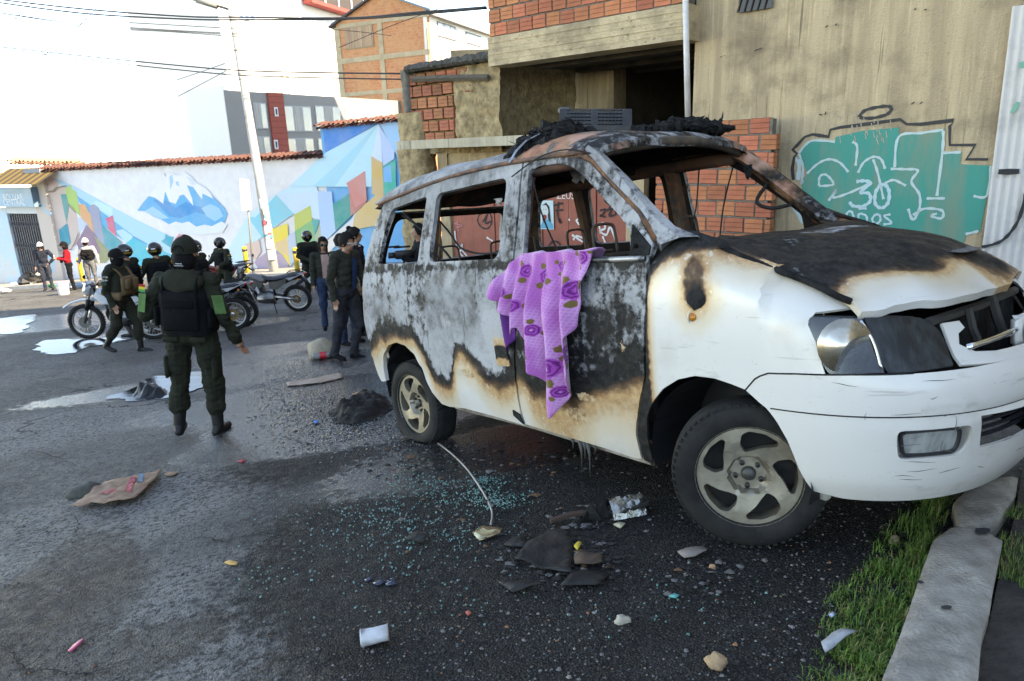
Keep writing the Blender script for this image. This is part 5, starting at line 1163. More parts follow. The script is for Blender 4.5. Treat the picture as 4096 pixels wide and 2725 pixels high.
 for v in o.data.vertices:
  x,y,z=v.co
  edge=3.09+.20*sst(-.70,-.25,y)+.02*nz(y*4,3)-.16*sst(.3,.7,y)
  b_=(edge-x)*.75
  if b_<0:b_*=3.0
  pk=.045-math.hypot((x-3.30)/1.2,(y+.10));pk2=.075-math.hypot((x-3.34),(y-.10)/1.8)
  bv.append(max(b_,pk2 if y>-.1 else-1));av.append(.02+.50*math.exp(-((x-2.74)/.11)**2)*(1 if y>-.2 else .25)+.10*nz(x*4,y*4));rv.append(.12*sst(3.15,3.3,x))
 for k,vv in(('burn',bv),('ash',av),('rust',rv)):
  a=o.data.attributes.new(k,'FLOAT','POINT');a.data.foreach_set('value',vv)
 mb=MB()
 for k in range(5):
  x=3.27+.05*nz(k,1);y=-.05+.045*k;z=z0(x)+.012;mb.add([V(x-.05,y-.03,z+.0),V(x+.03,y-.035,z-.03+.02),V(x+.045,y+.03,z-.012+.02*nz(k)),V(x-.045,y+.03,z+.004)],[(0,1,2,3)])
 mb.build('paint_flake',M('grey_flake',(.16,.16,.165),.7,col2=(.05,.05,.05),scale=30),o)
 for sgn in(1,-1):
  mb=MB();mb.tube([V(x,-sgn*.722,zn(x)-.012)for x in np.linspace(2.6,3.15,18)],.014,6);mb.build('bonnet_gap',VBLK,van,smooth=True)
 rows=[[V(2.33+.10*(1-(y/.75)**2)*-1+.1,y,1.30+.045*(1-(y/.75)**2)*.5)for y in np.linspace(-.74,.74,16)],[V(2.62-.12*(1-(y/.75)**2),y,1.295+.02*(1-(y/.75)**2))for y in np.linspace(-.74,.74,16)],[V(2.62-.1*(1-(y/.75)**2),y,1.15)for y in np.linspace(-.74,.74,16)]]
 mb=MB();mb.sheet(rows);mb.build('cowl',VBLK,van,smooth=True)
 mb=MB();mb.box((2.19,0,.80),(.03,1.44,.95));mb.build('bulkhead',VBLK,van)
 mb=MB();mb.bbox((2.20,0,1.17),(.26,1.38,.17),.06);mb.build('burnt_dashboard',VBLK,van)
 zd=pchip([-.45,-.36,-.189,.057,.364,.876,1.15,1.306,1.571,1.765,1.86,1.95],[1.71,1.735,1.757,1.783,1.814,1.838,1.838,1.832,1.824,1.812,1.815,1.80])
 zc=pchip([-.62,-.45,-.30,.03,.4,.85,1.05,1.14,1.24,1.33,1.45,1.58,1.70,1.80,1.90,1.98],[1.72,1.86,1.91,1.955,1.968,1.972,1.962,1.938,1.965,1.99,1.99,1.972,1.945,1.925,1.90,1.875])
 rows=[];bv=[];av=[];rv=[];nv=36
 xs_=np.linspace(-.56,1.0,64)
 for i in range(75):
  row=[]
  for j in range(nv+1):
   y_=-1+2*j/nv;t=i/74
   xe=1.845+.10*(1-y_*y_);xb_=-.27-.33*(1-abs(y_)**4);x=xb_+(xe-xb_)*t
   yw=(YS(zd(x))-.012);s_=math.sin(y_*math.pi/2);y=yw*(abs(s_)**.75*(1 if s_>0 else-1))if True else y_*yw
   k=abs(y)/yw;w_=(1-min(k,1)**3.2)**.55
   z=zd(x)+(zc(x)-zd(x))*w_+(.012*nz(x*3,y*3)+.008*nz(x*8,y*8))*w_
   z-=.05*math.exp(-((x-.9)/.35)**2-(y/.4)**2)*1.0
   if t>.97:z-=.02*(t-.97)/.03
   row.append(V(x,y,z));bv.append(.3);av.append((.78 if x<1.2 else .38)+.35*nz(x*2.5,y*3,2));rv.append((.12 if x<1.2 else .62)-(.35 if x>1.66 else 0))
  rows.append(row)
 mb=MB();mb.sheet(rows);n0=len(mb.v)
 mb.sheet([[p+V(0,0,-.035)for p in r_]for r_ in rows]);mb.m=[0]*(len(mb.f)//2)+[1]*(len(mb.f)-len(mb.f)//2)
 mb.sheet([[p for p in rows[-1]],[p+V(0,0,-.035)for p in rows[-1]]])
 o=mb.build('roof',[VP,VIN],van,smooth=True)
 ext=len(o.data.vertices)
 for k,vv in(('burn',bv),('ash',av),('rust',rv)):
  a=o.data.attributes.new(k,'FLOAT','POINT');a.data.foreach_set('value',(vv+vv+[.3 if k=='burn' else .4]*ext)[:ext])
 for sgn in(1,-1):
  mb=MB();mb.tube([V(x,-sgn*(YS(zd(x))+.002),zd(x)+.004)for x in np.linspace(-.34,1.80,26)],.013,6);o=mb.build('drip_rail',M('rust_drip',(.24,.11,.06),.8,col2=(.05,.048,.046),scale=12),van,smooth=True)
 mb=MB();mb.tube([V(1.21,-.705,1.838),V(1.225,-.66,1.90),V(1.25,-.60,1.955),V(1.285,-.52,1.99)],[.02,.026,.026,.012],4,flat=.25);mb.build('torn_strip',M('blue_grey_steel',(.30,.34,.42),.5,metal=.3,col2=(.12,.11,.11),scale=9),van)
 mb=MB();mb.tube([V(1.83+.1*(1-(y/.66)**2),y,1.80+.055*(1-(y/.66)**2))for y in np.linspace(-.63,.63,14)],.03,6);mb.build('header_rail',M('header_rust',(.14,.10,.06),.85,col2=(.035,.03,.03),scale=8),van,smooth=True)
 for xx in(.0,.5,1.0):
  mb=MB();mb.tube([V(xx,y,1.775+.11*(1-(y/.66)**2))for y in np.linspace(-.66,.66,12)],.025,5);mb.build('roof_bow',VIN,van,smooth=True)
 def tg(y,z):
  xr=_xr(z)-RC-.02*(1-(y/.8)**2);return V(xr,y,z)
 yo=lambda z:YS(z)-RC*1.35
 out=[(-yo(.5),.50),(yo(.5),.50),(yo(.9),.9),(yo(1.25),1.25),(yo(1.68),1.68),(-yo(1.68),1.68),(-yo(1.25),1.25),(-yo(.9),.9)]
 panel('tailgate',out,[rounded([(-.6,1.28),(.6,1.28),(.53,1.64),(-.53,1.64)],.06)],.06,tg,[VP,VIN],van,.03,{'burn':lambda y,z:z-.7,'ash':lambda y,z:.7,'rust':zero},away=AW)
 mb=MB();mb.sheet([[V(-.40-.19*(1-(abs(y)/.80)**4),y,z)for y in np.linspace(-.80,.80,20)]for z in(.36,.40,.52,.56)]);mb.build('rear_bumper',M('bubbled_bumper',(.55,.54,.52),.6,col2=(.04,.04,.04),scale=6,bump=.8,lo=.5,hi=.58),van,smooth=True)
 mb=MB();mb.box((.95,0,.40),(2.44,1.5,.06));mb.build('floor_pan',VBLK,van)
 for sgn in(1,-1):
  mb=MB();mb.tube([V(.48,-sgn*.74,.31),V(1.3,-sgn*.745,.305),V(2.18,-sgn*.745,.265)],.03,6);mb.build('sill_flange',M('dirty_sill',(.35,.31,.26),.8,col2=(.12,.1,.08),scale=9),van)
 tub=M('burnt_tube',(.045,.04,.038),.7,col2=(.10,.06,.04),scale=12)
 def seat(x,y,w_,h,sp=1):
  mb=MB()
  mb.tube(smooth_line([V(x,y-w_/2,.45),V(x-.06,y-w_/2,1.0),V(x-.10,y-w_/2,h),V(x-.10,y-w_/2+.04,h+.04),V(x-.10,y+w_/2-.04,h+.04),V(x-.10,y+w_/2,h),V(x-.06,y+w_/2,1.0),V(x,y+w_/2,.45)],4),.016,7)
  mb.tube([V(x,y-w_/2,.62),V(x+.42,y-w_/2,.66)],.016,6);mb.tube([V(x,y+w_/2,.62),V(x+.42,y+w_/2,.66)],.016,6);mb.tube([V(x+.42,y-w_/2,.66),V(x+.42,y+w_/2,.66)],.016,6)
  hr=h+.04
  for k in range(sp):
   yy=y+(k-(sp-1)/2)*.5;mb.tube(smooth_line([V(x-.10,yy-.09,hr),V(x-.115,yy-.09,hr+.14),V(x-.115,yy-.06,hr+.18),V(x-.115,yy+.06,hr+.18),V(x-.115,yy+.09,hr+.14),V(x-.10,yy+.09,hr)],3),.009,6)
  for k in range(5):mb.tube([V(x-.03-.014*k,y-w_/2,.7+.1*k),V(x-.03-.014*k,y+w_/2,.7+.1*k)],.005,4)
  mb.build('seat_frame',tub,van,smooth=True)
 seat(1.72,-.38,.46,1.22);seat(1.72,.40,.46,1.22);seat(.75,.1,1.15,1.20,2);seat(-.05,0,1.15,1.16,2)
 mb=MB();mb.tube(smooth_line([V(2.02+.05*math.sin(a),-.38+.17*math.cos(a),1.20+.15*math.sin(a))for a in np.linspace(0,2*math.pi,13)],3),.011,6,cap=False);mb.tube([V(2.02,-.38,1.20),V(2.2,-.38,1.1)],.02,6);mb.build('steering_wheel',tub,van,smooth=True)
 wr=M('burnt_wire',(.015,.014,.013),.8)
 for pts,r_ in(([(.30,-.70,1.66),(.45,-.66,1.50),(.62,-.66,1.36),(.9,-.62,1.33),(1.15,-.68,1.45)],.007),([(-.10,-.66,1.66),(.1,-.6,1.48),(.3,-.6,1.36),(.4,-.62,1.30)],.009),([(-.12,-.66,1.64),(.05,-.58,1.5),(.22,-.6,1.30)],.007),([(1.39,-.70,1.76),(1.42,-.68,1.55),(1.45,-.62,1.35),(1.5,-.6,1.25)],.005),([(1.30,-.77,1.75),(1.5,-.73,1.83),(1.7,-.72,1.84),(1.85,-.70,1.80)],.004),([(1.55,.62,1.74),(1.6,.5,1.5),(1.62,.4,1.34),(1.75,.3,1.33),(1.86,.25,1.3)],.005),([(1.80,.62,1.72),(1.84,.45,1.5),(1.9,.3,1.29)],.005),([(2.0,.68,1.60),(1.97,.6,1.5),(2.05,.62,1.45),(2.15,.68,1.46)],.012),([(1.25,.6,1.5),(1.2,.5,1.4),(1.28,.5,1.3)],.007)):
  mb=MB();mb.tube(smooth_line([V(*p)for p in pts],6),r_,5);mb.build('hanging_wire',wr,van,smooth=True)
 def shred(c,w_,h_,seed,mat,name):
  rows=[]
  for i in range(9):
   rows.append([V(c[0]+w_*(j/6-.5)*(1-.35*i/8*(1+nz(seed,j))),c[1]+.03*nz(i*.6,j*.8,seed),c[2]-h_*i/8*(.6+.6*abs(nz(j*1.3,seed)))-.02*nz(i,j,seed))for j in range(7)])
  mb=MB();mb.sheet(rows);return mb.build(name,mat,van,smooth=True)
 shred((1.52,-.45,1.78),.18,.13,3,M('ash_rag',(.20,.18,.17),.95,col2=(.05,.05,.05),scale=20),'melted_lining')
 shred((1.95,.55,1.72),.06,.12,8,VBLK,'melted_lining');shred((1.10,-.72,1.65),.06,.06,12,M('ash_rag2',(.3,.29,.28),.9),'melted_lining')
 for k,(x,z,l)in enumerate(((1.72,.30,.16),(1.78,.30,.20),(1.66,.30,.06),(1.83,.295,.05),(1.75,.30,.10))):
  mb=MB();mb.tube([V(x,-.80,z),V(x+.006,-.80,z-l*.4),V(x-.008,-.795,z-l)],[.014,.006,.002],5);mb.build('melted_drip',M('melted_rubber',(.06,.058,.056),.6),van,smooth=True)
 mb=MB();P=[V(x,-YS(z)-.012,z)for x,z in((1.205,.405),(1.262,.385),(1.275,.325),(1.24,.345),(1.20,.37))];mb.prism(P,(0,.01,0));mb.build('torn_trim',VBLK,van)
 mb=MB();mb.ball((3.02,-.70,.285),(.03,.02,.03),8);mb.build('tow_lug',M('dull_cream',(.45,.42,.36),.6),van)
build_van()
_sr=random.Random(12);_sm=M('scuff_mark',(.16,.15,.14),.8)
for _k in range(26):
 if _k<9:_y,_z=-.70+_sr.gauss(0,.06),_sr.uniform(.42,.78)
 else:_y,_z=-_sr.uniform(.15,.82),_sr.uniform(.36,.80)
 _l=_sr.uniform(.02,.09);_vt=_k%3==0 and _k<9
 _P=[front_pt(phi_of(_y+(0 if _vt else _l*t),_z+(_l*t if _vt else .012*nz(_k,t))),_z+(_l*t if _vt else .012*nz(_k,t)),1,-.0006)for t in np.linspace(-.5,.5,6)]
 mb=MB();mb.tube(_P,[.0003,.0011,.0016,.0012,.0008,.0003],4);mb.build('scuff',_sm,van)
for o in van.children_recursive:
 if o.type=='MESH' and any(m==VP for m in o.data.materials)and 'burn' not in o.data.attributes:
  for k,v in(('burn',-.6),('ash',0),('rust',0)):o.data.attributes.new(k,'FLOAT','POINT').data.foreach_set('value',[v]*len(o.data.vertices))
TYRE=M('tyre_rubber',(.011,.011,.011),.8,spec=.25,col2=(.028,.027,.025),scale=7,bump=.15,bscale=60)
RIMM=M('dirty_alloy',(.42,.38,.30),.42,metal=.75,col2=(.26,.22,.16),scale=6,bump=.15,bscale=30,r2=.6)
def wheel(c,yaw,outer,flatten=0,rimrot=0,r=.325):
 """outer: side (-1 right side faces -y)"""
 Mx=Matrix.Translation(Vector(c))@Matrix.Rotation(yaw,4,'Z')
 ax=Matrix(((1,0,0),(0,0,1*outer),(0,-1*outer,0)))if outer<0 else Matrix(((1,0,0),(0,0,1),(0,-1,0)))
 ax=Matrix(((1,0,0),(0,0,outer),(0,1,0)))
 fl=lambda p:V(p.x*(1+.10*max(0,-p.z/r-.45)),p.y*(1+.55*max(0,-p.z/r-.4)),max(p.z,-r+flatten))if flatten else p
 w_=.098
 prof=[(.216,w_*.86),(.230,w_*.98),(.26,w_*1.04),(r-.03,w_*.98),(r-.010,w_*.82),(r,w_*.55),(r+.001,w_*.30),(r-.006,w_*.28),(r-.006,w_*.22),(r+.001,w_*.2),(r+.001,-w_*.2),(r-.006,-w_*.22),(r-.006,-w_*.28),(r,-w_*.55),(r-.015,-w_*.85),(.26,-w_),(.216,-w_*.8)]
 mb=MB();mb.lathe(prof,n=64,axis=ax,close=True)
 mb.v=[Mx@fl(p)for p in mb.v];ty=mb.build('wheel',TYRE,van,smooth=True,ang=40)
 mb=MB()
 for i in range(60):
  a=2*math.pi*i/60
  q=ax@V((r-.004)*math.cos(a),(r-.004)*math.sin(a),w_*.75);t_=(ax@V(-math.sin(a),math.cos(a),0));n_=(ax@V(math.cos(a),math.sin(a),0));b_=ax@V(0,0,1)
  rot=Matrix((t_,n_,b_)).transposed()
  m2=MB();m2.box(n_*-.0055,(.016,.009,.03),rot);mb.add([Mx@fl(q+p)for p in m2.v],m2.f)
 mb.build('tread',TYRE,ty)['kind']='stuff'
 RR=.216
 def disc_h(rad):return w_*(.66+.12*sst(.09,.17,rad)-.34*(1-sst(.076,.086,rad)))
 holes=[]
 for k in range(5):
  a0=2*math.pi*k/5+rimrot
  pol=[(.104,.16),(.112,-.14),(.140,-.44),(.178,-.72),(.196,-.68),(.200,-.36),(.200,-.02),(.186,.14),(.14,.24)]
  holes.append(rounded([(rr_*math.cos(a0+t),rr_*math.sin(a0+t))for rr_,t in pol],.012,3))
 out=[(RR*math.cos(a),RR*math.sin(a))for a in np.linspace(0,2*math.pi,49)[:-1]]
 vo,F=cdt(out,holes,.016)
 n=len(vo);P=[]
 for p in vo:
  rad=math.hypot(*p);P.append(ax@V(p[0],p[1],disc_h(rad)))
 P2=[ax@V(p[0],p[1],disc_h(math.hypot(*p))-.04)for p in vo]
 ec={}
 for f in F:
  for i in range(3):ec[(f[i],f[(i+1)%3])]=1
 Fs=list(F)+[tuple(i+n for i in reversed(f))for f in F]+[(b_,a,a+n,b_+n)for a,b_ in ec if(b_,a)not in ec]
 mb=MB();mb.add([Mx@p for p in P+P2],Fs)
 rim=mb.build('rim',RIMM,ty,ang=38)
 mb=MB();mb.lathe([(RR-.004,w_*.70),(RR+.006,w_*.92),(RR+.018,w_*.90),(RR+.016,w_*.60),(RR-.005,-w_*.7),(RR-.02,-w_*.7),(RR-.012,w_*.62)],n=48,axis=ax,close=True);mb.v=[Mx@p for p in mb.v];mb.build('rim_lip',RIMM,rim,smooth=True,ang=35)
 mb=MB();mb.lathe([(.19,w_*.12),(.06,w_*.12)],n=32,axis=ax);mb.v=[Mx@p for p in mb.v];mb.build('brake_disc',M('dark_hub',(.03,.027,.025),.7),rim)
 mb=MB();mb.lathe([(.031,w_*.3),(.030,w_*.46),(.024,w_*.54),(.004,w_*.57)],n=20,axis=ax);mb.v=[Mx@p for p in mb.v];mb.build('hub_cap',M('hub_grey',(.10,.095,.085),.5,metal=.6),rim,smooth=True)
 for k in range(5):
  a=2*math.pi*k/5+rimrot+.5;q=ax@V(.055*math.cos(a),.055*math.sin(a),w_*.36);mb=MB();mb.lathe([(.011,-.012),(.011,.014),(.006,.016),(.006,.006),(.001,.006)],q,8,ax);mb.v=[Mx@p for p in mb.v];mb.build('wheel_nut',M('nut_dark',(.06,.055,.05),.5,metal=.5),rim)
 return ty
wheel((2.70,-.735,.325),R(33),-1,rimrot=.3)
wheel((2.70,.735,.325),R(33),1)
wheel((.0,-.725,.268),0,-1,flatten=.07,rimrot=.9)
wheel((.0,.725,.325),0,1)
# -------------------------------- people
_cm={}
def cloth(c,rough=.9):
 k=tuple(round(x,4)for x in c)
 if k not in _cm:_cm[k]=M('cloth',c,rough,spec=.15,col2=tuple(x*.7 for x in c),scale=9,bump=.3,bscale=55)
 return _cm[k]
SKIN=M('skin',(.36,.19,.12),.55,col2=(.30,.15,.095),scale=12);HAIRM=M('black_hair',(.006,.005,.005),.85,col2=(.014,.012,.010),scale=40,stretch=(6,6,1),spec=.2)
BOOT=M('black_boot_leather',(.007,.007,.007),.5,spec=.3,col2=(.02,.02,.02),scale=20);HELM=M('black_gloss_helmet',(.006,.006,.007),.28,coat=.25)
OLIVE=cloth((.026,.029,.019));BLACKC=cloth((.008,.008,.009));VESTC=cloth((.007,.008,.009))
JB=dict(hipL=(.095,0,.93),kneeL=(.11,-.015,.50),ankL=(.12,.03,.09),toeL=(.135,-.12,.035),hipR=(-.095,0,.93),kneeR=(-.11,-.015,.50),ankR=(-.12,.03,.09),toeR=(-.135,-.12,.035),shL=(.185,.01,1.42),elL=(.235,.03,1.13),wrL=(.25,-.05,.89),shR=(-.185,.01,1.42),elR=(-.235,.03,1.13),wrR=(-.25,-.05,.89),neck=(0,.02,1.46),head=(0,-.012,1.625),pel=(0,0,.95),bel=(0,-.01,1.10),che=(0,.0,1.28))
def person(label,foot,yaw,H=1.74,J=None,mats=None,k=1.0,vox=.013,boots=True,group=None,name='person',fing=True,build=1.0,hand=None,face=True,headrot=0,clothmap=None):
 """continuous body grown over a posed skeleton; returns the root and the joints"""
 s=H/1.74;j={a:Vector(b)for a,b in JB.items()}
 for a,b in(J or{}).items():j[a]=Vector(b)
 root=empty(name,foot,yaw,label=label,cat='person',group=group)
 skin,top,bot,shoe=(mats or(SKIN,OLIVE,OLIVE,BOOT))
 C_=[]
 def cap(a,b,ra,rb,m):C_.append((Vector(a),Vector(b),ra,rb,m))
 for S in 'LR':
  h,kn,an,to=j['hip'+S],j['knee'+S],j['ank'+S],j['toe'+S]
  cap(h,kn,.104*k,.078*k,2)
  if boots:
   mid=kn.lerp(an,.56);cap(kn,mid,.074*k,.076*k,2);cap(mid+(an-kn)*.05,an,.056,.050,3)
  else:cap(kn,an,.064*k,.056*k,2)
  fw=(to-an);fw.z=0;fw=fw.normalized()if fw.length>1e-4 else V(0,-1,0)
  heel=an-fw*.035+V(0,0,-.045);cap(heel,to,.042,.040,3);cap(to,to+fw*.03,.040,.034,3);cap(an,heel,.046,.043,3)
  sh,el,wr=j['sh'+S],j['el'+S],j['wr'+S]
  cap(j['che']+V(0,0,.10),sh,.10*k,.076*k,1);cap(sh,el,.070*k,.058*k,1);cap(el,wr,.057*k,.042*k,1)
  d=(wr-el).normalized();side=V(1,0,0)if S=='L' else V(-1,0,0)
  fwd=V(0,-1,0);fwd=(fwd-d*fwd.dot(d));fwd=fwd.normalized()if fwd.length>.1 else V(0,0,-1);nrm=d.cross(fwd)
  pm=wr+d*.055;cap(wr,pm,.027,.033,0);cap(pm+fwd*.022,pm-fwd*.022,.022,.020,0)
  if fing:
   for q,(o_,l)in enumerate(((.036,.070),(.012,.080),(-.012,.074),(-.035,.058))):
    b0=pm+fwd*o_+d*.03;inn=nrm*(-1 if S=='L' else 1)*.5
    m1=b0+(d+inn*.25).normalized()*l*.55;e1=m1+(d+inn*1.1).normalized()*l*.5;cap(b0,m1,.0095,.0088,0);cap(m1,e1,.0088,.007,0)
   b0=wr+d*.03+fwd*.028;cap(b0,b0+(d*.6+fwd).normalized()*.035,.0125,.011,0);cap(b0+(d*.6+fwd).normalized()*.035,b0+(d*1.5+fwd).normalized()*.07,.011,.008,0)
 cap(j['neck']-V(0,0,.05),j['head']-V(0,0,.06),.058,.054,0)
 E=[(j['pel'],(.165*k,.125*k,.13),2),(j['bel'],(.160*k*build,.120*k*build,.18),1),(j['che'],(.182*k*build,.125*k*build,.21),1),(j['head']+V(0,.012,.02),(.076,.094,.098),0),(j['head']+V(0,-.02,-.045),(.056,.068,.062),0)]
 if face:
  E+=[(j['head']+V(0,-.090,-.012),(.013,.020,.026),0),(j['head']+V(.078,.012,-.008),(.010,.020,.030),0),(j['head']+V(-.078,.012,-.008),(.010,.020,.030),0),(j['head']+V(0,-.070,-.062),(.026,.016,.012),0),(j['head']+V(0,-.066,.022),(.05,.02,.012),0)]
 mb=MB()
 for a,b,ra,rb,m in C_:
  L=(b-a).length;d=(b-a).normalized()if L>1e-6 else V(0,0,1);n=5
  pth=[a-d*ra*math.cos(t)for t in np.linspace(0,math.pi/2,n)[:-1]]+[a,b]+[b+d*rb*math.sin(t)for t in np.linspace(0,math.pi/2,n)[1:]]
  rad=[max(.001,ra*math.sin(t))for t in np.linspace(0,math.pi/2,n)[:-1]]+[ra,rb]+[max(.001,rb*math.cos(t))for t in np.linspace(0,math.pi/2,n)[1:]]
  mb.tube(pth,rad,12)
 for c,r_,m in E:mb.ball(c,r_,16)
 hr=Matrix.Rotation(headrot,3,'Z')
 o=mb.build('body',skin,root)
 md=o.modifiers.new('r','REMESH');md.mode='VOXEL';md.voxel_size=vox;md2=o.modifiers.new('s','SMOOTH');md2.iterations=2;md2.factor=.5
 dg=bpy.context.evaluated_depsgraph_get();me=bpy.data.meshes.new_from_object(o.evaluated_get(dg));old=o.data
 o.modifiers.clear();o.data=me;bpy.data.meshes.remove(old);me.name='body'
 me.materials.clear()
 for m in(skin,top,bot,shoe):me.materials.append(m)
 nf=len(me.polygons);cen=np.zeros(nf*3);me.polygons.foreach_get('center',cen);cen=cen.reshape(-1,3);best=np.full(nf,1e9);mi=np.zeros(nf,int)
 for a,b,ra,rb,m in C_:
  a_,b_=np.array(a),np.array(b);ab=b_-a_;t=np.clip(((cen-a_)@ab)/max(ab@ab,1e-9),0,1);dd=np.linalg.norm(cen-a_-t[:,None]*ab,axis=1)-(ra+(rb-ra)*t)
  u=dd<best;best[u]=dd[u];mi[u]=m
 for c,r_,m in E:
  dd=(np.linalg.norm((cen-np.array(c))/np.array(r_),axis=1)-1)*min(r_);u=dd<best;best[u]=dd[u];mi[u]=m
 if clothmap:mi=clothmap(cen,mi)
 me.polygons.foreach_set('material_index',mi.astype(np.int32));me.polygons.foreach_set('use_smooth',[True]*nf)
 nv=len(me.vertices);vco=np.zeros(nv*3);me.vertices.foreach_get('co',vco);vco=vco.reshape(-1,3);vno=np.zeros(nv*3);me.vertices.foreach_get('normal',vno);vno=vno.reshape(-1,3)
 isc=np.zeros(nv)
 for p in me.polygons:
  if mi[p.index]in(1,2):
   for v in p.vertices:isc[v]=1
 am=np.array([.024*nz(v[0]*9,v[1]*9,v[2]*7+(4 if v[0]>0 else 9))+.009*nz(v[0]*15,v[1]*15,v[2]*34)if c else 0 for v,c in zip(vco,isc)])
 vco=(vco+vno*am[:,None])*s
 me.vertices.foreach_set('co',vco.ravel());me.update()
 for a in j:j[a]=j[a]*s
 return root,j
def tilt(r_,deg):
 """weight shifted sideways"""
 m=MW[r_.name];t_=Matrix.Translation(m.translation);r_.matrix_world=t_@Matrix.Rotation(R(deg),4,'Y')@t_.inverted()@m;MW[r_.name]=r_.matrix_world.copy()
def helmet(root,j,deg=0,visor=True,mark=None,back=None):
 h=j['head'];Rz=Matrix.Rotation(R(deg),3,'Z');mb=MB();n,m=22,14;rows=[]
 def hp(th,a,k=1.0):
  p=V(math.sin(th)*math.sin(a)*.132,-math.sin(th)*math.cos(a)*.155,math.cos(th)*.142)*k;return h+Rz@p+V(0,0,.022)
 for k in(1.0,.9):
  rows=[]
  for i in range(m+1):
   row=[]
   for q in range(n+1):
    a=-math.pi+2*math.pi*q/n;front=sst(.9,.55,abs(a));th=(i/m)*(2.45-1.02*front)
    row.append(hp(th,a,k))
   rows.append(row)
  mb.sheet(rows)
  if k==1.0:r0=rows[-1]
 mb.sheet([r0,rows[-1]])
 o=mb.build('helmet',HELM,root,smooth=True)
 mb=MB();mb.sheet([[hp(1.40-.12*i,a,1.03+.02*(2-i))for a in np.linspace(-1.0,1.0,12)]for i in range(3)]);mb.build('visor',M('smoked_visor',(.02,.02,.022),.1,coat=.8),o,smooth=True)
 wh=flat('helmet_white',(.75,.75,.75));ye=flat('helmet_yellow',(.75,.45,.03))
 if mark:
  p=hp(.95,0,1.03);d=(Rz@V(0,-1,0));nrm=(p-h-V(0,0,.02)).normalized();ex=V(0,0,1).cross(nrm).normalized();ey=nrm.cross(ex)
  m4=Matrix.Identity(4)
  for r_ in range(3):m4[r_][0]=ex[r_];m4[r_][1]=ey[r_];m4[r_][2]=nrm[r_];m4[r_][3]=(p+nrm*.002)[r_]
  text_mesh('lettering',mark,.05,ye,o,m4,world=False)
 if back:
  for a,th,t_,mt,sz in((2.5,1.75,back,ye,.045),(-2.5,1.75,back,ye,.045)):
   p=hp(th,a,1.015);nrm=(p-h-V(0,0,.022)).normalized();ex=V(0,0,1).cross(nrm).normalized();ey=nrm.cross(ex);m4=Matrix.Identity(4)
   for r_ in range(3):m4[r_][0]=ex[r_];m4[r_][1]=ey[r_];m4[r_][2]=nrm[r_];m4[r_][3]=(p+nrm*.003)[r_]
   text_mesh('lettering',t_,sz,mt,o,m4,world=False)
   mb=MB();p2=p+ey*.05-nrm*.006;mb.add([p2-ex*.035-ey*.011,p2+ex*.035-ey*.011,p2+ex*.035+ey*.011,p2-ex*.035+ey*.011],[(0,1,2,3)]);mb.v=[v+nrm*.012 for v in mb.v];mb.build('reflective_sticker',wh,o)
 return o
def capmesh(root,j,mat,deg=0,strap=False,tilt=0):
 h=j['head']+V(0,.008,.03);Rz=Matrix.Rotation(R(deg),3,'Z');rows=[]
 for i in range(9):
  th=i/8*1.68;rows.append([h+Rz@V(math.sin(th)*math.sin(a)*.101,-math.sin(th)*math.cos(a)*.120,math.cos(th)*.122+(.012 if abs(a)<.8 else 0)*math.cos(th))for a in np.linspace(-math.pi,math.pi,25)])
 mb=MB();mb.sheet(rows);br=[]
 for i in range(5):
  t=i/4;br.append([h+Rz@V(math.sin(a)*(.097+.012*t),-math.cos(a)*.115-t*.085*math.cos(a*.8),.006-.022*t+.012*(1-(a/.95)**2)*t)for a in np.linspace(-.95,.95,11)])
 mb.sheet(br);mb.sheet([[p-V(0,0,.006)for p in r_]for r_ in br])
 o=mb.build('cap',mat,root,smooth=True)
 if strap:
  mb=MB();mb.tube([h+Rz@V(.045*math.cos(t),.121,.01+.045*math.sin(t))for t in np.linspace(0,math.pi,10)],.006,5);mb.build('cap_opening',BLACKC,o)
 return o
def hair(root,j,length=0,mat=HAIRM,seed=0,k=1.0):
 h=j['head']+V(0,.018,.03);mb=MB();rows=[]
 for i in range(13):
  row=[]
  for q in range(29):
   a=-math.pi+2*math.pi*q/28;fr=sst(1.25,.6,abs(a));th=i/12*(2.25-1.05*fr);d=1+.10*nz(math.sin(a)*3+seed,math.cos(a)*3,th*3)+.06*nz(math.sin(a)*9,math.cos(a)*9,th*9+seed)
   row.append(h+V(math.sin(th)*math.sin(a)*.090,-math.sin(th)*math.cos(a)*.108,math.cos(th)*.112)*d*k)
  rows.append(row)
 if length:
  last=rows[-1]
  for s_ in(.33,.66,1.0):rows.append([p+V(0,.01,-length*s_*(1-sst(1.3,.7,abs(-math.pi+2*math.pi*q/28))))for q,p in enumerate(last)])
 mb.sheet(rows);return mb.build('hair',mat,root,smooth=True)
def vest(root,j,mat,w_=.205,d_=.165,z0=.98,z1=1.40,s=1.0,name='vest'):
 c=j['che'];mb=MB();rows=[]
 for t in np.linspace(0,1,12):
  z=(z0+(z1-z0)*t)*s;k=1-.22*sst(.75,1,t);kd=1-.25*sst(.8,1,t)+.04*math.sin(t*9);row=[]
  for q in range(33):
   a=2*math.pi*q/32;ca,sa=math.cos(a),math.sin(a);p=(abs(ca)**3.2+abs(sa)**3.2)**(-1/3.2)
   row.append(V(c.x+ca*p*w_*k*s,c.y*(.5+.5*t)+.005+sa*p*d_*kd*s,z))
  rows.append(row)
 mb.sheet(rows);o=mb.build(name,mat,root,smooth=True);return o
def boxpart(root,name,c,d,mat,b=.012,rot=None,parent=None):
 mb=MB();mb.bbox(c,d,b,rot);return mb.build(name,mat,parent or root,ang=50)
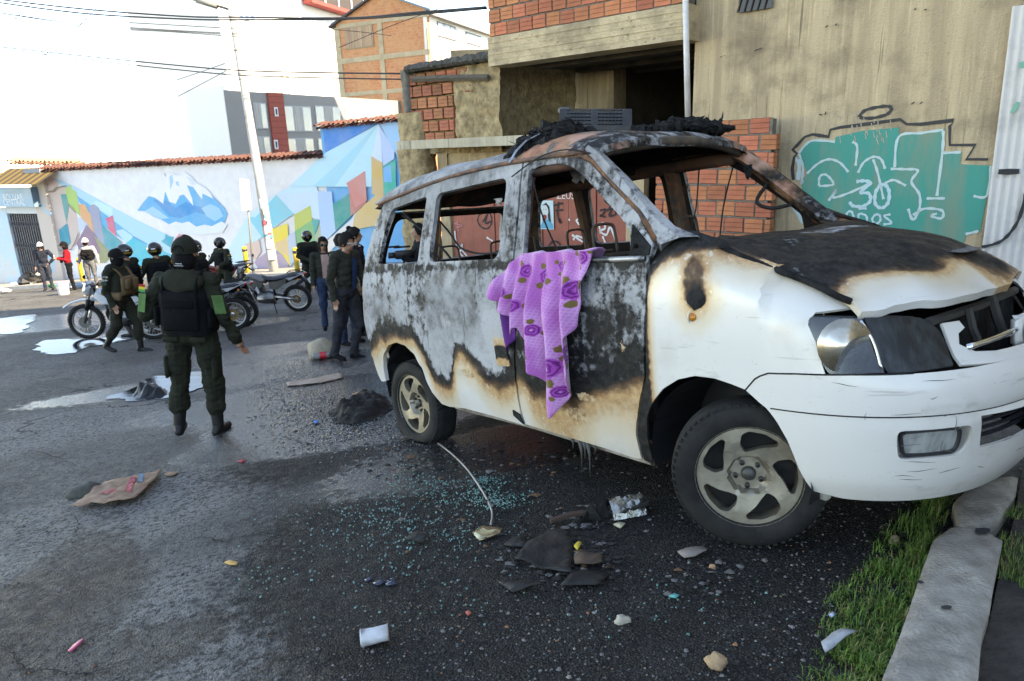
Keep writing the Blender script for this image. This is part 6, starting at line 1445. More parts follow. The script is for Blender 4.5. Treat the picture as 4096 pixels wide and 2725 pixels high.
def patch(root,name,c,ex,ey,w_,h_,cols,parent=None):
 """small flat badge, stripes of colour from top to bottom"""
 ex,ey,c=Vector(ex).normalized(),Vector(ey).normalized(),Vector(c);n=ex.cross(ey);mb=MB();k=len(cols)
 for i in range(k):
  y1=.5-i/k;y0=.5-(i+1)/k;mb.add([c+ex*w_*-.5+ey*h_*y0,c+ex*w_*.5+ey*h_*y0,c+ex*w_*.5+ey*h_*y1,c+ex*w_*-.5+ey*h_*y1],[(0,1,2,3)],i)
 return mb.build(name,[cloth(q)for q in cols],parent or root)
FLAG=[(.42,.03,.02),(.62,.45,.03),(.04,.24,.06)]
BAL=(.010,.010,.011)
f0=gd(461,1002)
r0,j0=person('officer in dark olive uniform and black vest, back turned, in front of the puddle',f0,R(180),1.76,k=1.07,vox=.0068,build=1.08,J=dict(hipL=(.105,0,.92),hipR=(-.105,0,.92),kneeL=(.145,-.02,.50),ankL=(.165,.02,.10),toeL=(.20,-.11,.04),kneeR=(-.145,-.03,.50),ankR=(-.165,.0,.10),toeR=(-.18,-.14,.04),shR=(-.195,.01,1.39),elR=(-.29,.05,1.13),wrR=(-.365,-.04,.89),shL=(.195,.01,1.39),elL=(.335,.07,1.12),wrL=(.24,-.20,1.14),head=(.005,-.02,1.615)))
tilt(r0,4.3)
vest(r0,j0,VESTC,.215,.175,.97,1.37,1.01)
boxpart(r0,'vest_panel',(0,.182,1.19),(.30,.025,.34),VESTC);boxpart(r0,'name_strip',(0,.196,1.245),(.24,.02,.065),cloth((.005,.005,.006)),.004)
for sx_ in(-1,1):
 boxpart(r0,'side_strap',(sx_*.222,.02,1.12),(.03,.26,.16),VESTC,.008)
 mb=MB();mb.tube(smooth_line([V(sx_*.13,.165,1.32),V(sx_*.14,.11,1.43),V(sx_*.14,0,1.475),V(sx_*.13,-.10,1.42)],5),.042,8,flat=.3);mb.build('shoulder_strap',VESTC,r0,smooth=True)
 boxpart(r0,'cargo_pocket',(sx_*.205,.02,.66),(.045,.16,.20),OLIVE,.02);boxpart(r0,'back_pocket_flap',(sx_*.115,.150,.935),(.13,.02,.055),OLIVE,.008)
mb=MB();rows=[]
for i in range(11):
 t=i/10;ww=.155*math.sin(math.pi*(.20+.75*t))+.03;rows.append([V(ww*math.sin(a),.07+.095*math.cos(a)*(.6+.6*t)+.03*math.sin(t*3),1.50-.19*t+.03*math.cos(a)*(1-2*t)+.008*nz(i,q))for q,a in enumerate(np.linspace(-2.3,2.3,17))])
mb.sheet(rows);mb.build('hood',OLIVE,r0,smooth=True)
capmesh(r0,j0,cloth((.026,.029,.021)),0,strap=True)
mb=MB();mb.ball(j0['head']+V(0,.016,-.045),(.094,.112,.105),14);mb.build('neck_gaiter',cloth(BAL),r0,smooth=True)
patch(r0,'gaiter_print',(0,.131,1.575),(-1,0,0),(0,0,1),.055,.007,[(.5,.5,.5)]);patch(r0,'gaiter_print',(0,.132,1.558),(-1,0,0),(0,0,1),.075,.006,[(.5,.5,.5)])
for S,sx_ in(('L',1),('R',-1)):
 e=j0['sh'+S].lerp(j0['el'+S],.62);patch(r0,'shoulder_patch',e+V(sx_*.045,.088,.0),V(.90,-.43*sx_,0),V(-.16*sx_,0,1),.085,.16,[(.10,.20,.07)]);S=='L' and patch(r0,'flag_patch',e+V(sx_*.030,.090,.125),V(.90,-.43*sx_,0),V(-.16*sx_,0,1),.075,.065,[(.45,.03,.03),(.65,.5,.05),(.05,.3,.08)])
f1=gd(290,812)
r1,j1=person('masked officer walking right with a tan load vest and black cap',f1,R(82),1.70,k=1.10,vox=.011,J=dict(kneeL=(.09,-.20,.52),ankL=(.09,-.22,.10),toeL=(.10,-.37,.045),kneeR=(-.09,.05,.50),ankR=(-.09,.26,.15),toeR=(-.10,.15,.055),elR=(-.25,.07,1.12),wrR=(-.26,-.06,.89),elL=(.25,-.02,1.13),wrL=(.26,-.20,.93)))
tilt(r1,4.5);TAN=cloth((.16,.105,.055));capmesh(r1,j1,cloth(BAL));mb=MB();mb.ball(j1['head']+V(0,-.004,-.035),(.088,.108,.115),16);mb.build('balaclava',cloth(BAL),r1,smooth=True)
vest(r1,j1,OLIVE,.20,.165,.98,1.38,.98)
boxpart(r1,'chest_rig',(0,-.175,1.16),(.32,.07,.30),TAN,.02);boxpart(r1,'pouch',(-.09,-.235,1.20),(.10,.06,.16),TAN,.015);boxpart(r1,'pouch',(.08,-.235,1.18),(.12,.06,.20),TAN,.015);boxpart(r1,'pouch',(-.20,-.10,1.0),(.07,.15,.12),TAN,.015);boxpart(r1,'waist_band',(0,0,1.03),(.44,.36,.07),TAN,.02);boxpart(r1,'back_panel',(0,.175,1.18),(.26,.05,.36),TAN,.02)
for sx_ in(-1,1):
 mb=MB();mb.tube(smooth_line([V(sx_*.12,.17,1.3),V(sx_*.135,.06,1.445),V(sx_*.13,-.08,1.41),V(sx_*.12,-.18,1.28)],5),.03,8,flat=.4);mb.build('shoulder_strap',TAN,r1,smooth=True)
mb=MB();mb.ball((0,.09,1.42),(.14,.09,.07),12);mb.build('hood',OLIVE,r1,smooth=True)
white_t=flat('patch_white',(.62,.62,.58))
def armtext(root,j,S,t,dz,sz):
 e=j['sh'+S].lerp(j['el'+S],.4);sx_=1 if S=='L' else-1;m4=Matrix(((0,0,sx_,e.x+sx_*.086),(-sx_*-1 if False else sx_*1,0,0,e.y),(0,1,0,e.z+dz),(0,0,0,1)));return text_mesh('lettering',t,sz,white_t,root,m4,world=False)
armtext(r1,j1,'R','POLICIA',.055,.045);armtext(r1,j1,'R','ORH+',0,.055);e=j1['shR'].lerp(j1['elR'],.4);patch(r1,'arm_patch',e+V(-.083,0,-.055),(0,-1,0),(0,0,1),.09,.05,[(.03,.08,.05)])
def trooper(label,foot,yaw,H=1.74,J=None,hdeg=0,mark=None,back='ORH+',grp='helmeted motorcycle officers'):
 r_,j_=person(label,foot,yaw,H,J,k=1.10,vox=.013,group=grp)
 helmet(r_,j_,hdeg,mark=mark,back=back);s_=H/1.74
 vest(r_,j_,VESTC,.215,.175,.98,1.40,s_)
 for z in(1.05,1.12,1.19,1.26):boxpart(r_,'vest_band',(j_['che'].x,j_['che'].y*.9+.177,z*s_),(.30,.02,.025),BLACKC,.004)
 boxpart(r_,'belt_pouch',(.20,.06,.96*s_),(.08,.16,.13),BLACKC,.02)
 for S,sx_ in(('L',1),('R',-1)):
  e=j_['sh'+S].lerp(j_['el'+S],.35);patch(r_,'flag_patch',e+V(sx_*.088,0,.0),(0,sx_,0),(0,0,1),.075,.05,FLAG);patch(r_,'unit_patch',e+V(sx_*.087,0,-.085),(0,sx_,0),(0,0,1),.065,.065,[(.30,.32,.36),(.05,.06,.10),(.30,.32,.36)])
 mb=MB();mb.ball(j_['head']+V(0,-.01,-.06),(.075,.09,.075),12);mb.build('balaclava',cloth(BAL),r_,smooth=True)
 return r_,j_
RIDE=dict(pel=(0,.06,.90),hipL=(.10,.05,.88),hipR=(-.10,.05,.88),kneeL=(.25,-.16,.52),kneeR=(-.25,-.16,.52),ankL=(.30,.06,.10),ankR=(-.30,.06,.10),toeL=(.33,-.09,.04),toeR=(-.33,-.09,.04),elL=(.29,-.12,1.16),elR=(-.29,-.12,1.16),wrL=(.28,-.36,1.08),wrR=(-.28,-.36,1.08))
fA=gd(322,768);fB=gd(388,760);fC=gd(476,752);fD=gd(527,700);fF=gd(440,726)
trooper('helmeted officer astride a motorcycle behind the one with the tan load vest',fA,R(-100),1.74,RIDE)
trooper('helmeted officer seen from behind, second helmet from the left',fB,R(-128),1.74,RIDE)
trooper('helmeted officer just right of the foreground officer, facing left',fC,R(-100),1.74,RIDE)
trooper('helmeted officer mostly hidden behind two others, only his helmet showing',fF,R(-110),1.76,RIDE)
trooper('officer with a lettered helmet and dark glasses sitting facing the camera',fD,R(-28),1.70,dict(RIDE,elR=(-.30,-.14,1.14),wrR=(-.30,-.40,1.05)),mark='P.A.C.')
fE=gd(722,690)
rE,jE=trooper('officer in a lettered helmet leaning back with a leg stretched out by the kerb',fE,R(38),1.74,dict(hipL=(.10,.02,.90),hipR=(-.10,.02,.90),kneeL=(.16,-.20,.50),ankL=(.20,-.42,.10),toeL=(.25,-.56,.05),kneeR=(-.1,0,.5),elL=(.27,.0,1.15),wrL=(.10,-.24,1.06),elR=(-.27,.0,1.15),wrR=(-.08,-.25,1.06)),mark='P.A.C.')
boxpart(rE,'gloves_in_hand',(0,-.30,1.03),(.12,.07,.13),BLACKC,.03)
g1=gd(114,668);r_,j_=person('man in a dark hoodie and white cap, hand on hip, by the lattice gate',g1,R(18),1.74,dict(elL=(.36,.02,1.16),wrL=(.18,-.05,.99),elR=(-.25,.02,1.13),wrR=(-.26,-.06,.90)),(SKIN,cloth((.018,.022,.035)),cloth((.035,.042,.06)),BOOT),boots=False)
capmesh(r_,j_,cloth((.6,.6,.58)));mb=MB();mb.ball(j_['head']+V(0,.015,-.01),(.092,.105,.125),14);mb.build('hood',cloth((.012,.014,.02)),r_,smooth=True)
g2=gd(170,668);r_,j_=person('man in a red jacket and black cap looking at his hands',g2,R(-58),1.68,dict(elL=(.26,-.06,1.14),wrL=(.10,-.28,1.18),elR=(-.26,-.06,1.14),wrR=(-.08,-.30,1.20),head=(0,-.03,1.61)),(SKIN,cloth((.30,.012,.022)),BLACKC,BOOT),boots=False)
capmesh(r_,j_,BLACKC);mb=MB();mb.ball(j_['head']+V(0,.03,-.04),(.090,.095,.12),14);mb.build('hood',BLACKC,r_,smooth=True);boxpart(r_,'waist_bag',(-.05,-.19,1.06),(.24,.09,.16),BLACKC,.03);boxpart(r_,'phone',(.01,-.37,1.22),(.07,.02,.12),flat('pale_phone',(.7,.7,.7)),.006)
g3=gd(217,663);r_,j_=person('man with white cap, black mask, load vest and grey jeans by a yellow bollard',g3,R(8),1.74,dict(elL=(.28,.02,1.14),wrL=(.32,-.04,.92),elR=(-.28,.02,1.14),wrR=(-.30,-.05,.92)),(SKIN,cloth((.34,.34,.35)),cloth((.13,.13,.135)),cloth((.4,.4,.4))),boots=False)
capmesh(r_,j_,cloth((.7,.7,.68)));mb=MB();mb.ball(j_['head']+V(0,-.01,-.05),(.082,.10,.075),14);mb.build('mask',cloth(BAL),r_,smooth=True);vest(r_,j_,BLACKC,.19,.155,1.02,1.38)
for q,(x,z)in enumerate(((-.1,1.22),(.1,1.22),(-.1,1.10),(.1,1.10),(0,1.2))):boxpart(r_,'pouch',(x,-.17,z),(.13,.06,.11),BLACKC,.015)
g4=gd(793,826);r_,j_=person('young man in a dark green jacket and glasses at the rear of the van',g4,R(62),1.72,dict(kneeL=(.09,-.16,.51),ankL=(.09,-.10,.09),toeL=(.10,-.25,.035),kneeR=(-.09,.02,.50),ankR=(-.09,.10,.09),toeR=(-.10,-.05,.035),elR=(-.25,.05,1.13),wrR=(-.25,-.03,.89),elL=(.24,-.08,1.15),wrL=(.14,-.28,1.12),head=(0,-.035,1.60)),(SKIN,cloth((.040,.042,.032)),cloth((.035,.037,.045)),BLACKC),k=1.06,vox=.011,boots=False)
tilt(r_,6);hair(r_,j_,0,seed=3,k=1.06);h=j_['head']
mb=MB();mb.tube([h+V(.072,.02,.014),h+V(.066,-.088,.014),h+V(.03,-.104,.012)],.004,5);mb.tube([h+V(-.072,.02,.014),h+V(-.066,-.088,.014),h+V(-.03,-.104,.012)],.004,5);mb.tube([h+V(.014+.02+.024*math.cos(t),-.104,.006+.02*math.sin(t))for t in np.linspace(0,6.28,12)],.003,4);mb.tube([h+V(-.034+.024*math.cos(t),-.104,.006+.02*math.sin(t))for t in np.linspace(0,6.28,12)],.003,4);mb.build('glasses',flat('pale_frames',(.7,.68,.62)),r_)
mb=MB();mb.ball((0,.07,1.43),(.13,.085,.06),12);mb.build('hood',cloth((.03,.032,.025)),r_,smooth=True)
mb=MB();mb.sheet([[V(x,-.150-.015*math.cos(x*20),z)for x in np.linspace(-.045,.045,5)]for z in np.linspace(1.0,1.42,5)]);mb.build('shirt_front',cloth((.02,.05,.13)),r_,smooth=True)
g5=gd(764,757);r_,j_=person('woman with long black hair, sunglasses and a dark quilted jacket over pink',g5,R(20),1.62,dict(elL=(.25,.03,1.13),elR=(-.25,.03,1.13)),(SKIN,cloth((.030,.033,.025)),cloth((.03,.05,.10)),BLACKC),k=1.02,boots=False)
hair(r_,j_,.22,seed=8);h=j_['head'];mb=MB()
for sx_ in(-1,1):mb.ball(h+V(sx_*.034,-.092,.004),(.030,.012,.026),10)
mb.tube([h+V(-.07,-.05,.01),h+V(-.03,-.096,.012),h+V(.03,-.096,.012),h+V(.07,-.05,.01)],.004,5);mb.build('sunglasses',M('dark_lens',(.01,.01,.01),.1),r_)
mb=MB();mb.sheet([[V(x,-.135-.015*math.cos(x*14),z)for x in np.linspace(-.07,.05,6)]for z in np.linspace(.95,1.36,6)]);mb.build('pink_top',cloth((.50,.32,.28)),r_,smooth=True)
g6=gd(808,792);r_,j_=person('person in a beige jacket half hidden behind the man with glasses',g6,R(60),1.66,None,(SKIN,cloth((.30,.25,.15)),cloth((.03,.05,.10)),BLACKC),boots=False);hair(r_,j_,0,seed=12)
g7=gd(838,770);r_,j_=person('person in a navy jacket with a white collar beside the rear of the van',g7,R(95),1.74,None,(SKIN,cloth((.018,.02,.03)),BLACKC,BOOT),boots=False);hair(r_,j_,0,seed=15);mb=MB();mb.tube([V(.075*math.cos(t),.01+.075*math.sin(t),1.46)for t in np.linspace(0,6.28,16)],.014,6,cap=False);mb.build('white_collar',cloth((.6,.6,.6)),r_,smooth=True)
g8=gd(828,752);r_,j_=person('person with hair tied in a bun standing farthest back by the van',g8,R(150),1.72,None,(SKIN,BLACKC,BLACKC,BOOT),boots=False);o=hair(r_,j_,0,seed=19);mb=MB();mb.ball(j_['head']+V(.0,.05,.15),(.05,.05,.04),10);mb.build('hair_bun',HAIRM,r_,smooth=True)
g9=at(*D(948,590),11.0);gq=V(g9.x+.12,g9.y+.1,gz(g9.x,g9.y));r_,j_=person('camera operator in black behind the van, seen through its rear window',gq,R(-70),1.70,dict(elR=(-.22,-.12,1.16),wrR=(-.08,-.30,1.28),elL=(.22,-.12,1.14),wrL=(.08,-.30,1.25)),(SKIN,BLACKC,BLACKC,BOOT),boots=False);hair(r_,j_,0,seed=23)
cr=empty('video_camera',g9+V(-.12,-.05,.0),R(-70),label='black video camera on a monopod seen through the rear van window',cat='camera')
blk=M('camera_black',(.012,.012,.013),.5)
boxpart(cr,'camera_body',(0,0,.04),(.11,.28,.13),blk,.015);mb=MB();mb.tube([V(0,-.14,.04),V(0,-.24,.04)],[.045,.05],12);mb.build('lens',blk,cr,smooth=True);boxpart(cr,'handle',(0,-.02,.16),(.03,.26,.03),blk,.008);boxpart(cr,'microphone',(.05,-.16,.18),(.03,.20,.03),blk,.01)
mb=MB();mb.tube([V(0,0,-.03),V(0,0,-.30)],.022,8);mb.build('pan_head',blk,cr);mb=MB();mb.tube([V(0,0,-.30),V(0,0,-1.25)],.02,8);mb.build('monopod',flat('yellow_tube',(.6,.42,.04)),cr)
# -------------------------------- motorcycles (local: x forward, wheels on z = 0)
CHR=M('moto_alloy',(.55,.55,.54),.3,metal=.9);MBLK=M('moto_black',(.008,.008,.008),.5,spec=.3);MGREY=M('moto_grey_panel',(.13,.125,.11),.35,coat=.3);MSIL=M('moto_silver_panel',(.42,.44,.46),.3,coat=.3);REDL=M('red_lamp',(.35,.01,.01),.2,coat=.5);ORL=M('orange_lamp',(.6,.16,.01),.2)
def moto_wheel(root,x,r,w_,drum):
 ax=Matrix(((1,0,0),(0,0,1),(0,1,0)));c=V(x,0,r)
 mb=MB();mb.lathe([(r-.075,w_*.35),(r-.045,w_*.5),(r-.012,w_*.42),(r,w_*.15),(r,-w_*.15),(r-.012,-w_*.42),(r-.045,-w_*.5),(r-.075,-w_*.35)],c,40,ax,True)
 o=mb.build('wheel',TYRE,root,smooth=True)
 mb=MB()
 for i in range(40):
  a=2*math.pi*i/40
  for s_ in(-1,1):
   q=c+V((r-.004)*math.cos(a+.04*s_),s_*w_*.28,(r-.004)*math.sin(a+.04*s_));rot=Matrix.Rotation(-a,3,'Y');mb.box(q,(.016,w_*.3,.028),rot)
 mb.build('tread',TYRE,o)['kind']='stuff'
 mb=MB();mb.lathe([(r-.070,w_*.30),(r-.092,w_*.26),(r-.092,-w_*.26),(r-.070,-w_*.30)],c,40,ax,True);mb.build('rim',CHR,o,smooth=True)
 mb=MB()
 for i in range(28):
  a=2*math.pi*i/28;a2=a+(.5 if i%2 else-.5);s_=.035 if i%4<2 else-.035;mb.tube([c+V(.04*math.cos(a2),s_,.04*math.sin(a2)),c+V((r-.085)*math.cos(a),0,(r-.085)*math.sin(a))],.0028,4,cap=False)
 sp_=mb.build('spokes',CHR,o);sp_['kind']='stuff'
 mb=MB();mb.lathe([(.02,.07),(.05,.06),(.05,-.06),(.02,-.07)],c,20,ax);mb.build('hub',CHR,o,smooth=True,ang=40)
 mb=MB();mb.lathe([(drum,.062),(drum,.068),(.05,.068),(.05,.062)],c,28,ax,True);mb.build('brake_disc' if x>.5 else 'sprocket',M('steel_disc',(.2,.19,.17),.4,metal=.9)if x>.5 else M('brass_sprocket',(.25,.17,.06),.5,metal=.7),o)
def motorcycle(label,pos,yaw,panel_,lean=0.0,steer=0,loc=None):
 m4=Matrix.Translation(pos)@Matrix.Rotation(yaw,4,'Z')@Matrix.Rotation(lean,4,'X')
 n=gnorm(pos.x,pos.y);f=V(math.cos(yaw),math.sin(yaw),0);pit=math.asin(max(-1,min(1,f.z-n.dot(f)*1)))if False else-math.atan2(-(n.x*f.x+n.y*f.y),n.z)
 m4=Matrix.Translation(pos)@Matrix.Rotation(yaw,4,'Z')@Matrix.Rotation(pit,4,'Y')@Matrix.Rotation(lean,4,'X')
 r_=empty('motorcycle',mat=m4,label=label,cat='motorcycle',group='police trail motorcycles')
 moto_wheel(r_,0,.315,.115,.10);moto_wheel(r_,1.38,.34,.09,.115)
 for s_ in(-1,1):
  mb=MB();mb.tube([V(1.38,s_*.085,.34),V(1.26,s_*.085,.66)],.030,10);mb.tube([V(1.26,s_*.085,.66),V(1.13,s_*.085,1.0)],.022,8);mb.build('fork_leg',MGREY if s_>0 else CHR,r_,smooth=True)
  mb=MB();mb.tube([V(1.29,s_*.085,.58),V(1.215,s_*.085,.78)],.038,10);mb.build('fork_boot',MBLK,r_,smooth=True)
  mb=MB();mb.tube([V(1.02,s_*.40,1.10),V(1.0,s_*.44,1.24)],.006,6);mb.ball(V(1.0,s_*.45,1.27),(.012,.05,.035),10);mb.build('mirror',MBLK,r_,smooth=True)
  mb=MB();mb.tube([V(.0,s_*.10,.315),V(.48,s_*.09,.42)],.026,6,flat=1.3);mb.build('swingarm',CHR,r_,smooth=True)
  mb=MB();mb.ball(V(1.18,s_*.16,.88),(.02,.03,.02),8);mb.build('indicator',ORL,r_,smooth=True);mb=MB();mb.ball(V(-.16,s_*.14,.80),(.02,.03,.02),8);mb.build('indicator',ORL,r_,smooth=True)
  def sp3(pts,y0,name,mat):
   mb=MB();mb.prism([V(x,s_*y,z)for x,y,z in pts],(0,-s_*.02,0));return mb.build(name,mat,r_)
  sp3([(1.02,.15,.92),(.78,.19,.90),(.62,.17,.78),(.72,.18,.66),(.92,.19,.70),(1.10,.15,.84)],0,'tank_shroud',panel_)
  sp3([(.52,.15,.78),(.30,.17,.80),(.10,.16,.84),(.14,.16,.72),(.36,.17,.60),(.52,.16,.64)],0,'side_cover',panel_)
  sp3([(.14,.13,.86),(-.24,.07,.93),(-.28,.06,.90),(.05,.13,.78)],0,'tail_cover',MSIL)
 mb=MB();mb.tube(smooth_line([V(1.02,-.42,1.09),V(1.06,-.2,1.09),V(1.10,-.08,1.03),V(1.10,.08,1.03),V(1.06,.2,1.09),V(1.02,.42,1.09)],4),.012,8);mb.build('handlebar',MBLK,r_,smooth=True)
 def loft(name,secs,mat):
  rows=[]
  for x,hw,z0,z1 in secs:rows.append([V(x,hw*math.cos(a)*(1 if math.sin(a)>0 else 1.05),(z0+z1)/2+(z1-z0)/2*math.sin(a))for a in np.linspace(0,2*math.pi,17)])
  mb=MB();mb.sheet(rows);mb.add(rows[0][:-1],[tuple(range(16))]);mb.add(rows[-1][:-1],[tuple(range(16))]);return mb.build(name,mat,r_,smooth=True,ang=60)
 loft('tank',[(.62,.09,.74,.86),(.70,.13,.74,.92),(.85,.15,.76,.97),(1.0,.12,.80,.98),(1.07,.07,.84,.95)],panel_)
 loft('seat',[(-.22,.07,.88,.93),(-.1,.11,.84,.925),(.15,.13,.80,.905),(.40,.12,.77,.87),(.58,.09,.78,.88),(.70,.06,.82,.92)],M('moto_seat',(.022,.024,.03),.45))
 loft('engine',[(.50,.10,.26,.50),(.60,.15,.24,.56),(.75,.15,.24,.54),(.90,.09,.28,.48)],M('engine_alloy',(.22,.22,.22),.4,metal=.8))
 for k in range(6):
  mb=MB();mb.box((.80+k*.008,0,.56+k*.028),(.17,.20,.012),Matrix.Rotation(-.25,3,'Y'));mb.build('cooling_fin',M('fin',(.12,.12,.12),.5,metal=.7),r_)
 mb=MB();mb.tube(smooth_line([V(.90,-.06,.58),V(1.02,-.08,.48),V(.95,-.11,.28),(.60,-.15,.26)and V(.60,-.16,.27),V(.35,-.16,.36),V(.15,-.16,.52)],5),.022,8);mb.tube([V(.15,-.16,.52),V(-.18,-.17,.70)],.045,10);mb.build('exhaust',M('exhaust_steel',(.10,.10,.10),.4,metal=.7),r_,smooth=True)
 mb=MB();mb.tube([V(1.12,0,.98),V(.95,0,.66),V(.92,0,.30),V(.52,0,.24)],.025,8);mb.tube([V(1.10,0,.92),V(.5,0,.74),V(-.2,0,.84)],.022,8);mb.tube([V(.5,0,.74),V(.5,0,.30)],.025,8);mb.build('frame',MBLK,r_,smooth=True)
 rows=[[V(x,y,z+.02*(1-(y/.07)**2))for y in np.linspace(-.07,.07,5)]for x,z in((1.02,.74),(1.20,.765),(1.38,.77),(1.58,.73),(1.74,.65))]
 mb=MB();mb.sheet([[V(p.x,p.y*(1.1 if i<3 else .7),p.z)for p in q_]for i,q_ in enumerate(rows)]);mb.sheet([[p-V(0,0,.012)for p in q_]for q_ in rows]);mb.build('front_mudguard',panel_,r_,smooth=True)
 loft('headlamp_cowl',[(1.12,.08,.88,1.10),(1.20,.13,.84,1.13),(1.27,.10,.84,1.06),(1.30,.06,.88,1.0)],panel_)
 mb=MB();mb.lathe([(.001,.03),(.05,.02),(.065,0)],V(1.29,0,.93),16,Matrix(((0,0,1),(1,0,0),(0,1,0))));mb.build('headlamp',M('headlamp_glass',(.5,.5,.5),.1,metal=.6),r_,smooth=True)
 rows=[[V(x,y,z+.02*(1-(y/.08)**2))for y in np.linspace(-.08,.08,5)]for x,z in((.2,.70),(0,.78),(-.2,.80),(-.38,.66))]
 mb=MB();mb.sheet(rows);mb.sheet([[p-V(0,0,.012)for p in q_]for q_ in rows]);mb.build('rear_mudguard',MBLK,r_,smooth=True)
 mb=MB()
 for y in(-.10,0,.10):mb.tube([V(.08,y,.95),V(-.28,y,.97)],.008,6)
 mb.tube([V(-.28,-.11,.97),V(-.28,.11,.97)],.008,6);mb.tube([V(.08,-.11,.95),V(.08,.11,.95)],.008,6);mb.tube([V(-.2,0,.97),V(-.12,0,.9)],.008,6);mb.build('rack',MBLK,r_)
 mb=MB();mb.bbox((-.29,0,.885),(.06,.13,.05),.015);mb.build('tail_lamp',REDL,r_,ang=50)
 mb=MB();mb.box((-.37,0,.72),(.006,.17,.11),Matrix.Rotation(.35,3,'Y'));mb.build('licence_plate',flat('pale_plate',(.5,.55,.6)),r_)
 mb=MB();mb.tube([V(.52,.12,.26),V(.44,.26,.02)],.012,6);mb.ball(V(.44,.26,.015),(.03,.02,.012),8);mb.build('side_stand',MBLK,r_)
 mb=MB();mb.tube([V(.52,-.24,.33),V(.52,.24,.33)],.014,6);mb.build('footpeg',MBLK,r_)
 return r_
def moto_at(label,rear,front,panel_,lean=0):
 """placed by the two tyre contacts"""
 d=(front-rear);yaw=math.atan2(d.y,d.x);return motorcycle(label,rear,yaw,panel_,lean)
rw=gd(692,716);motorcycle('dark grey trail motorcycle on its side stand beside the leaning officer',rw,R(176),MGREY,R(-8))
rw=gd(563,751);motorcycle('silver-tailed motorcycle with its rear wheel right of the foreground officer',rw,R(188),MSIL,R(-6))
fw=gd(209,780);yaw=R(183);motorcycle('motorcycle with a silver front mudguard at the left of the police group',V(fw.x-1.38*math.cos(yaw),fw.y-1.38*math.sin(yaw),gz(fw.x+1.38,fw.y)),yaw,MSIL)
fw=gd(360,780);yaw=R(200);motorcycle('motorcycle with only its front wheel showing left of the foreground officer',V(fw.x-1.38*math.cos(yaw),fw.y-1.38*math.sin(yaw),gz(fw.x-1.38*math.cos(yaw),fw.y-1.38*math.sin(yaw))),yaw,MGREY)
fw=gd(500,690);yaw=R(225);motorcycle('motorcycle with red lamps under the seated officer with the lettered helmet',V(fw.x+.5,fw.y+.6,gz(fw.x+.5,fw.y+.6)),yaw,M('dark_red_panel',(.18,.02,.02),.4))
# -------------------------------- pole, lamp arm, wires, sign, bollards
pb=gd(631,630,.14);ptop=at(*D(522,-110),22.0)
def build_pole():
 base=gd(632,628,.1);d=(base-CAM).dot(CF);top=at(*D(519,-60),d);low=at(*D(612,460),d)
 root=empty('utility_pole',base,label='tall concrete utility pole covered with paper bills in front of the mural',cat='pole')
 conc=M('pole_concrete',(.42,.41,.39),.85,col2=(.34,.33,.31),scale=5)
 axis=(top-base);P=[base-V(0,0,.3),base+axis*.35,base+axis*.7,top+axis*.15]
 mb=MB();mb.tube(P,[.175,.155,.135,.11],20);mb.build('shaft',conc,root,smooth=True,world=True)
 cols=[(.62,.62,.60),(.05,.20,.24),(.55,.40,.45),(.6,.56,.5),(.30,.05,.07),(.62,.6,.56),(.06,.16,.18),(.55,.53,.30),(.4,.4,.42),(.64,.64,.62)]
 ax=axis.normalized();vd=(CAM-base);vd=(vd-ax*vd.dot(ax)).normalized();sd=ax.cross(vd);k=0;rr=random.Random(3)
 def bill(t0,h,a0,a1,col,off,name='paper_bill'):
  rows=[]
  for i in range(2):
   t=t0+h*i;c=base+ax*t;r_=.18-.012*t+off;rows.append([c+(vd*math.cos(a)+sd*math.sin(a))*r_ for a in np.linspace(a0,a1,8)])
  mb=MB();mb.sheet(rows);return mb.build(name,paint(col)if not isinstance(col,bpy.types.Material)else col,root,smooth=True,world=True)
 bill(.45,.36,-.9,.9,(.64,.64,.63),.004);bill(.85,.34,-.9,.8,(.64,.64,.63),.004)
 t=1.2
 while t<2.75:
  h=rr.uniform(.10,.26);a=rr.uniform(-1.3,-.2);w_=rr.uniform(.6,1.4);bill(t,h,a,min(a+w_,1.3),cols[k%len(cols)],.004+.002*(k%5));bill(t+.05,h*.8,rr.uniform(-.2,.5),rr.uniform(.6,1.3),cols[(k*3+1)%len(cols)],.014+.002*(k%3));t+=h*.8;k+=1
 bk=flat('bill_ink',(.02,.02,.02))
 def ptext(s_,t,size):
  c=base+ax*t+vd*(.196);m4=Matrix.Identity(4);ex=-sd if(-sd).dot(CR)>0 else sd
  for q in range(3):m4[q][0]=ex[q];m4[q][1]=ax[q];m4[q][2]=vd[q];m4[q][3]=c[q]
  text_mesh('lettering',s_,size,bk,root,m4,sx=.75)
 ptext('CONSTRUC',.76,.07);ptext('7861326',.52,.085);ptext('CONSTRUC',1.14,.07);ptext('7861328',.92,.085)
 a=at(*D(525,22),d);b_=at(*D(478,8),d);c_=at(*D(400,-16),d)
 mb=MB();mb.tube(smooth_line([at(*D(529,40),d),a,b_,c_],5),.05,8);mb.build('lamp_arm',flat('dark_grey_steel',(.06,.06,.06)),root,smooth=True,world=True)
 mb=MB();p=at(*D(500,15),d);mb.tube([at(*D(452,2),d),p],[.07,.09],8);mb.build('lamp_head',flat('grey_lamp',(.18,.18,.17)),root,smooth=True,world=True)
 for y in(115,168,182,270,310):
  c=base+axis*((628-y)/690.0);mb=MB();mb.lathe([(.145,-.03),(.15,.03)],c,16);mb.build('steel_band',flat('band',(.2,.2,.2)),root,smooth=True)
  root.children[-1].data.transform(mwof(root).inverted())
 return d
PD=build_pole()
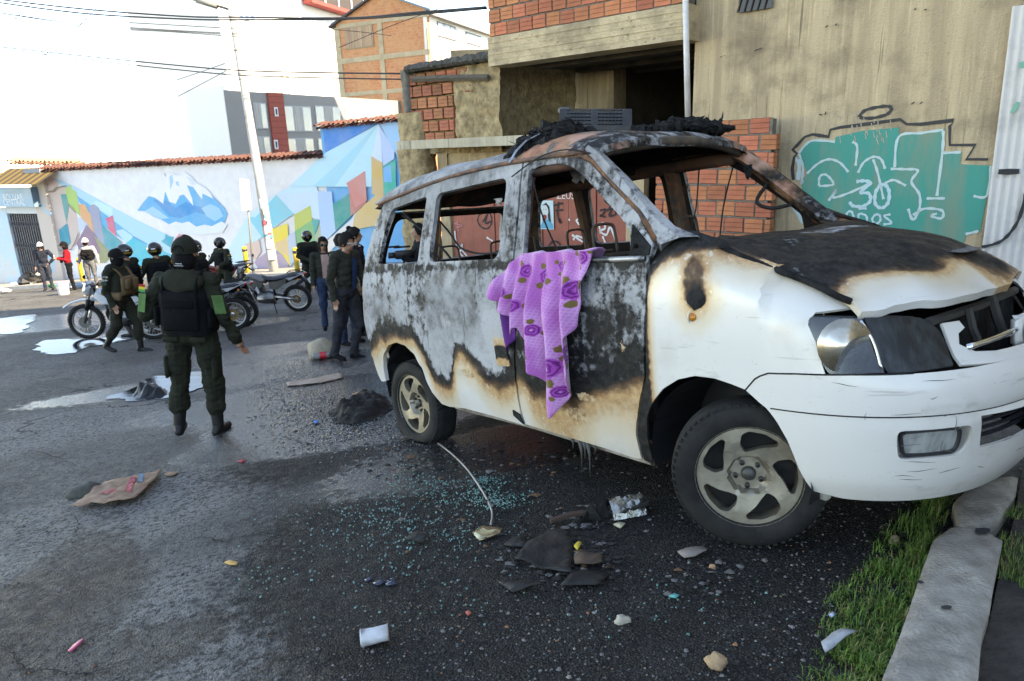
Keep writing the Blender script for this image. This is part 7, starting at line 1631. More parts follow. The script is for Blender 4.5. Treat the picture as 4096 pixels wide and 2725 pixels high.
def build_wires():
 wm=M('cable_black',(.012,.012,.014),.6);k=0
 L=[([(-60,-8),(180,20),(420,38),(560,40),(800,42),(950,30),(1118,17)],21,13,.022,'two black cables running from the pole to the brick storey, upper one'),([(-60,-2),(180,30),(420,44),(560,46),(800,44),(950,34),(1120,19)],21,13,.022,'two black cables running from the pole to the brick storey, lower one'),([(-40,20),(190,45),(400,58),(560,66),(760,68),(900,82)],21,24,.012,'thin cable just below the black pair, top of the four'),([(-40,24),(190,55),(400,70),(560,78),(700,84)],21,24,.012,'thin cable second of the four below the black pair'),([(-40,24),(190,58),(400,72),(560,82),(690,96)],21,24,.012,'thin cable third of the four below the black pair'),([(-40,32),(190,62),(400,74),(560,86),(690,98)],21,24,.012,'thin cable lowest of the four below the black pair'),([(-40,104),(200,130),(420,152),(560,163),(760,168),(930,170)],21,15,.018,'dark cable crossing the pole halfway up, upper of two'),([(-40,107),(200,138),(420,162),(560,174),(760,180),(930,183)],21,15,.016,'dark cable crossing the pole halfway up, lower of two'),([(-20,100),(60,20),(130,-40)],30,30,.012,'faint cable slanting up steeply at the far left of the sky'),([(20,190),(160,80),(260,-20)],30,30,.014,'faint cable slanting up across the left of the sky'),([(410,222),(480,185),(530,158)],26,21,.012,'short drop cable rising to the pole, lower'),([(408,184),(470,163),(530,142)],26,21,.012,'short drop cable rising to the pole, upper'),([(780,110),(900,60),(1010,20),(1120,-20)],30,26,.014,'cable slanting across the gabled brick building')]
 for pts,d0,d1,r_,lab in L:
  n=len(pts);P=[at(*D(x,y),d0+(d1-d0)*(i/(n-1)))for i,(x,y)in enumerate(pts)]
  mb=MB();mb.tube(smooth_line(P,6),r_,5);o=mb.build('cable',wm,None,smooth=True);tag(o,lab,'cable','overhead cables')
build_wires()
def build_sign():
 b=gd(583,640,.1);d=(b-CAM).dot(CF);t=at(*D(560,415),d);root=empty('road_sign',b,label='back of a square grey road sign on a thin post left of the pole',cat='sign')
 st=M('galvanised',(.24,.24,.23),.5,metal=.4);mb=MB();mb.tube([b-V(0,0,.2),at(*D(572,490),d),t],.035,10);mb.build('post',st,root,smooth=True,world=True)
 P=[at(*D(x,y),d-.05)for x,y in((551,412),(573,413),(580,484),(556,487))];mb=MB();mb.prism(P,-CF*.02);mb.build('plate',M('sign_back',(.42,.42,.41),.5),root,world=True)
build_sign()
def build_bollards():
 for i,(x,y,lab)in enumerate(((143,636,'yellow bollard nearest the lattice gate'),(236,652,'yellow bollard beside the man in the red jacket'),(333,655,'yellow bollard beside the man with the load vest'),(1028/2.357*1.0,640,'yellow bollard behind the motorcycles left of the road sign'),(570,628,'yellow bollard between the road sign and the seated officer'),(687,640,'yellow bollard right of the papered pole'))):
  if i<3:px,py=.4146*(345,570,800)[i],600+.4146*(1255,1255,1265)[i]
  else:px,py=D(x,y)
  p=gpx(px,py,.14);root=empty('bollard',p,rnd.uniform(-.4,.4),label=lab,cat='bollard',group='yellow bollards along the kerb')
  mb=MB();mb.bbox((0,0,.48),(.13,.13,.98),.015);mb.build('post',M('bollard_yellow',(.62,.42,.03),.7,col2=(.45,.30,.03),scale=8),root,ang=50)
  mb=MB();mb.bbox((0,0,.83),(.136,.136,.10),.01);mb.build('band',flat('bollard_black',(.03,.03,.03)),root)
build_bollards()
def build_bin():
 p=gd(-12,655,0);root=empty('refuse_bin',p,R(-25),label='green and grey wheeled refuse container overflowing at the left edge',cat='bin')
 mb=MB();mb.add([V(sx*(.52 if z else .45),sy*(.5 if z else .42),z*1.15+.1)for z in(0,1)for sy in(-1,1)for sx in(-1,1)],[(0,2,3,1),(4,5,7,6),(0,1,5,4),(2,6,7,3),(0,4,6,2),(1,3,7,5)]);mb.build('container',M('dark_grey_plastic',(.045,.055,.055),.6),root)
 mb=MB();mb.prism([V(.54,-.5,.05),V(.98,-.4,.05),V(.66,-.45,1.1),V(.55,-.5,1.15)],(0,.9,0));mb.build('open_lid',M('green_plastic',(.02,.17,.04),.5),root)
 mb=MB();mb.bbox((0,0,1.28),(1.08,1.05,.06),.02);mb.build('rim',M('black_rim',(.02,.02,.02),.6),root)
 mb=MB()
 for k in range(26):mb.ball((rnd.uniform(-.42,.42),rnd.uniform(-.4,.4),1.33+rnd.uniform(0,.14)),(rnd.uniform(.06,.16),rnd.uniform(.06,.16),rnd.uniform(.04,.09)),7,Matrix.Rotation(rnd.random()*6,3,'Z'))
 mb.m=[rnd.randrange(3)if i%40==0 else 0 for i in range(len(mb.f))];mb.build('rubbish_heap',[flat('blue_rubbish',(.15,.3,.5)),flat('red_rubbish',(.5,.1,.1)),flat('white_rubbish',(.6,.6,.6))],root)
build_bin()
def crumple(mb,c,r,seed,n=10,sq=.6):
 vs_,m=[],6
 for i in range(m+1):
  th=math.pi*i/m
  for k in range(n):
   a=2*math.pi*k/n;d=1+.55*nz(math.cos(a)*1.6+seed,math.sin(a)*1.6,th*1.3)+.25*nz(math.cos(a)*5,math.sin(a)*5,th*4+seed);vs_.append(Vector(c)+V(r*math.sin(th)*math.cos(a)*d,r*math.sin(th)*math.sin(a)*d,r*sq*math.cos(th)*d))
 mb.add(vs_,[(i*n+k,(i+1)*n+k,(i+1)*n+(k+1)%n,i*n+(k+1)%n)for i in range(m)for k in range(n)])
def litter(name,label,cat,px,py,r,col,seed,sq=.5,group=None,rough=.7):
 p=gd(px,py);root=None;mb=MB();crumple(mb,(0,0,r*sq*.8),r,seed,12,sq);o=mb.build(name,M(name+'_mat',col,rough,col2=tuple(c*.6 for c in col),scale=8,bump=.4,bscale=20));o.location=p;o.rotation_euler.z=seed;tag(o,label,cat,group);return o
litter('rubbish_bag','large black rubbish bag on the kerb beside the refuse container','bag',75,660,.5,(.012,.012,.013),1,.7,rough=.35)
litter('rubbish_bag','white plastic bag among the litter beside the refuse container','bag',38,662,.25,(.6,.6,.62),2)
litter('rubbish_bag','small green plastic bag on the far kerb','bag',128,662,.22,(.03,.25,.08),3)
litter('rubbish_bag','red scrap bag between the black and green bags on the far kerb','bag',110,660,.18,(.4,.04,.04),5)
litter('rubbish_bag','pale blue plastic bag at the feet of the man in the hoodie','bag',180,664,.22,(.4,.5,.6),7)
litter('rubbish_bag','white crumpled bag in the sun at the far left edge of the road','bag',8,676,.25,(.62,.6,.58),11)
litter('rubbish_bag','white crumpled bag beside the white bucket','bag',226,683,.3,(.62,.6,.6),13,.3)
p=gd(148,678);rt=empty('bucket',p,label='white plastic bucket standing in the sunlit gutter',cat='bucket');mb=MB();mb.lathe([(.15,0),(.19,.36),(.205,.36),(.205,.40),(.18,.40),(.14,.02)],n=24,close=True);mb.build('pail',flat('white_plastic',(.7,.66,.68),.4),rt,smooth=True,ang=40);mb=MB();mb.lathe([(.208,.385),(.208,.42),(.19,.43),(.001,.43)],n=24);mb.build('lid',flat('pink_lid',(.6,.3,.45),.4),rt,smooth=True,ang=40)
# -------------------------------- blanket hanging from the driver's window
def blanket_mat():
 m=bpy.data.materials.new('purple_blanket');m.use_nodes=True;t=m.node_tree;b=t.nodes['Principled BSDF'];L=t.links.new
 uv=_n(t,'ShaderNodeUVMap');uv.uv_map='UVMap';P=uv.outputs[0]
 sx_=_n(t,'ShaderNodeSeparateXYZ');L(P,sx_.inputs[0])
 def mth(op,a,c=None,clamp=False):
  n=_n(t,'ShaderNodeMath',operation=op);n.use_clamp=clamp
  for i,v in((0,a),(1,c)):
   if v is None:continue
   if isinstance(v,(int,float)):n.inputs[i].default_value=v
   else:L(v,n.inputs[i])
  return n.outputs[0]
 def mr(x,a,c,lo=0,hi=1):
  n=_n(t,'ShaderNodeMapRange');n.interpolation_type='SMOOTHSTEP'
  for i,v in enumerate((a,c,lo,hi)):n.inputs[i+1].default_value=v
  L(x,n.inputs[0]);return n.outputs[0]
 def mix(f,a,c):
  n=_n(t,'ShaderNodeMix',data_type='RGBA');L(f,n.inputs[0])
  for i,v in((6,a),(7,c)):
   if isinstance(v,tuple):n.inputs[i].default_value=(*v,1)
   else:L(v,n.inputs[i])
  return n.outputs[2]
 def lines(s_):return mr(mth('ABSOLUTE',mth('SUBTRACT',mth('FRACT',mth('MULTIPLY',s_,66)),.5)),.30,.42)
 ln=mth('MAXIMUM',lines(sx_.outputs[0]),lines(sx_.outputs[1]))
 nzt=_n(t,'ShaderNodeTexNoise');nzt.inputs['Scale'].default_value=4;nzt.inputs['Detail'].default_value=4;L(P,nzt.inputs[0])
 c=mix(mr(nzt.outputs[0],.4,.6),(.44,.11,.41),(.55,.22,.52))
 c=mix(mth('MULTIPLY',ln,mr(nzt.outputs[0],.35,.65,.08,.42)),c,(.66,.46,.64))
 def att(n):
  q=_n(t,'ShaderNodeAttribute');q.attribute_name=n;return q.outputs['Fac']
 n2=_n(t,'ShaderNodeTexNoise');n2.inputs['Scale'].default_value=45;n2.inputs['Detail'].default_value=3;L(P,n2.inputs[0])
 ro=mth('ADD',att('rose'),mth('MULTIPLY',mth('SUBTRACT',n2.outputs[0],.5),.5));pet=mr(mth('FRACT',mth('MULTIPLY',ro,3.2)),.25,.75)
 lf=mth('ADD',att('leaf'),mth('MULTIPLY',mth('SUBTRACT',n2.outputs[0],.5),.7));c=mix(mr(lf,.3,.42),c,(.17,.11,.025))
 c=mix(mr(ro,.12,.24),c,mix(pet,(.13,.008,.15),(.40,.06,.40)));c=mix(mr(ro,.86,.95),c,(.62,.50,.60))
 L(c,b.inputs['Base Color']);b.inputs['Roughness'].default_value=.9;b.inputs['Sheen Weight'].default_value=.3
 bp=_n(t,'ShaderNodeBump');bp.inputs['Strength'].default_value=.12;bp.inputs['Distance'].default_value=.002;L(ln,bp.inputs['Height']);L(bp.outputs[0],b.inputs['Normal'])
 return m
def build_blanket():
 bmt=blanket_mat();root=empty('blanket',mat=VM@Matrix.Translation(V(1.6,-.84,1.3)),label='purple floral blanket hanging out of the driver window of the van',cat='blanket')
 out=[(1.40,1.315),(1.60,1.325),(1.80,1.325),(1.955,1.32),(1.93,1.21),(1.90,1.10),(1.865,1.01),(1.86,.94),(1.82,.87),(1.84,.77),(1.835,.68),(1.77,.58),(1.705,.49),(1.665,.455),(1.625,.52),(1.60,.63),(1.53,.70),(1.465,.78),(1.44,.86),(1.425,.93),(1.385,.89),(1.355,.95),(1.32,.99),(1.27,1.03),(1.18,1.09),(1.165,1.13),(1.21,1.19),(1.30,1.255)]
 out=out[:4]+[tuple(v)for v in smooth_line([Vector(q)for q in out[3:]],4)[1:]]
 def yf(x,z):
  t=(1.32-z);ctr=1.66;ang=(x-ctr)/(.30+.15*t);f=.5+.5*math.sin(ang*17+1.2*nz(x*3,z*2)+.8);f2=.5+.5*math.sin(ang*39+2*nz(x*5,z*3,4)+z*3)
  amp=.02+.065*sst(0,.35,t);return YS(min(z,1.25))+.018+amp*f+.012*f2*sst(0,.2,t)+.02*sst(.3,.8,t)
 P=lambda x,z:V(x-1.6,-(yf(x,z))+.84,z-1.3)
 vo,F=cdt(out,(),.010)
 def mk(name,vo,F,mp,parent,flip=False):
  V0=[mp(p[0],p[1])for p in vo];o=mesh(name,V0,F,bmt,parent,True);uv=o.data.uv_layers.new(name='UVMap')
  for lp in o.data.loops:
   p=vo[lp.vertex_index];a=.35;u,v=p[0]*math.cos(a)-p[1]*math.sin(a),p[0]*math.sin(a)+p[1]*math.cos(a);uv.data[lp.index].uv=(u,v)
  RS=((1.845,1.13,.06),(1.80,.81,.055),(1.69,.73,.07),(1.62,1.20,.05),(1.47,1.23,.045),(1.41,1.05,.045),(1.56,.92,.04),(1.73,.60,.04),(1.30,1.12,.04),(1.74,1.25,.035),(1.50,.80,.035),(1.90,1.29,.045))
  rv=[max(max(0,1-math.hypot(p[0]-a,p[1]-b_)/r_)for a,b_,r_ in RS)for p in vo]
  lv=[max(max(0,1-math.hypot(p[0]-a-r_*1.15*math.cos(q+a*40),p[1]-b_-r_*1.15*math.sin(q+a*40))/(r_*.55))for a,b_,r_ in RS for q in(0,2.1,3.9))for p in vo]
  for k,v_ in(('rose',rv),('leaf',lv)):o.data.attributes.new(k,'FLOAT','POINT').data.foreach_set('value',v_)
  md=o.modifiers.new('thickness','SOLIDIFY');md.thickness=.006;md.offset=0
  return o
 mk('hanging_cloth',vo,F,P,root)
 vo2,F2=cdt([(1.40,0),(1.955,0),(1.95,.10),(1.85,.2),(1.6,.22),(1.45,.17),(1.39,.08)],(),.03)
 mk('sill_fold',vo2,F2,lambda x,t:V(x-1.6,-(yf(x,1.32))+.84+t,.022+.018*math.sin(x*30)*sst(0,.1,t)-.5*max(0,t-.06)*1.2),root)
 out3=[(1.19,1.06),(1.33,1.0),(1.33,.93),(1.31,.84),(1.235,.765),(1.215,.80),(1.235,.92),(1.21,1.0)]
 vo3,F3=cdt(out3,(),.014);o=mk('turned_corner',vo3,F3,lambda x,z:V(x-1.6,-(YS(z)+.02+.02*math.sin(x*60+z*9))+.84,z-1.3),root)
 o.data.materials.clear();o.data.materials.append(M('purple_underside',(.16,.03,.24),.9,col2=(.09,.015,.15),scale=10))
build_blanket()
# -------------------------------- charred load on the van roof
def build_roofload():
 ch=M('charcoal',(.006,.006,.006),.8,spec=.2,col2=(.022,.022,.022),scale=18,bump=.9,bscale=60)
 def heap(label,x0,x1,y0,y1,hgt,n,seed,pos):
  rr=random.Random(seed);root=empty('charred_debris',mat=VM@Matrix.Translation(V((x0+x1)/2,(y0+y1)/2,1.97)),label=label,cat='debris')
  mb=MB()
  for k in range(n):
   x,y=rr.uniform(x0,x1)-(x0+x1)/2,rr.uniform(y0,y1)-(y0+y1)/2;e=max(0,1-(2*x/(x1-x0))**2)*max(.2,1-(2*y/(y1-y0))**2)
   crumple(mb,(x,y,rr.uniform(-.02,hgt)*e+pos(x+(x0+x1)/2,y+(y0+y1)/2)-1.97),rr.uniform(.02,.055),rr.random()*50,7,rr.uniform(.5,1.2))
   if k%2==0:
    c=V(x,y,rr.uniform(0,hgt+.02)*e+pos(x+(x0+x1)/2,y)-1.97);d=V(rr.uniform(-1,1),rr.uniform(-1,1),rr.uniform(-.2,1)).normalized();q=V(rr.uniform(-1,1),rr.uniform(-1,1),rr.uniform(-1,1)).normalized();s_=rr.uniform(.03,.07)
    mb.add([c,c+d*s_,c+d*s_+q*s_*.6,c+q*s_*.5],[(0,1,2,3)])
  o=mb.build('charred_chunks',ch,root);o['kind']='stuff'
  return root
 zz=lambda x,y:1.965
 heap('heap of charred scraps sliding off the roof left of the metal box',1.08,1.42,-.62,-.10,.10,150,4,lambda x,y:1.955-.10*sst(-.45,-.66,y)-.0)
 heap('low heap of charred scraps at the front right of the roof',1.50,1.85,.0,.55,.06,110,8,lambda x,y:1.95)
 root=empty('metal_box',mat=VM@Matrix.Translation(V(1.24,-.02,1.985))@Matrix.Rotation(R(46),4,'Z')@Matrix.Rotation(R(6),4,'Y'),label='burnt perforated metal box lying on top of the van roof',cat='box')
 met=M('burnt_steel_box',(.07,.068,.066),.5,metal=.6,col2=(.04,.038,.036),scale=8)
 sec=[(-.15,.0),(.15,.0),(.15,.05),(.085,.16),(-.085,.16),(-.15,.05)]
 L_=.44
 def face(a,b_,name,holes=True,dz=0):
  w_=math.hypot(b_[0]-a[0],b_[1]-a[1]);out_=[(0,0),(L_,0),(L_,w_),(0,w_)];hs=[]
  if holes:
   nx,ny=11,max(1,int(w_/.022))
   for g0,g1 in((.05,.20),(.24,.39)):
    for i in range(7):
     for j_ in range(ny):
      x=g0+(g1-g0)*(i+.2)/7;y=w_*(j_+.5)/ny;s_=.0088;hs.append([(x-s_,y-s_*.55),(x+s_,y-s_*.55),(x+s_,y+s_*.55),(x-s_,y+s_*.55)])
  vo,F=cdt(out_,hs,.2,grid=False);d=((b_[0]-a[0])/w_,(b_[1]-a[1])/w_)
  mesh(name,[V(p[0]-L_/2,a[0]+d[0]*p[1],a[1]+d[1]*p[1])for p in vo],F,met,root)
 for i in range(6):face(sec[i],sec[(i+1)%6],'perforated_side' if i in(2,3,4)else 'plain_side',i in(2,3,4))
 mb=MB();mb.add([V(L_/2,y,z)for y,z in sec],[tuple(range(6))]);mb.build('end_plate',met,root)
 r2=empty('burnt_post',mat=VM@Matrix.Translation(V(1.12,-.15,1.96)),label='short burnt metal stub standing up from the charred heap',cat='stub');mb=MB();mb.tube([V(0,0,0),V(.0,.0,.1),V(.01,0,.15),V(.005,0,.22)],[.03,.022,.026,.04],8);mb.build('stub',M('ash_steel',(.16,.16,.15),.7,col2=(.06,.06,.06),scale=14),r2,smooth=True)
build_roofload()
# -------------------------------- things lying on the road
def ground_root(name,label,cat,x,y,rz=0,group=None,h=0.004):
 p=gd(x,y);return empty(name,mat=gmat(p.x,p.y,rz,h),label=label,cat=cat,group=group)
def gpoly(name,label,cat,pts,mat,h=.012,wave=.0,thick=.006,seed=0,sp=.04):
 """flat scrap traced on the ground and given thickness and a warp"""
 P=[gd(*p)for p in pts];c=sum(P,V(0,0,0))/len(P);m4=gmat(c.x,c.y,0,.003);inv=m4.inverted();Q=[inv@p for p in P];vo,F=cdt([(q.x,q.y)for q in Q],(),sp)
 root=bpy.data.objects.new(name,None)
 f=lambda p:V(p[0],p[1],h+wave*(.5+.5*nz(p[0]*5+seed,p[1]*5,seed))+wave*.4*nz(p[0]*16,p[1]*16,seed))
 V0=[f(p)for p in vo];o=mesh(name,V0,F,mat,None,False);md=o.modifiers.new('thickness','SOLIDIFY');md.thickness=thick;o.matrix_world=m4;MW[o.name]=m4;tag(o,label,cat);sharp(o,30);return o
def stone(name,label,cat,x,y,size,mat,seed,rz=0,flatb=.75,group=None,n=18):
 p=gd(x,y);mb=MB();vs_,m=[],n//2
 for i in range(m+1):
  th=math.pi*i/m
  for k in range(n):
   a=2*math.pi*k/n;d=V(math.sin(th)*math.cos(a),math.sin(th)*math.sin(a),math.cos(th));q=1+(.22 if n>20 else .5)*nz(d.x*1.2+seed,d.y*1.2,d.z*1.2)+(.06 if n>20 else .2)*nz(d.x*4+seed,d.y*4,d.z*4);vs_.append(V(d.x*size[0]*q,d.y*size[1]*q,max(d.z,-flatb)*size[2]*q))
 mb.add(vs_,[(i*n+k,(i+1)*n+k,(i+1)*n+(k+1)%n,i*n+(k+1)%n)for i in range(m)for k in range(n)])
 o=mb.build(name,mat,None,smooth=True);o.matrix_world=gmat(p.x,p.y,rz,size[2]*flatb*.9);tag(o,label,cat,group);return o
BOULD=M('granite_boulder',(.42,.35,.25),.85,col2=(.28,.24,.18),scale=18,bump=.3,bscale=60)
p=gd(742,816);stone('boulder','large rounded tan boulder on the wet road behind the van','boulder',741,822,(.19,.16,.165),BOULD,3,.2,.7,n=28)
def bottle():
 r_=ground_root('plastic_bottle','clear plastic drinks bottle with a red label lying by the boulder','bottle',748,826,R(8));ax=Matrix(((0,0,1),(1,0,0),(0,1,0)))
 mb=MB();mb.lathe([(.002,-.155),(.04,-.15),(.047,-.13),(.047,.02),(.044,.06),(.03,.11),(.014,.135),(.014,.16),(.002,.16)],(0,0,.047),18,ax);mb.build('bottle_body',M('pet_plastic',(.8,.82,.82),.12,trans=.75,col2=(.6,.62,.62),bump=.3,bscale=25),r_,smooth=True)
 mb=MB();mb.lathe([(.0485,-.06),(.0485,.03)],(0,0,.047),18,ax);mb.f=mb.f[:-2];mb.m=mb.m[:-2];mb.build('label_sleeve',flat('red_label',(.55,.02,.03),.4),r_,smooth=True)
bottle()
CARD=M('cardboard',(.36,.24,.16),.9,col2=(.24,.14,.09),scale=9,bump=.2,bscale=30)
o=gpoly('cardboard_sheet','flattened torn cardboard box with red print on the left of the road','cardboard',[(165,1180),(195,1160),(245,1122),(300,1112),(360,1095),(375,1090),(360,1115),(330,1145),(310,1160),(255,1172),(215,1170),(190,1180)],CARD,.02,.05,.006,3,.03)
def printmark(parent,pts,col,h):
 inv=mwof(parent).inverted();P=[inv@gd(*p)for p in pts];vo,F=cdt([(q.x,q.y)for q in P],(),.03);seed=3;f=lambda p:V(p[0],p[1],.02+.05*(.5+.5*nz(p[0]*5+seed,p[1]*5,seed))+.02*nz(p[0]*16,p[1]*16,seed)+h)
 ob=mesh('print',[f(p)for p in vo],F,flat('card_print',col),parent)
printmark(o,[(292,1145),(305,1112),(318,1112),(306,1148)],(.40,.07,.08),.006);printmark(o,[(320,1130),(324,1106),(334,1105),(330,1130)],(.16,.26,.34),.006);printmark(o,[(230,1152),(258,1140),(275,1142),(250,1156)],(.42,.12,.10),.006)
gpoly('cardboard_scrap','small strip of cardboard beyond the flattened box','cardboard',[(378,1094),(395,1090),(412,1091),(404,1097),(388,1100)],CARD,.008,.01)
stone('stone','dark rounded stone holding down the torn cardboard','stone',196,1140,(.115,.06,.05),M('dark_stone',(.10,.10,.085),.9,col2=(.06,.06,.05),scale=14),5,.15)
gpoly('cardboard_strip','long strip of pale cardboard lying on the wet gravel behind the van','cardboard',[(660,885),(690,878),(740,872),(785,862),(789,872),(740,884),(690,890),(662,892)],M('wet_card',(.38,.30,.24),.85,col2=(.28,.2,.15),scale=10),.01,.02)
gpoly('plastic_strip','bright pink plastic strip on the road at the lower left','scrap',[(158,1502),(172,1488),(190,1475),(194,1478),(180,1492),(162,1505)],flat('pink_plastic',(.62,.10,.22),.4),.006,.006)
gpoly('wood_chip','small yellow wood chip on the road left of centre','scrap',[(517,1298),(528,1293),(548,1298),(545,1304),(530,1303)],flat('yellow_wood',(.6,.36,.12)),.006,.004)
def crushed_cup():
 r_=ground_root('plastic_cup','crushed white translucent plastic cup lying in the foreground','cup',866,1480,R(8));ax=Matrix(((0,0,1),(1,0,0),(0,1,0)));mb=MB();prof=[(.030,.052),(.0325,.02),(.035,-.02),(.037,-.045),(.0395,-.05),(.037,-.052),(.034,-.02),(.030,.03),(.028,.050),(.002,.048)]
 mb.lathe(prof,(0,0,.034),28,ax);mb.v=[V(v.x,v.y+.006*nz(v.x*30,v.z*30),max(.002,v.z*(.85+.25*nz(v.x*28,v.y*28,2))))for v in mb.v];mb.build('cup_wall',M('cloudy_plastic',(.62,.64,.66),.3,col2=(.5,.51,.52),scale=25,bump=.2,bscale=40),r_,smooth=True)
crushed_cup()
CHP=M('charred_panel',(.012,.012,.012),.65,spec=.25,col2=(.032,.03,.027),scale=10,bump=.4,bscale=30,r2=.35)
gpoly('charred_scrap','largest flat piece of charred trim on the road in front of the van','debris',[(1188,1300),(1215,1262),(1260,1235),(1310,1230),(1318,1260),(1315,1330),(1250,1318)],CHP,.01,.03,.006,5,.025)
gpoly('charred_scrap','charred triangular scrap left of the largest charred piece','debris',[(1142,1340),(1160,1348),(1200,1345),(1258,1350),(1215,1362),(1180,1372)],CHP,.008,.02,.005,6)
gpoly('charred_scrap','charred scrap with a pointed right end below the largest charred piece','debris',[(1290,1360),(1320,1325),(1360,1318),(1405,1330),(1375,1355)],CHP,.008,.02,.005,7)
gpoly('rusted_scrap','rust-brown scrap right of the largest charred piece','debris',[(1322,1290),(1345,1280),(1385,1288),(1388,1308),(1350,1312),(1324,1310)],M('rusty_scrap',(.10,.055,.03),.8,col2=(.05,.035,.025),scale=14),.012,.03,.005,9)
gpoly('charred_scrap','small pointed charred scrap above the triangular one','debris',[(1160,1262),(1185,1245),(1215,1240),(1212,1268)],CHP,.008,.02,.005,11)
gpoly('charred_scrap','little charred lump by the glass fragments','debris',[(935,1252),(955,1238),(990,1240),(975,1256)],CHP,.012,.025,.004,12)
gpoly('mirror_shard','amber-edged mirror shard at the end of the bent strip','debris',[(1088,1232),(1110,1216),(1158,1222),(1150,1234),(1105,1250)],M('mirror_shard_mat',(.50,.47,.30),.15,metal=.6,col2=(.34,.24,.12),scale=9),.01,.004,.004)
def lamp_wreck():
 r_=ground_root('broken_headlamp','broken headlamp with crumpled silver reflector and charred fins near the front wheel','debris',1395,1190,R(10));sil=M('crumpled_foil',(.55,.56,.55),.25,metal=.9,col2=(.30,.28,.22),scale=12,bump=.6,bscale=16)
 mb=MB();rows=[]
 for i in range(9):rows.append([V(.02+.17*i/8,-.06+.13*k/7,.03+.05*math.sin(k/7*math.pi)+.022*nz(i*.9,k*.9,2))for k in range(8)])
 mb.sheet(rows);mb.sheet([[V(p.x,p.y,.004)for p in q]for q in(rows[0],rows[-1])]);mb.sheet([[q[0]for q in rows],[V(q[0].x,q[0].y-.01,.002)for q in rows]]);mb.build('reflector_shell',sil,r_,ang=30)
 for k,(x,h,w_,a)in enumerate(((-.03,.17,.045,.1),(-.08,.10,.05,-.5),(-.10,.05,.07,.6))):
  mb=MB();c,s_=math.cos(a),math.sin(a);mb.prism([V(x-w_*c,-w_*s_-.02,0),V(x+w_*c,w_*s_-.02,0),V(x+.02*c,.02*s_-.02,h*.7),V(x,-.02,h)],(.006,.008,0));mb.build('charred_fin',CHP,r_)
 mb=MB();mb.tube([V(-.28,.02,.02),V(-.16,.03,.03),V(-.06,.03,.02)],.015,6);mb.build('rusty_bar',M('rusty_bar_m',(.07,.04,.028),.8),r_)
 mb=MB();mb.tube([V(.02,-.05,.02),V(.20,-.05,.05),V(.215,.06,.05),V(.02,.07,.03)],.012,6);mb.build('housing_rim',CHP,r_)
lamp_wreck()
gpoly('foil_scrap','little cream scrap below the broken headlamp','scrap',[(1412,1212),(1425,1207),(1440,1212),(1428,1221)],flat('cream_scrap',(.5,.44,.3)),.008,.008)
gpoly('shale_flake','flat pale stone flake behind the front wheel on the road','stone',[(1560,1278),(1580,1270),(1620,1268),(1628,1276),(1600,1288),(1575,1290)],M('shale',(.26,.22,.19),.85),.012,.012)
stone('stone','pale rounded pebble on the road in front of the van','stone',1432,1432,(.03,.02,.016),M('pale_stone',(.42,.38,.30),.85),9)
stone('stone','orange broken stone at the bottom edge near the grass','stone',1648,1535,(.034,.028,.03),M('orange_stone',(.46,.30,.16),.85,col2=(.3,.2,.12),scale=20),14)
stone('stone','small orange pebble behind the front wheel','stone',1640,1308,(.014,.012,.01),M('orange_pebble',(.46,.26,.14),.85),16)
stone('stone','tan stone in the long grass beside the kerb','stone',2058,1250,(.022,.02,.018),M('tan_stone',(.42,.32,.2),.85),18)
P=[gd(x,y,.01)for x,y in((1008,1020),(1040,1045),(1075,1080),(1110,1130),(1128,1165),(1133,1185),(1130,1208))];mb=MB();mb.tube(smooth_line(P,6),.006,6);o=mb.build('trim_strip',M('bent_alloy_strip',(.40,.38,.36),.45,metal=.4),None,smooth=True);tag(o,'long bent metal trim strip curving over the broken glass','trim')
def heap_thing(name,label,cat,pts,mat,seed,hgt=.12):
 P=[gd(*p)for p in pts];c=sum(P,V(0,0,0))/len(P);m4=gmat(c.x,c.y,0,.004);inv=m4.inverted();Q=[(inv@p)for p in P];vo,F=cdt([(q.x,q.y)for q in Q],(),.025);bnd=[Vector((q.x,q.y))for q in Q]
 def f(p):
  d=min((Vector((p[0],p[1]))-b_).length for b_ in resample(bnd,.05));return V(p[0],p[1],hgt*sst(0,.14,d)*(.55+.7*abs(nz(p[0]*7+seed,p[1]*7)))+.03*sst(0,.05,d)*nz(p[0]*22,p[1]*22,seed))
 o=mesh(name,[f(p)for p in vo],F,mat,None,True);o.matrix_world=m4;tag(o,label,cat);return o
heap_thing('plastic_bag','crumpled black plastic bag half in the puddle behind the foreground officer','bag',[(300,916),(318,895),(350,885),(378,895),(393,910),(360,918),(320,920)],M('black_film',(.006,.006,.006),.35,spec=.3),4,.16)
heap_thing('burnt_clothes','pile of wet charred cloth on the road behind the rear wheel','debris',[(755,950),(790,940),(815,910),(850,905),(890,915),(905,940),(870,965),(820,980),(770,975)],M('charred_cloth',(.008,.0075,.007),.75,spec=.25,col2=(.02,.018,.015),scale=20,bump=.6),7,.12)
gpoly('shoe_sole','tan shoe sole beside the charred cloth','scrap',[(812,915),(830,908),(836,915),(820,922)],flat('tan_sole',(.3,.16,.07)),.03,.01)
gpoly('red_strip','thin red plastic strip in front of the charred cloth','scrap',[(830,962),(862,955),(863,959),(832,967)],flat('red_strip_m',(.45,.04,.04)),.008,.005)
gpoly('blue_scrap','little bright blue scrap on the wet road behind the van','scrap',[(722,972),(730,969),(735,974),(726,978)],flat('blue_scrap_m',(.03,.22,.6)),.006,.005)
gpoly('film_scrap','grey plastic film caught in the grass by the kerb','scrap',[(1890,1505),(1915,1490),(1975,1488),(1960,1500),(1925,1512),(1900,1525)],M('grey_film',(.34,.36,.38),.3),.03,.05)
gpoly('blue_chip','tiny pale blue chip beside the grass tuft','scrap',[(1908,1424),(1916,1417),(1924,1423),(1915,1430)],flat('pale_blue_chip',(.45,.55,.75)),.012,.004)
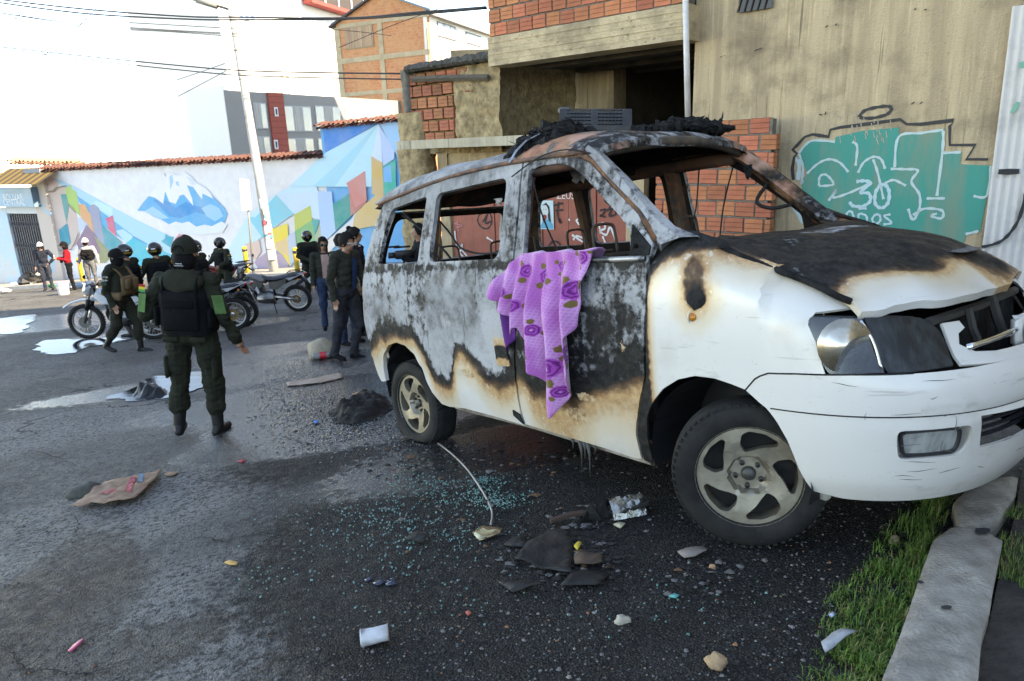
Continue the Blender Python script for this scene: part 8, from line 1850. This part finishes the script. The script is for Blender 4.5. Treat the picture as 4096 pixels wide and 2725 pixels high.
gpoly('teal_chip','teal scrap on the road left of the grass','scrap',[(1540,1378),(1552,1372),(1564,1376),(1556,1382)],flat('teal_chip_m',(.08,.36,.34)),.008,.004)
for i,(pts,lab)in enumerate((([(855,1345),(880,1338),(890,1345),(870,1352)],'leftmost dark blue glass splinter in the small cluster'),([(885,1342),(908,1338),(915,1350),(890,1352)],'brightest dark blue glass splinter in the small cluster'),([(836,1338),(856,1332),(860,1338),(845,1343)],'flat grey splinter above the dark blue cluster'))):gpoly('glass_splinter',lab,'shard',pts,M('blue_black_glass',(.03,.04,.07),.12),.006,.008)
for i,(x,y,c)in enumerate(((560,1062,(.5,.05,.06)),(1010,1330,(.4,.4,.4)))):pass
gpoly('leaf','tiny red bit on the road left of the broken glass','scrap',[(548,1064),(560,1060),(566,1062),(556,1067)],flat('red_bit',(.5,.06,.07)),.006,.004)
gpoly('leaf','tiny red bit at the lower middle of the road','scrap',[(1072,1414),(1080,1411),(1085,1417),(1077,1421)],flat('red_bit2',(.55,.12,.08)),.006,.006)
gpoly('leaf','yellow leaf between the charred pieces','leaf',[(1322,1268),(1332,1258),(1340,1262),(1330,1278)],flat('yellow_leaf',(.5,.38,.04)),.02,.01)
def scatter_glass():
 rr=random.Random(5);mb=MB()
 spots=[(1140,1150,70,26,420),(1060,1130,120,40,420),(960,1110,110,45,240),(880,1190,120,60,260),(1010,1230,150,50,260),(800,1230,220,110,220),(1120,1105,40,14,160),(600,1330,60,30,40),(1000,1350,280,90,120),(1500,1400,280,80,60)]
 for cx,cy,sx_,sy_,n in spots:
  for k in range(n*3//5):
   x,y=rr.gauss(cx,sx_*.55),rr.gauss(cy,sy_*.55);p=gd(x,y,.002)
   s_=rr.uniform(.002,.0058)*(1.3 if rr.random()<.12 else 1);a=rr.random()*6.28;tilt=rr.uniform(-.5,.5);ca,sa=math.cos(a),math.sin(a);h=rr.uniform(.003,.006)
   q=[V(s_,0,0),V(.2*s_,s_*.9,s_*tilt),V(-s_,s_*.3,0),V(-.3*s_,-s_,-s_*tilt*.3)];q=[V(v.x*ca-v.y*sa,v.x*sa+v.y*ca,v.z+.004)+p for v in q]
   mb.add(q+[v+V(0,0,h)for v in q],[(4,5,6,7),(0,1,5,4),(1,2,6,5),(2,3,7,6),(3,0,4,7)])
 o=mb.build('glass_fragments',M('green_safety_glass',(.07,.21,.18),.12,col2=(.20,.40,.36),scale=60,spec=.9,coat=.5));tag(o,'scatter of green safety glass crumbs on the road beside the van','glass',kind='stuff')
scatter_glass()
def scatter_gravel():
 rr=random.Random(9);mb=MB()
 def peb(p,s_,m):
  n=5;a0=rr.random()*6;ring=[p+V(s_*math.cos(a0+6.283*i/n)*rr.uniform(.7,1.2),s_*math.sin(a0+6.283*i/n)*rr.uniform(.6,1.1),s_*.1)for i in range(n)];top=[p+(q-p)*.6+V(0,0,s_*rr.uniform(.35,.7))for q in ring]
  mb.add(ring+top,[tuple(range(n,2*n))]+[(i,(i+1)%n,n+(i+1)%n,n+i)for i in range(n)],m)
 for k in range(9000):
  t=rr.random();x,y=rr.uniform(-100,2150),860+760*rr.random()**.8
  if x>1650 and y>1250 and x>2250-(y-1250)*1.2:continue
  dens=.35+.65*sst(350,1000,x)
  if rr.random()>dens:continue
  p=gd(x,y,0);s_=rr.uniform(.0025,.0065)*(1.8 if rr.random()<.08 else 1);peb(p,s_,rr.choices((0,1,2,3),(6,3,.5,.3))[0])
 o=mb.build('gravel',[M('gravel_dark',(.04,.04,.04),.8),M('gravel_grey',(.16,.155,.15),.85),M('gravel_pale',(.26,.24,.21),.85),M('gravel_rust',(.30,.14,.07),.85)]);tag(o,'loose gravel and grit scattered over the asphalt','gravel',kind='stuff')
scatter_gravel()
def scatter_wet():
 rr=random.Random(33);mb=MB()
 for cx,cy,sx_,sy_,n in((680,860,110,30,900),(740,930,130,45,1500),(830,985,110,35,700),(620,900,70,25,300),(760,1010,120,40,500),(930,1010,120,30,400)):
  for k in range(n):
   p=gd(rr.gauss(cx,sx_*.55),rr.gauss(cy,sy_*.55),.001);s_=rr.uniform(.004,.011);a=rr.random()*6.28;tx,ty=rr.gauss(0,.10),rr.gauss(-.02,.10)
   P=[V(s_*rr.uniform(.6,1.2)*math.cos(a+1.257*i),s_*rr.uniform(.6,1.2)*math.sin(a+1.257*i),0)for i in range(5)];h=rr.uniform(.003,.007);T=[p+V(q.x*.8,q.y*.8,h+q.x*tx+q.y*ty)for q in P];B_=[p+q for q in P];mb.add(T+B_,[(0,1,2,3,4)]+[(i,i+5,(i+1)%5+5,(i+1)%5)for i in range(5)])
 o=mb.build('wet_gravel',M('wet_stone',(.03,.03,.03),.16,col2=(.07,.065,.06),scale=30,spec=.8));tag(o,'wet glistening gravel on the road behind the van','gravel',kind='stuff')
scatter_wet()
def scatter_char():
 rr=random.Random(21);mb=MB()
 for cx,cy,sx_,sy_,n in((1300,1290,120,60,170),(1380,1190,70,30,60),(850,940,80,35,120),(950,1060,140,40,110),(1250,1060,250,45,160),(700,960,100,50,60),(1100,1200,200,90,90),(1600,1320,120,60,50)):
  for k in range(n):
   p=gd(rr.gauss(cx,sx_*.6),rr.gauss(cy,sy_*.6),.004);s_=rr.uniform(.006,.028)*(1.7 if rr.random()<.08 else 1);a=rr.random()*6.28;q=rr.randint(4,6);h=rr.uniform(.001,.012)
   P=[p+V(s_*rr.uniform(.5,1.2)*math.cos(a+6.28*i/q),s_*rr.uniform(.3,.9)*math.sin(a+6.28*i/q),rr.uniform(.001,h))for i in range(q)];mb.add([p+V(0,0,h+.003)]+P,[(0,i+1,(i+1)%q+1)for i in range(q)],rr.choices((0,1,2),(7,2,.6))[0])
 o=mb.build('charred_crumbs',[CHP,M('ash_crumb',(.14,.13,.12),.9),M('rust_crumb',(.16,.08,.04),.9)]);tag(o,'crumbs of charred plastic and ash strewn round the van','debris',kind='stuff')
scatter_char()
# -------------------------------- kerb stones and grass at the right
KERB=M('old_kerb_concrete',(.36,.33,.285),.92,col2=(.20,.18,.155),scale=11,bump=.5,bscale=80,detail=9)
def kerb_piece(name,label,pts,h,seed):
 P=[gd(*p,h)for p in pts];c=sum(P,V(0,0,0))/len(P);vo,F=cdt([(p.x,p.y)for p in P],(),.025);bnd=resample([Vector((p.x,p.y))for p in P],.02)
 z0=lambda x,y:gz(x,y);vs_=[];
 for p in vo:
  d=min((Vector((p[0],p[1]))-b_).length for b_ in bnd);vs_.append(V(p[0],p[1],z0(*p)+h-.02*(1-sst(0,.03,d))+.008*nz(p[0]*9,p[1]*9,seed)+.003*nz(p[0]*30,p[1]*30,seed)))
 ec={};n=len(vs_)
 for f in F:
  for i in range(3):ec[(f[i],f[(i+1)%3])]=1
 Fs=list(F);low={}
 for a,b_ in list(ec):
  if(b_,a)not in ec:
   for q in(a,b_):
    if q not in low:low[q]=len(vs_);vs_.append(V(vs_[q].x+.01*nz(q,3),vs_[q].y,z0(vs_[q].x,vs_[q].y)-.05))
   Fs.append((b_,a,low[a],low[b_]))
 root=empty(name,(c.x,c.y,gz(c.x,c.y)),label=label,cat='kerb');o=mesh('stone_block',vs_,Fs,KERB,root,True,world=True);sharp(o,50)
 bm=bmesh.new();bm.from_mesh(o.data);bmesh.ops.recalc_face_normals(bm,faces=bm.faces);bm.to_mesh(o.data);bm.free()
 return root
kr=kerb_piece('kerb_stone','long worn concrete kerb stone running out of the bottom right corner',[(1985,1640),(2030,1560),(2085,1420),(2125,1300),(2150,1235),(2190,1205),(2240,1205),(2310,1235),(2305,1262),(2290,1330),(2280,1400),(2262,1450),(2258,1500),(2252,1570),(2240,1660)],.13,2)
kerb_piece('kerb_stone','broken flat kerb piece under the front bumper',[(2195,1150),(2235,1115),(2290,1095),(2345,1090),(2340,1130),(2300,1190),(2250,1200),(2210,1195)],.09,6)
for i,(x,y,s_)in enumerate(((2178,1398,10),(2262,1222,14),(2118,1340,7))):
 pts=[(x+s_*math.cos(a)*(1.3+.5*nz(i*3,a)),y+s_*.55*math.sin(a)*(1+.5*nz(i,a*2)))for a in np.linspace(0,6.28,11)[:-1]];vo=[gd(*p,.139)for p in pts];mesh('tar_spot',vo,[tuple(range(len(vo)))[::-1]],flat('tar',(.03,.03,.033)),kr,world=True)
def soil():
 P=[gd(*p)for p in((2200,1640),(2268,1480),(2300,1330),(2330,1220),(2350,1100),(2420,1010),(2900,960),(3300,1100),(3300,1900),(2180,1800))];vo,F=cdt([(p.x,p.y)for p in P],(),.05)
 o=mesh('soil',[(p[0],p[1],gz(p[0],p[1])+.05+.02*nz(p[0]*6,p[1]*6))for p in vo],F,M('dark_soil',(.035,.030,.026),.95,col2=(.06,.052,.045),scale=14,bump=.8,bscale=40),smooth=True);o['kind']='structure'
soil()
def grass():
 rr=random.Random(2);mb=MB()
 edge=[(2185,1130),(2150,1235),(2125,1300),(2085,1420),(2030,1560),(1985,1640)]
 outer=[(2100,1150),(2030,1240),(1975,1330),(1900,1390),(1900,1440),(1880,1520),(1800,1640)]
 pe=smooth_line([(gd(*p).x,gd(*p).y)for p in edge],8);po=smooth_line([(gd(*p).x,gd(*p).y)for p in outer],8)
 def blade(x,y,l,az,bend,m,w_):
  z=gz(x,y);d=V(math.cos(az),math.sin(az),0);s_=V(-d.y,d.x,0)*w_;p0=V(x,y,z-.005);p1=p0+d*l*.25*bend+V(0,0,l*.55);p2=p0+d*l*.75*bend+V(0,0,l*(.95-.45*bend))
  mb.add([p0-s_,p0+s_,p1+s_*.75,p1-s_*.75,p2],[(0,1,2,3),(3,2,4)],m)
 for k in range(5200):
  t=rr.random();u=rr.random()**1.5;a=pe[min(int(t*(len(pe)-1)),len(pe)-1)];b_=po[min(int(t*(len(po)-1)),len(po)-1)];p=a.lerp(b_,u);x,y=p.x+rr.gauss(0,.015),p.y+rr.gauss(0,.015)
  cl=.5+nz(x*9,y*9)
  if rr.random()>cl+.35-.25*u:continue
  blade(x,y,rr.uniform(.035,.10)*(1.15-.55*u)*(.6+.6*max(0,cl)),rr.random()*6.28,rr.uniform(.2,1.1),rr.choices((0,1,2),(5,4,1))[0],rr.uniform(.0012,.0025))
 for k in range(2600):
  x_,y_=rr.uniform(2290,2420),rr.uniform(1185,1420);q=gd(x_,y_)
  if nz(q.x*6,q.y*6,4)<-.12:continue
  p=q+V(0,0,.05);mb_l=rr.uniform(.012,.04);z_=p.z-gz(p.x,p.y)
  d=rr.random()*6.28;base=V(p.x,p.y,p.z);dv=V(math.cos(d),math.sin(d),0);s_=V(-dv.y,dv.x,0)*.0018;mb.add([base-s_,base+s_,base+dv*mb_l*.5+V(0,0,mb_l)],[(0,1,2)],rr.choices((0,1,2),(3,3,2))[0])
 o=mb.build('grass',[M('grass_green',(.065,.155,.02),.6),M('grass_light',(.15,.26,.045),.6),M('grass_dry',(.30,.25,.09),.7)]);tag(o,'bright green grass growing along the kerb stone','grass',kind='stuff')
grass()
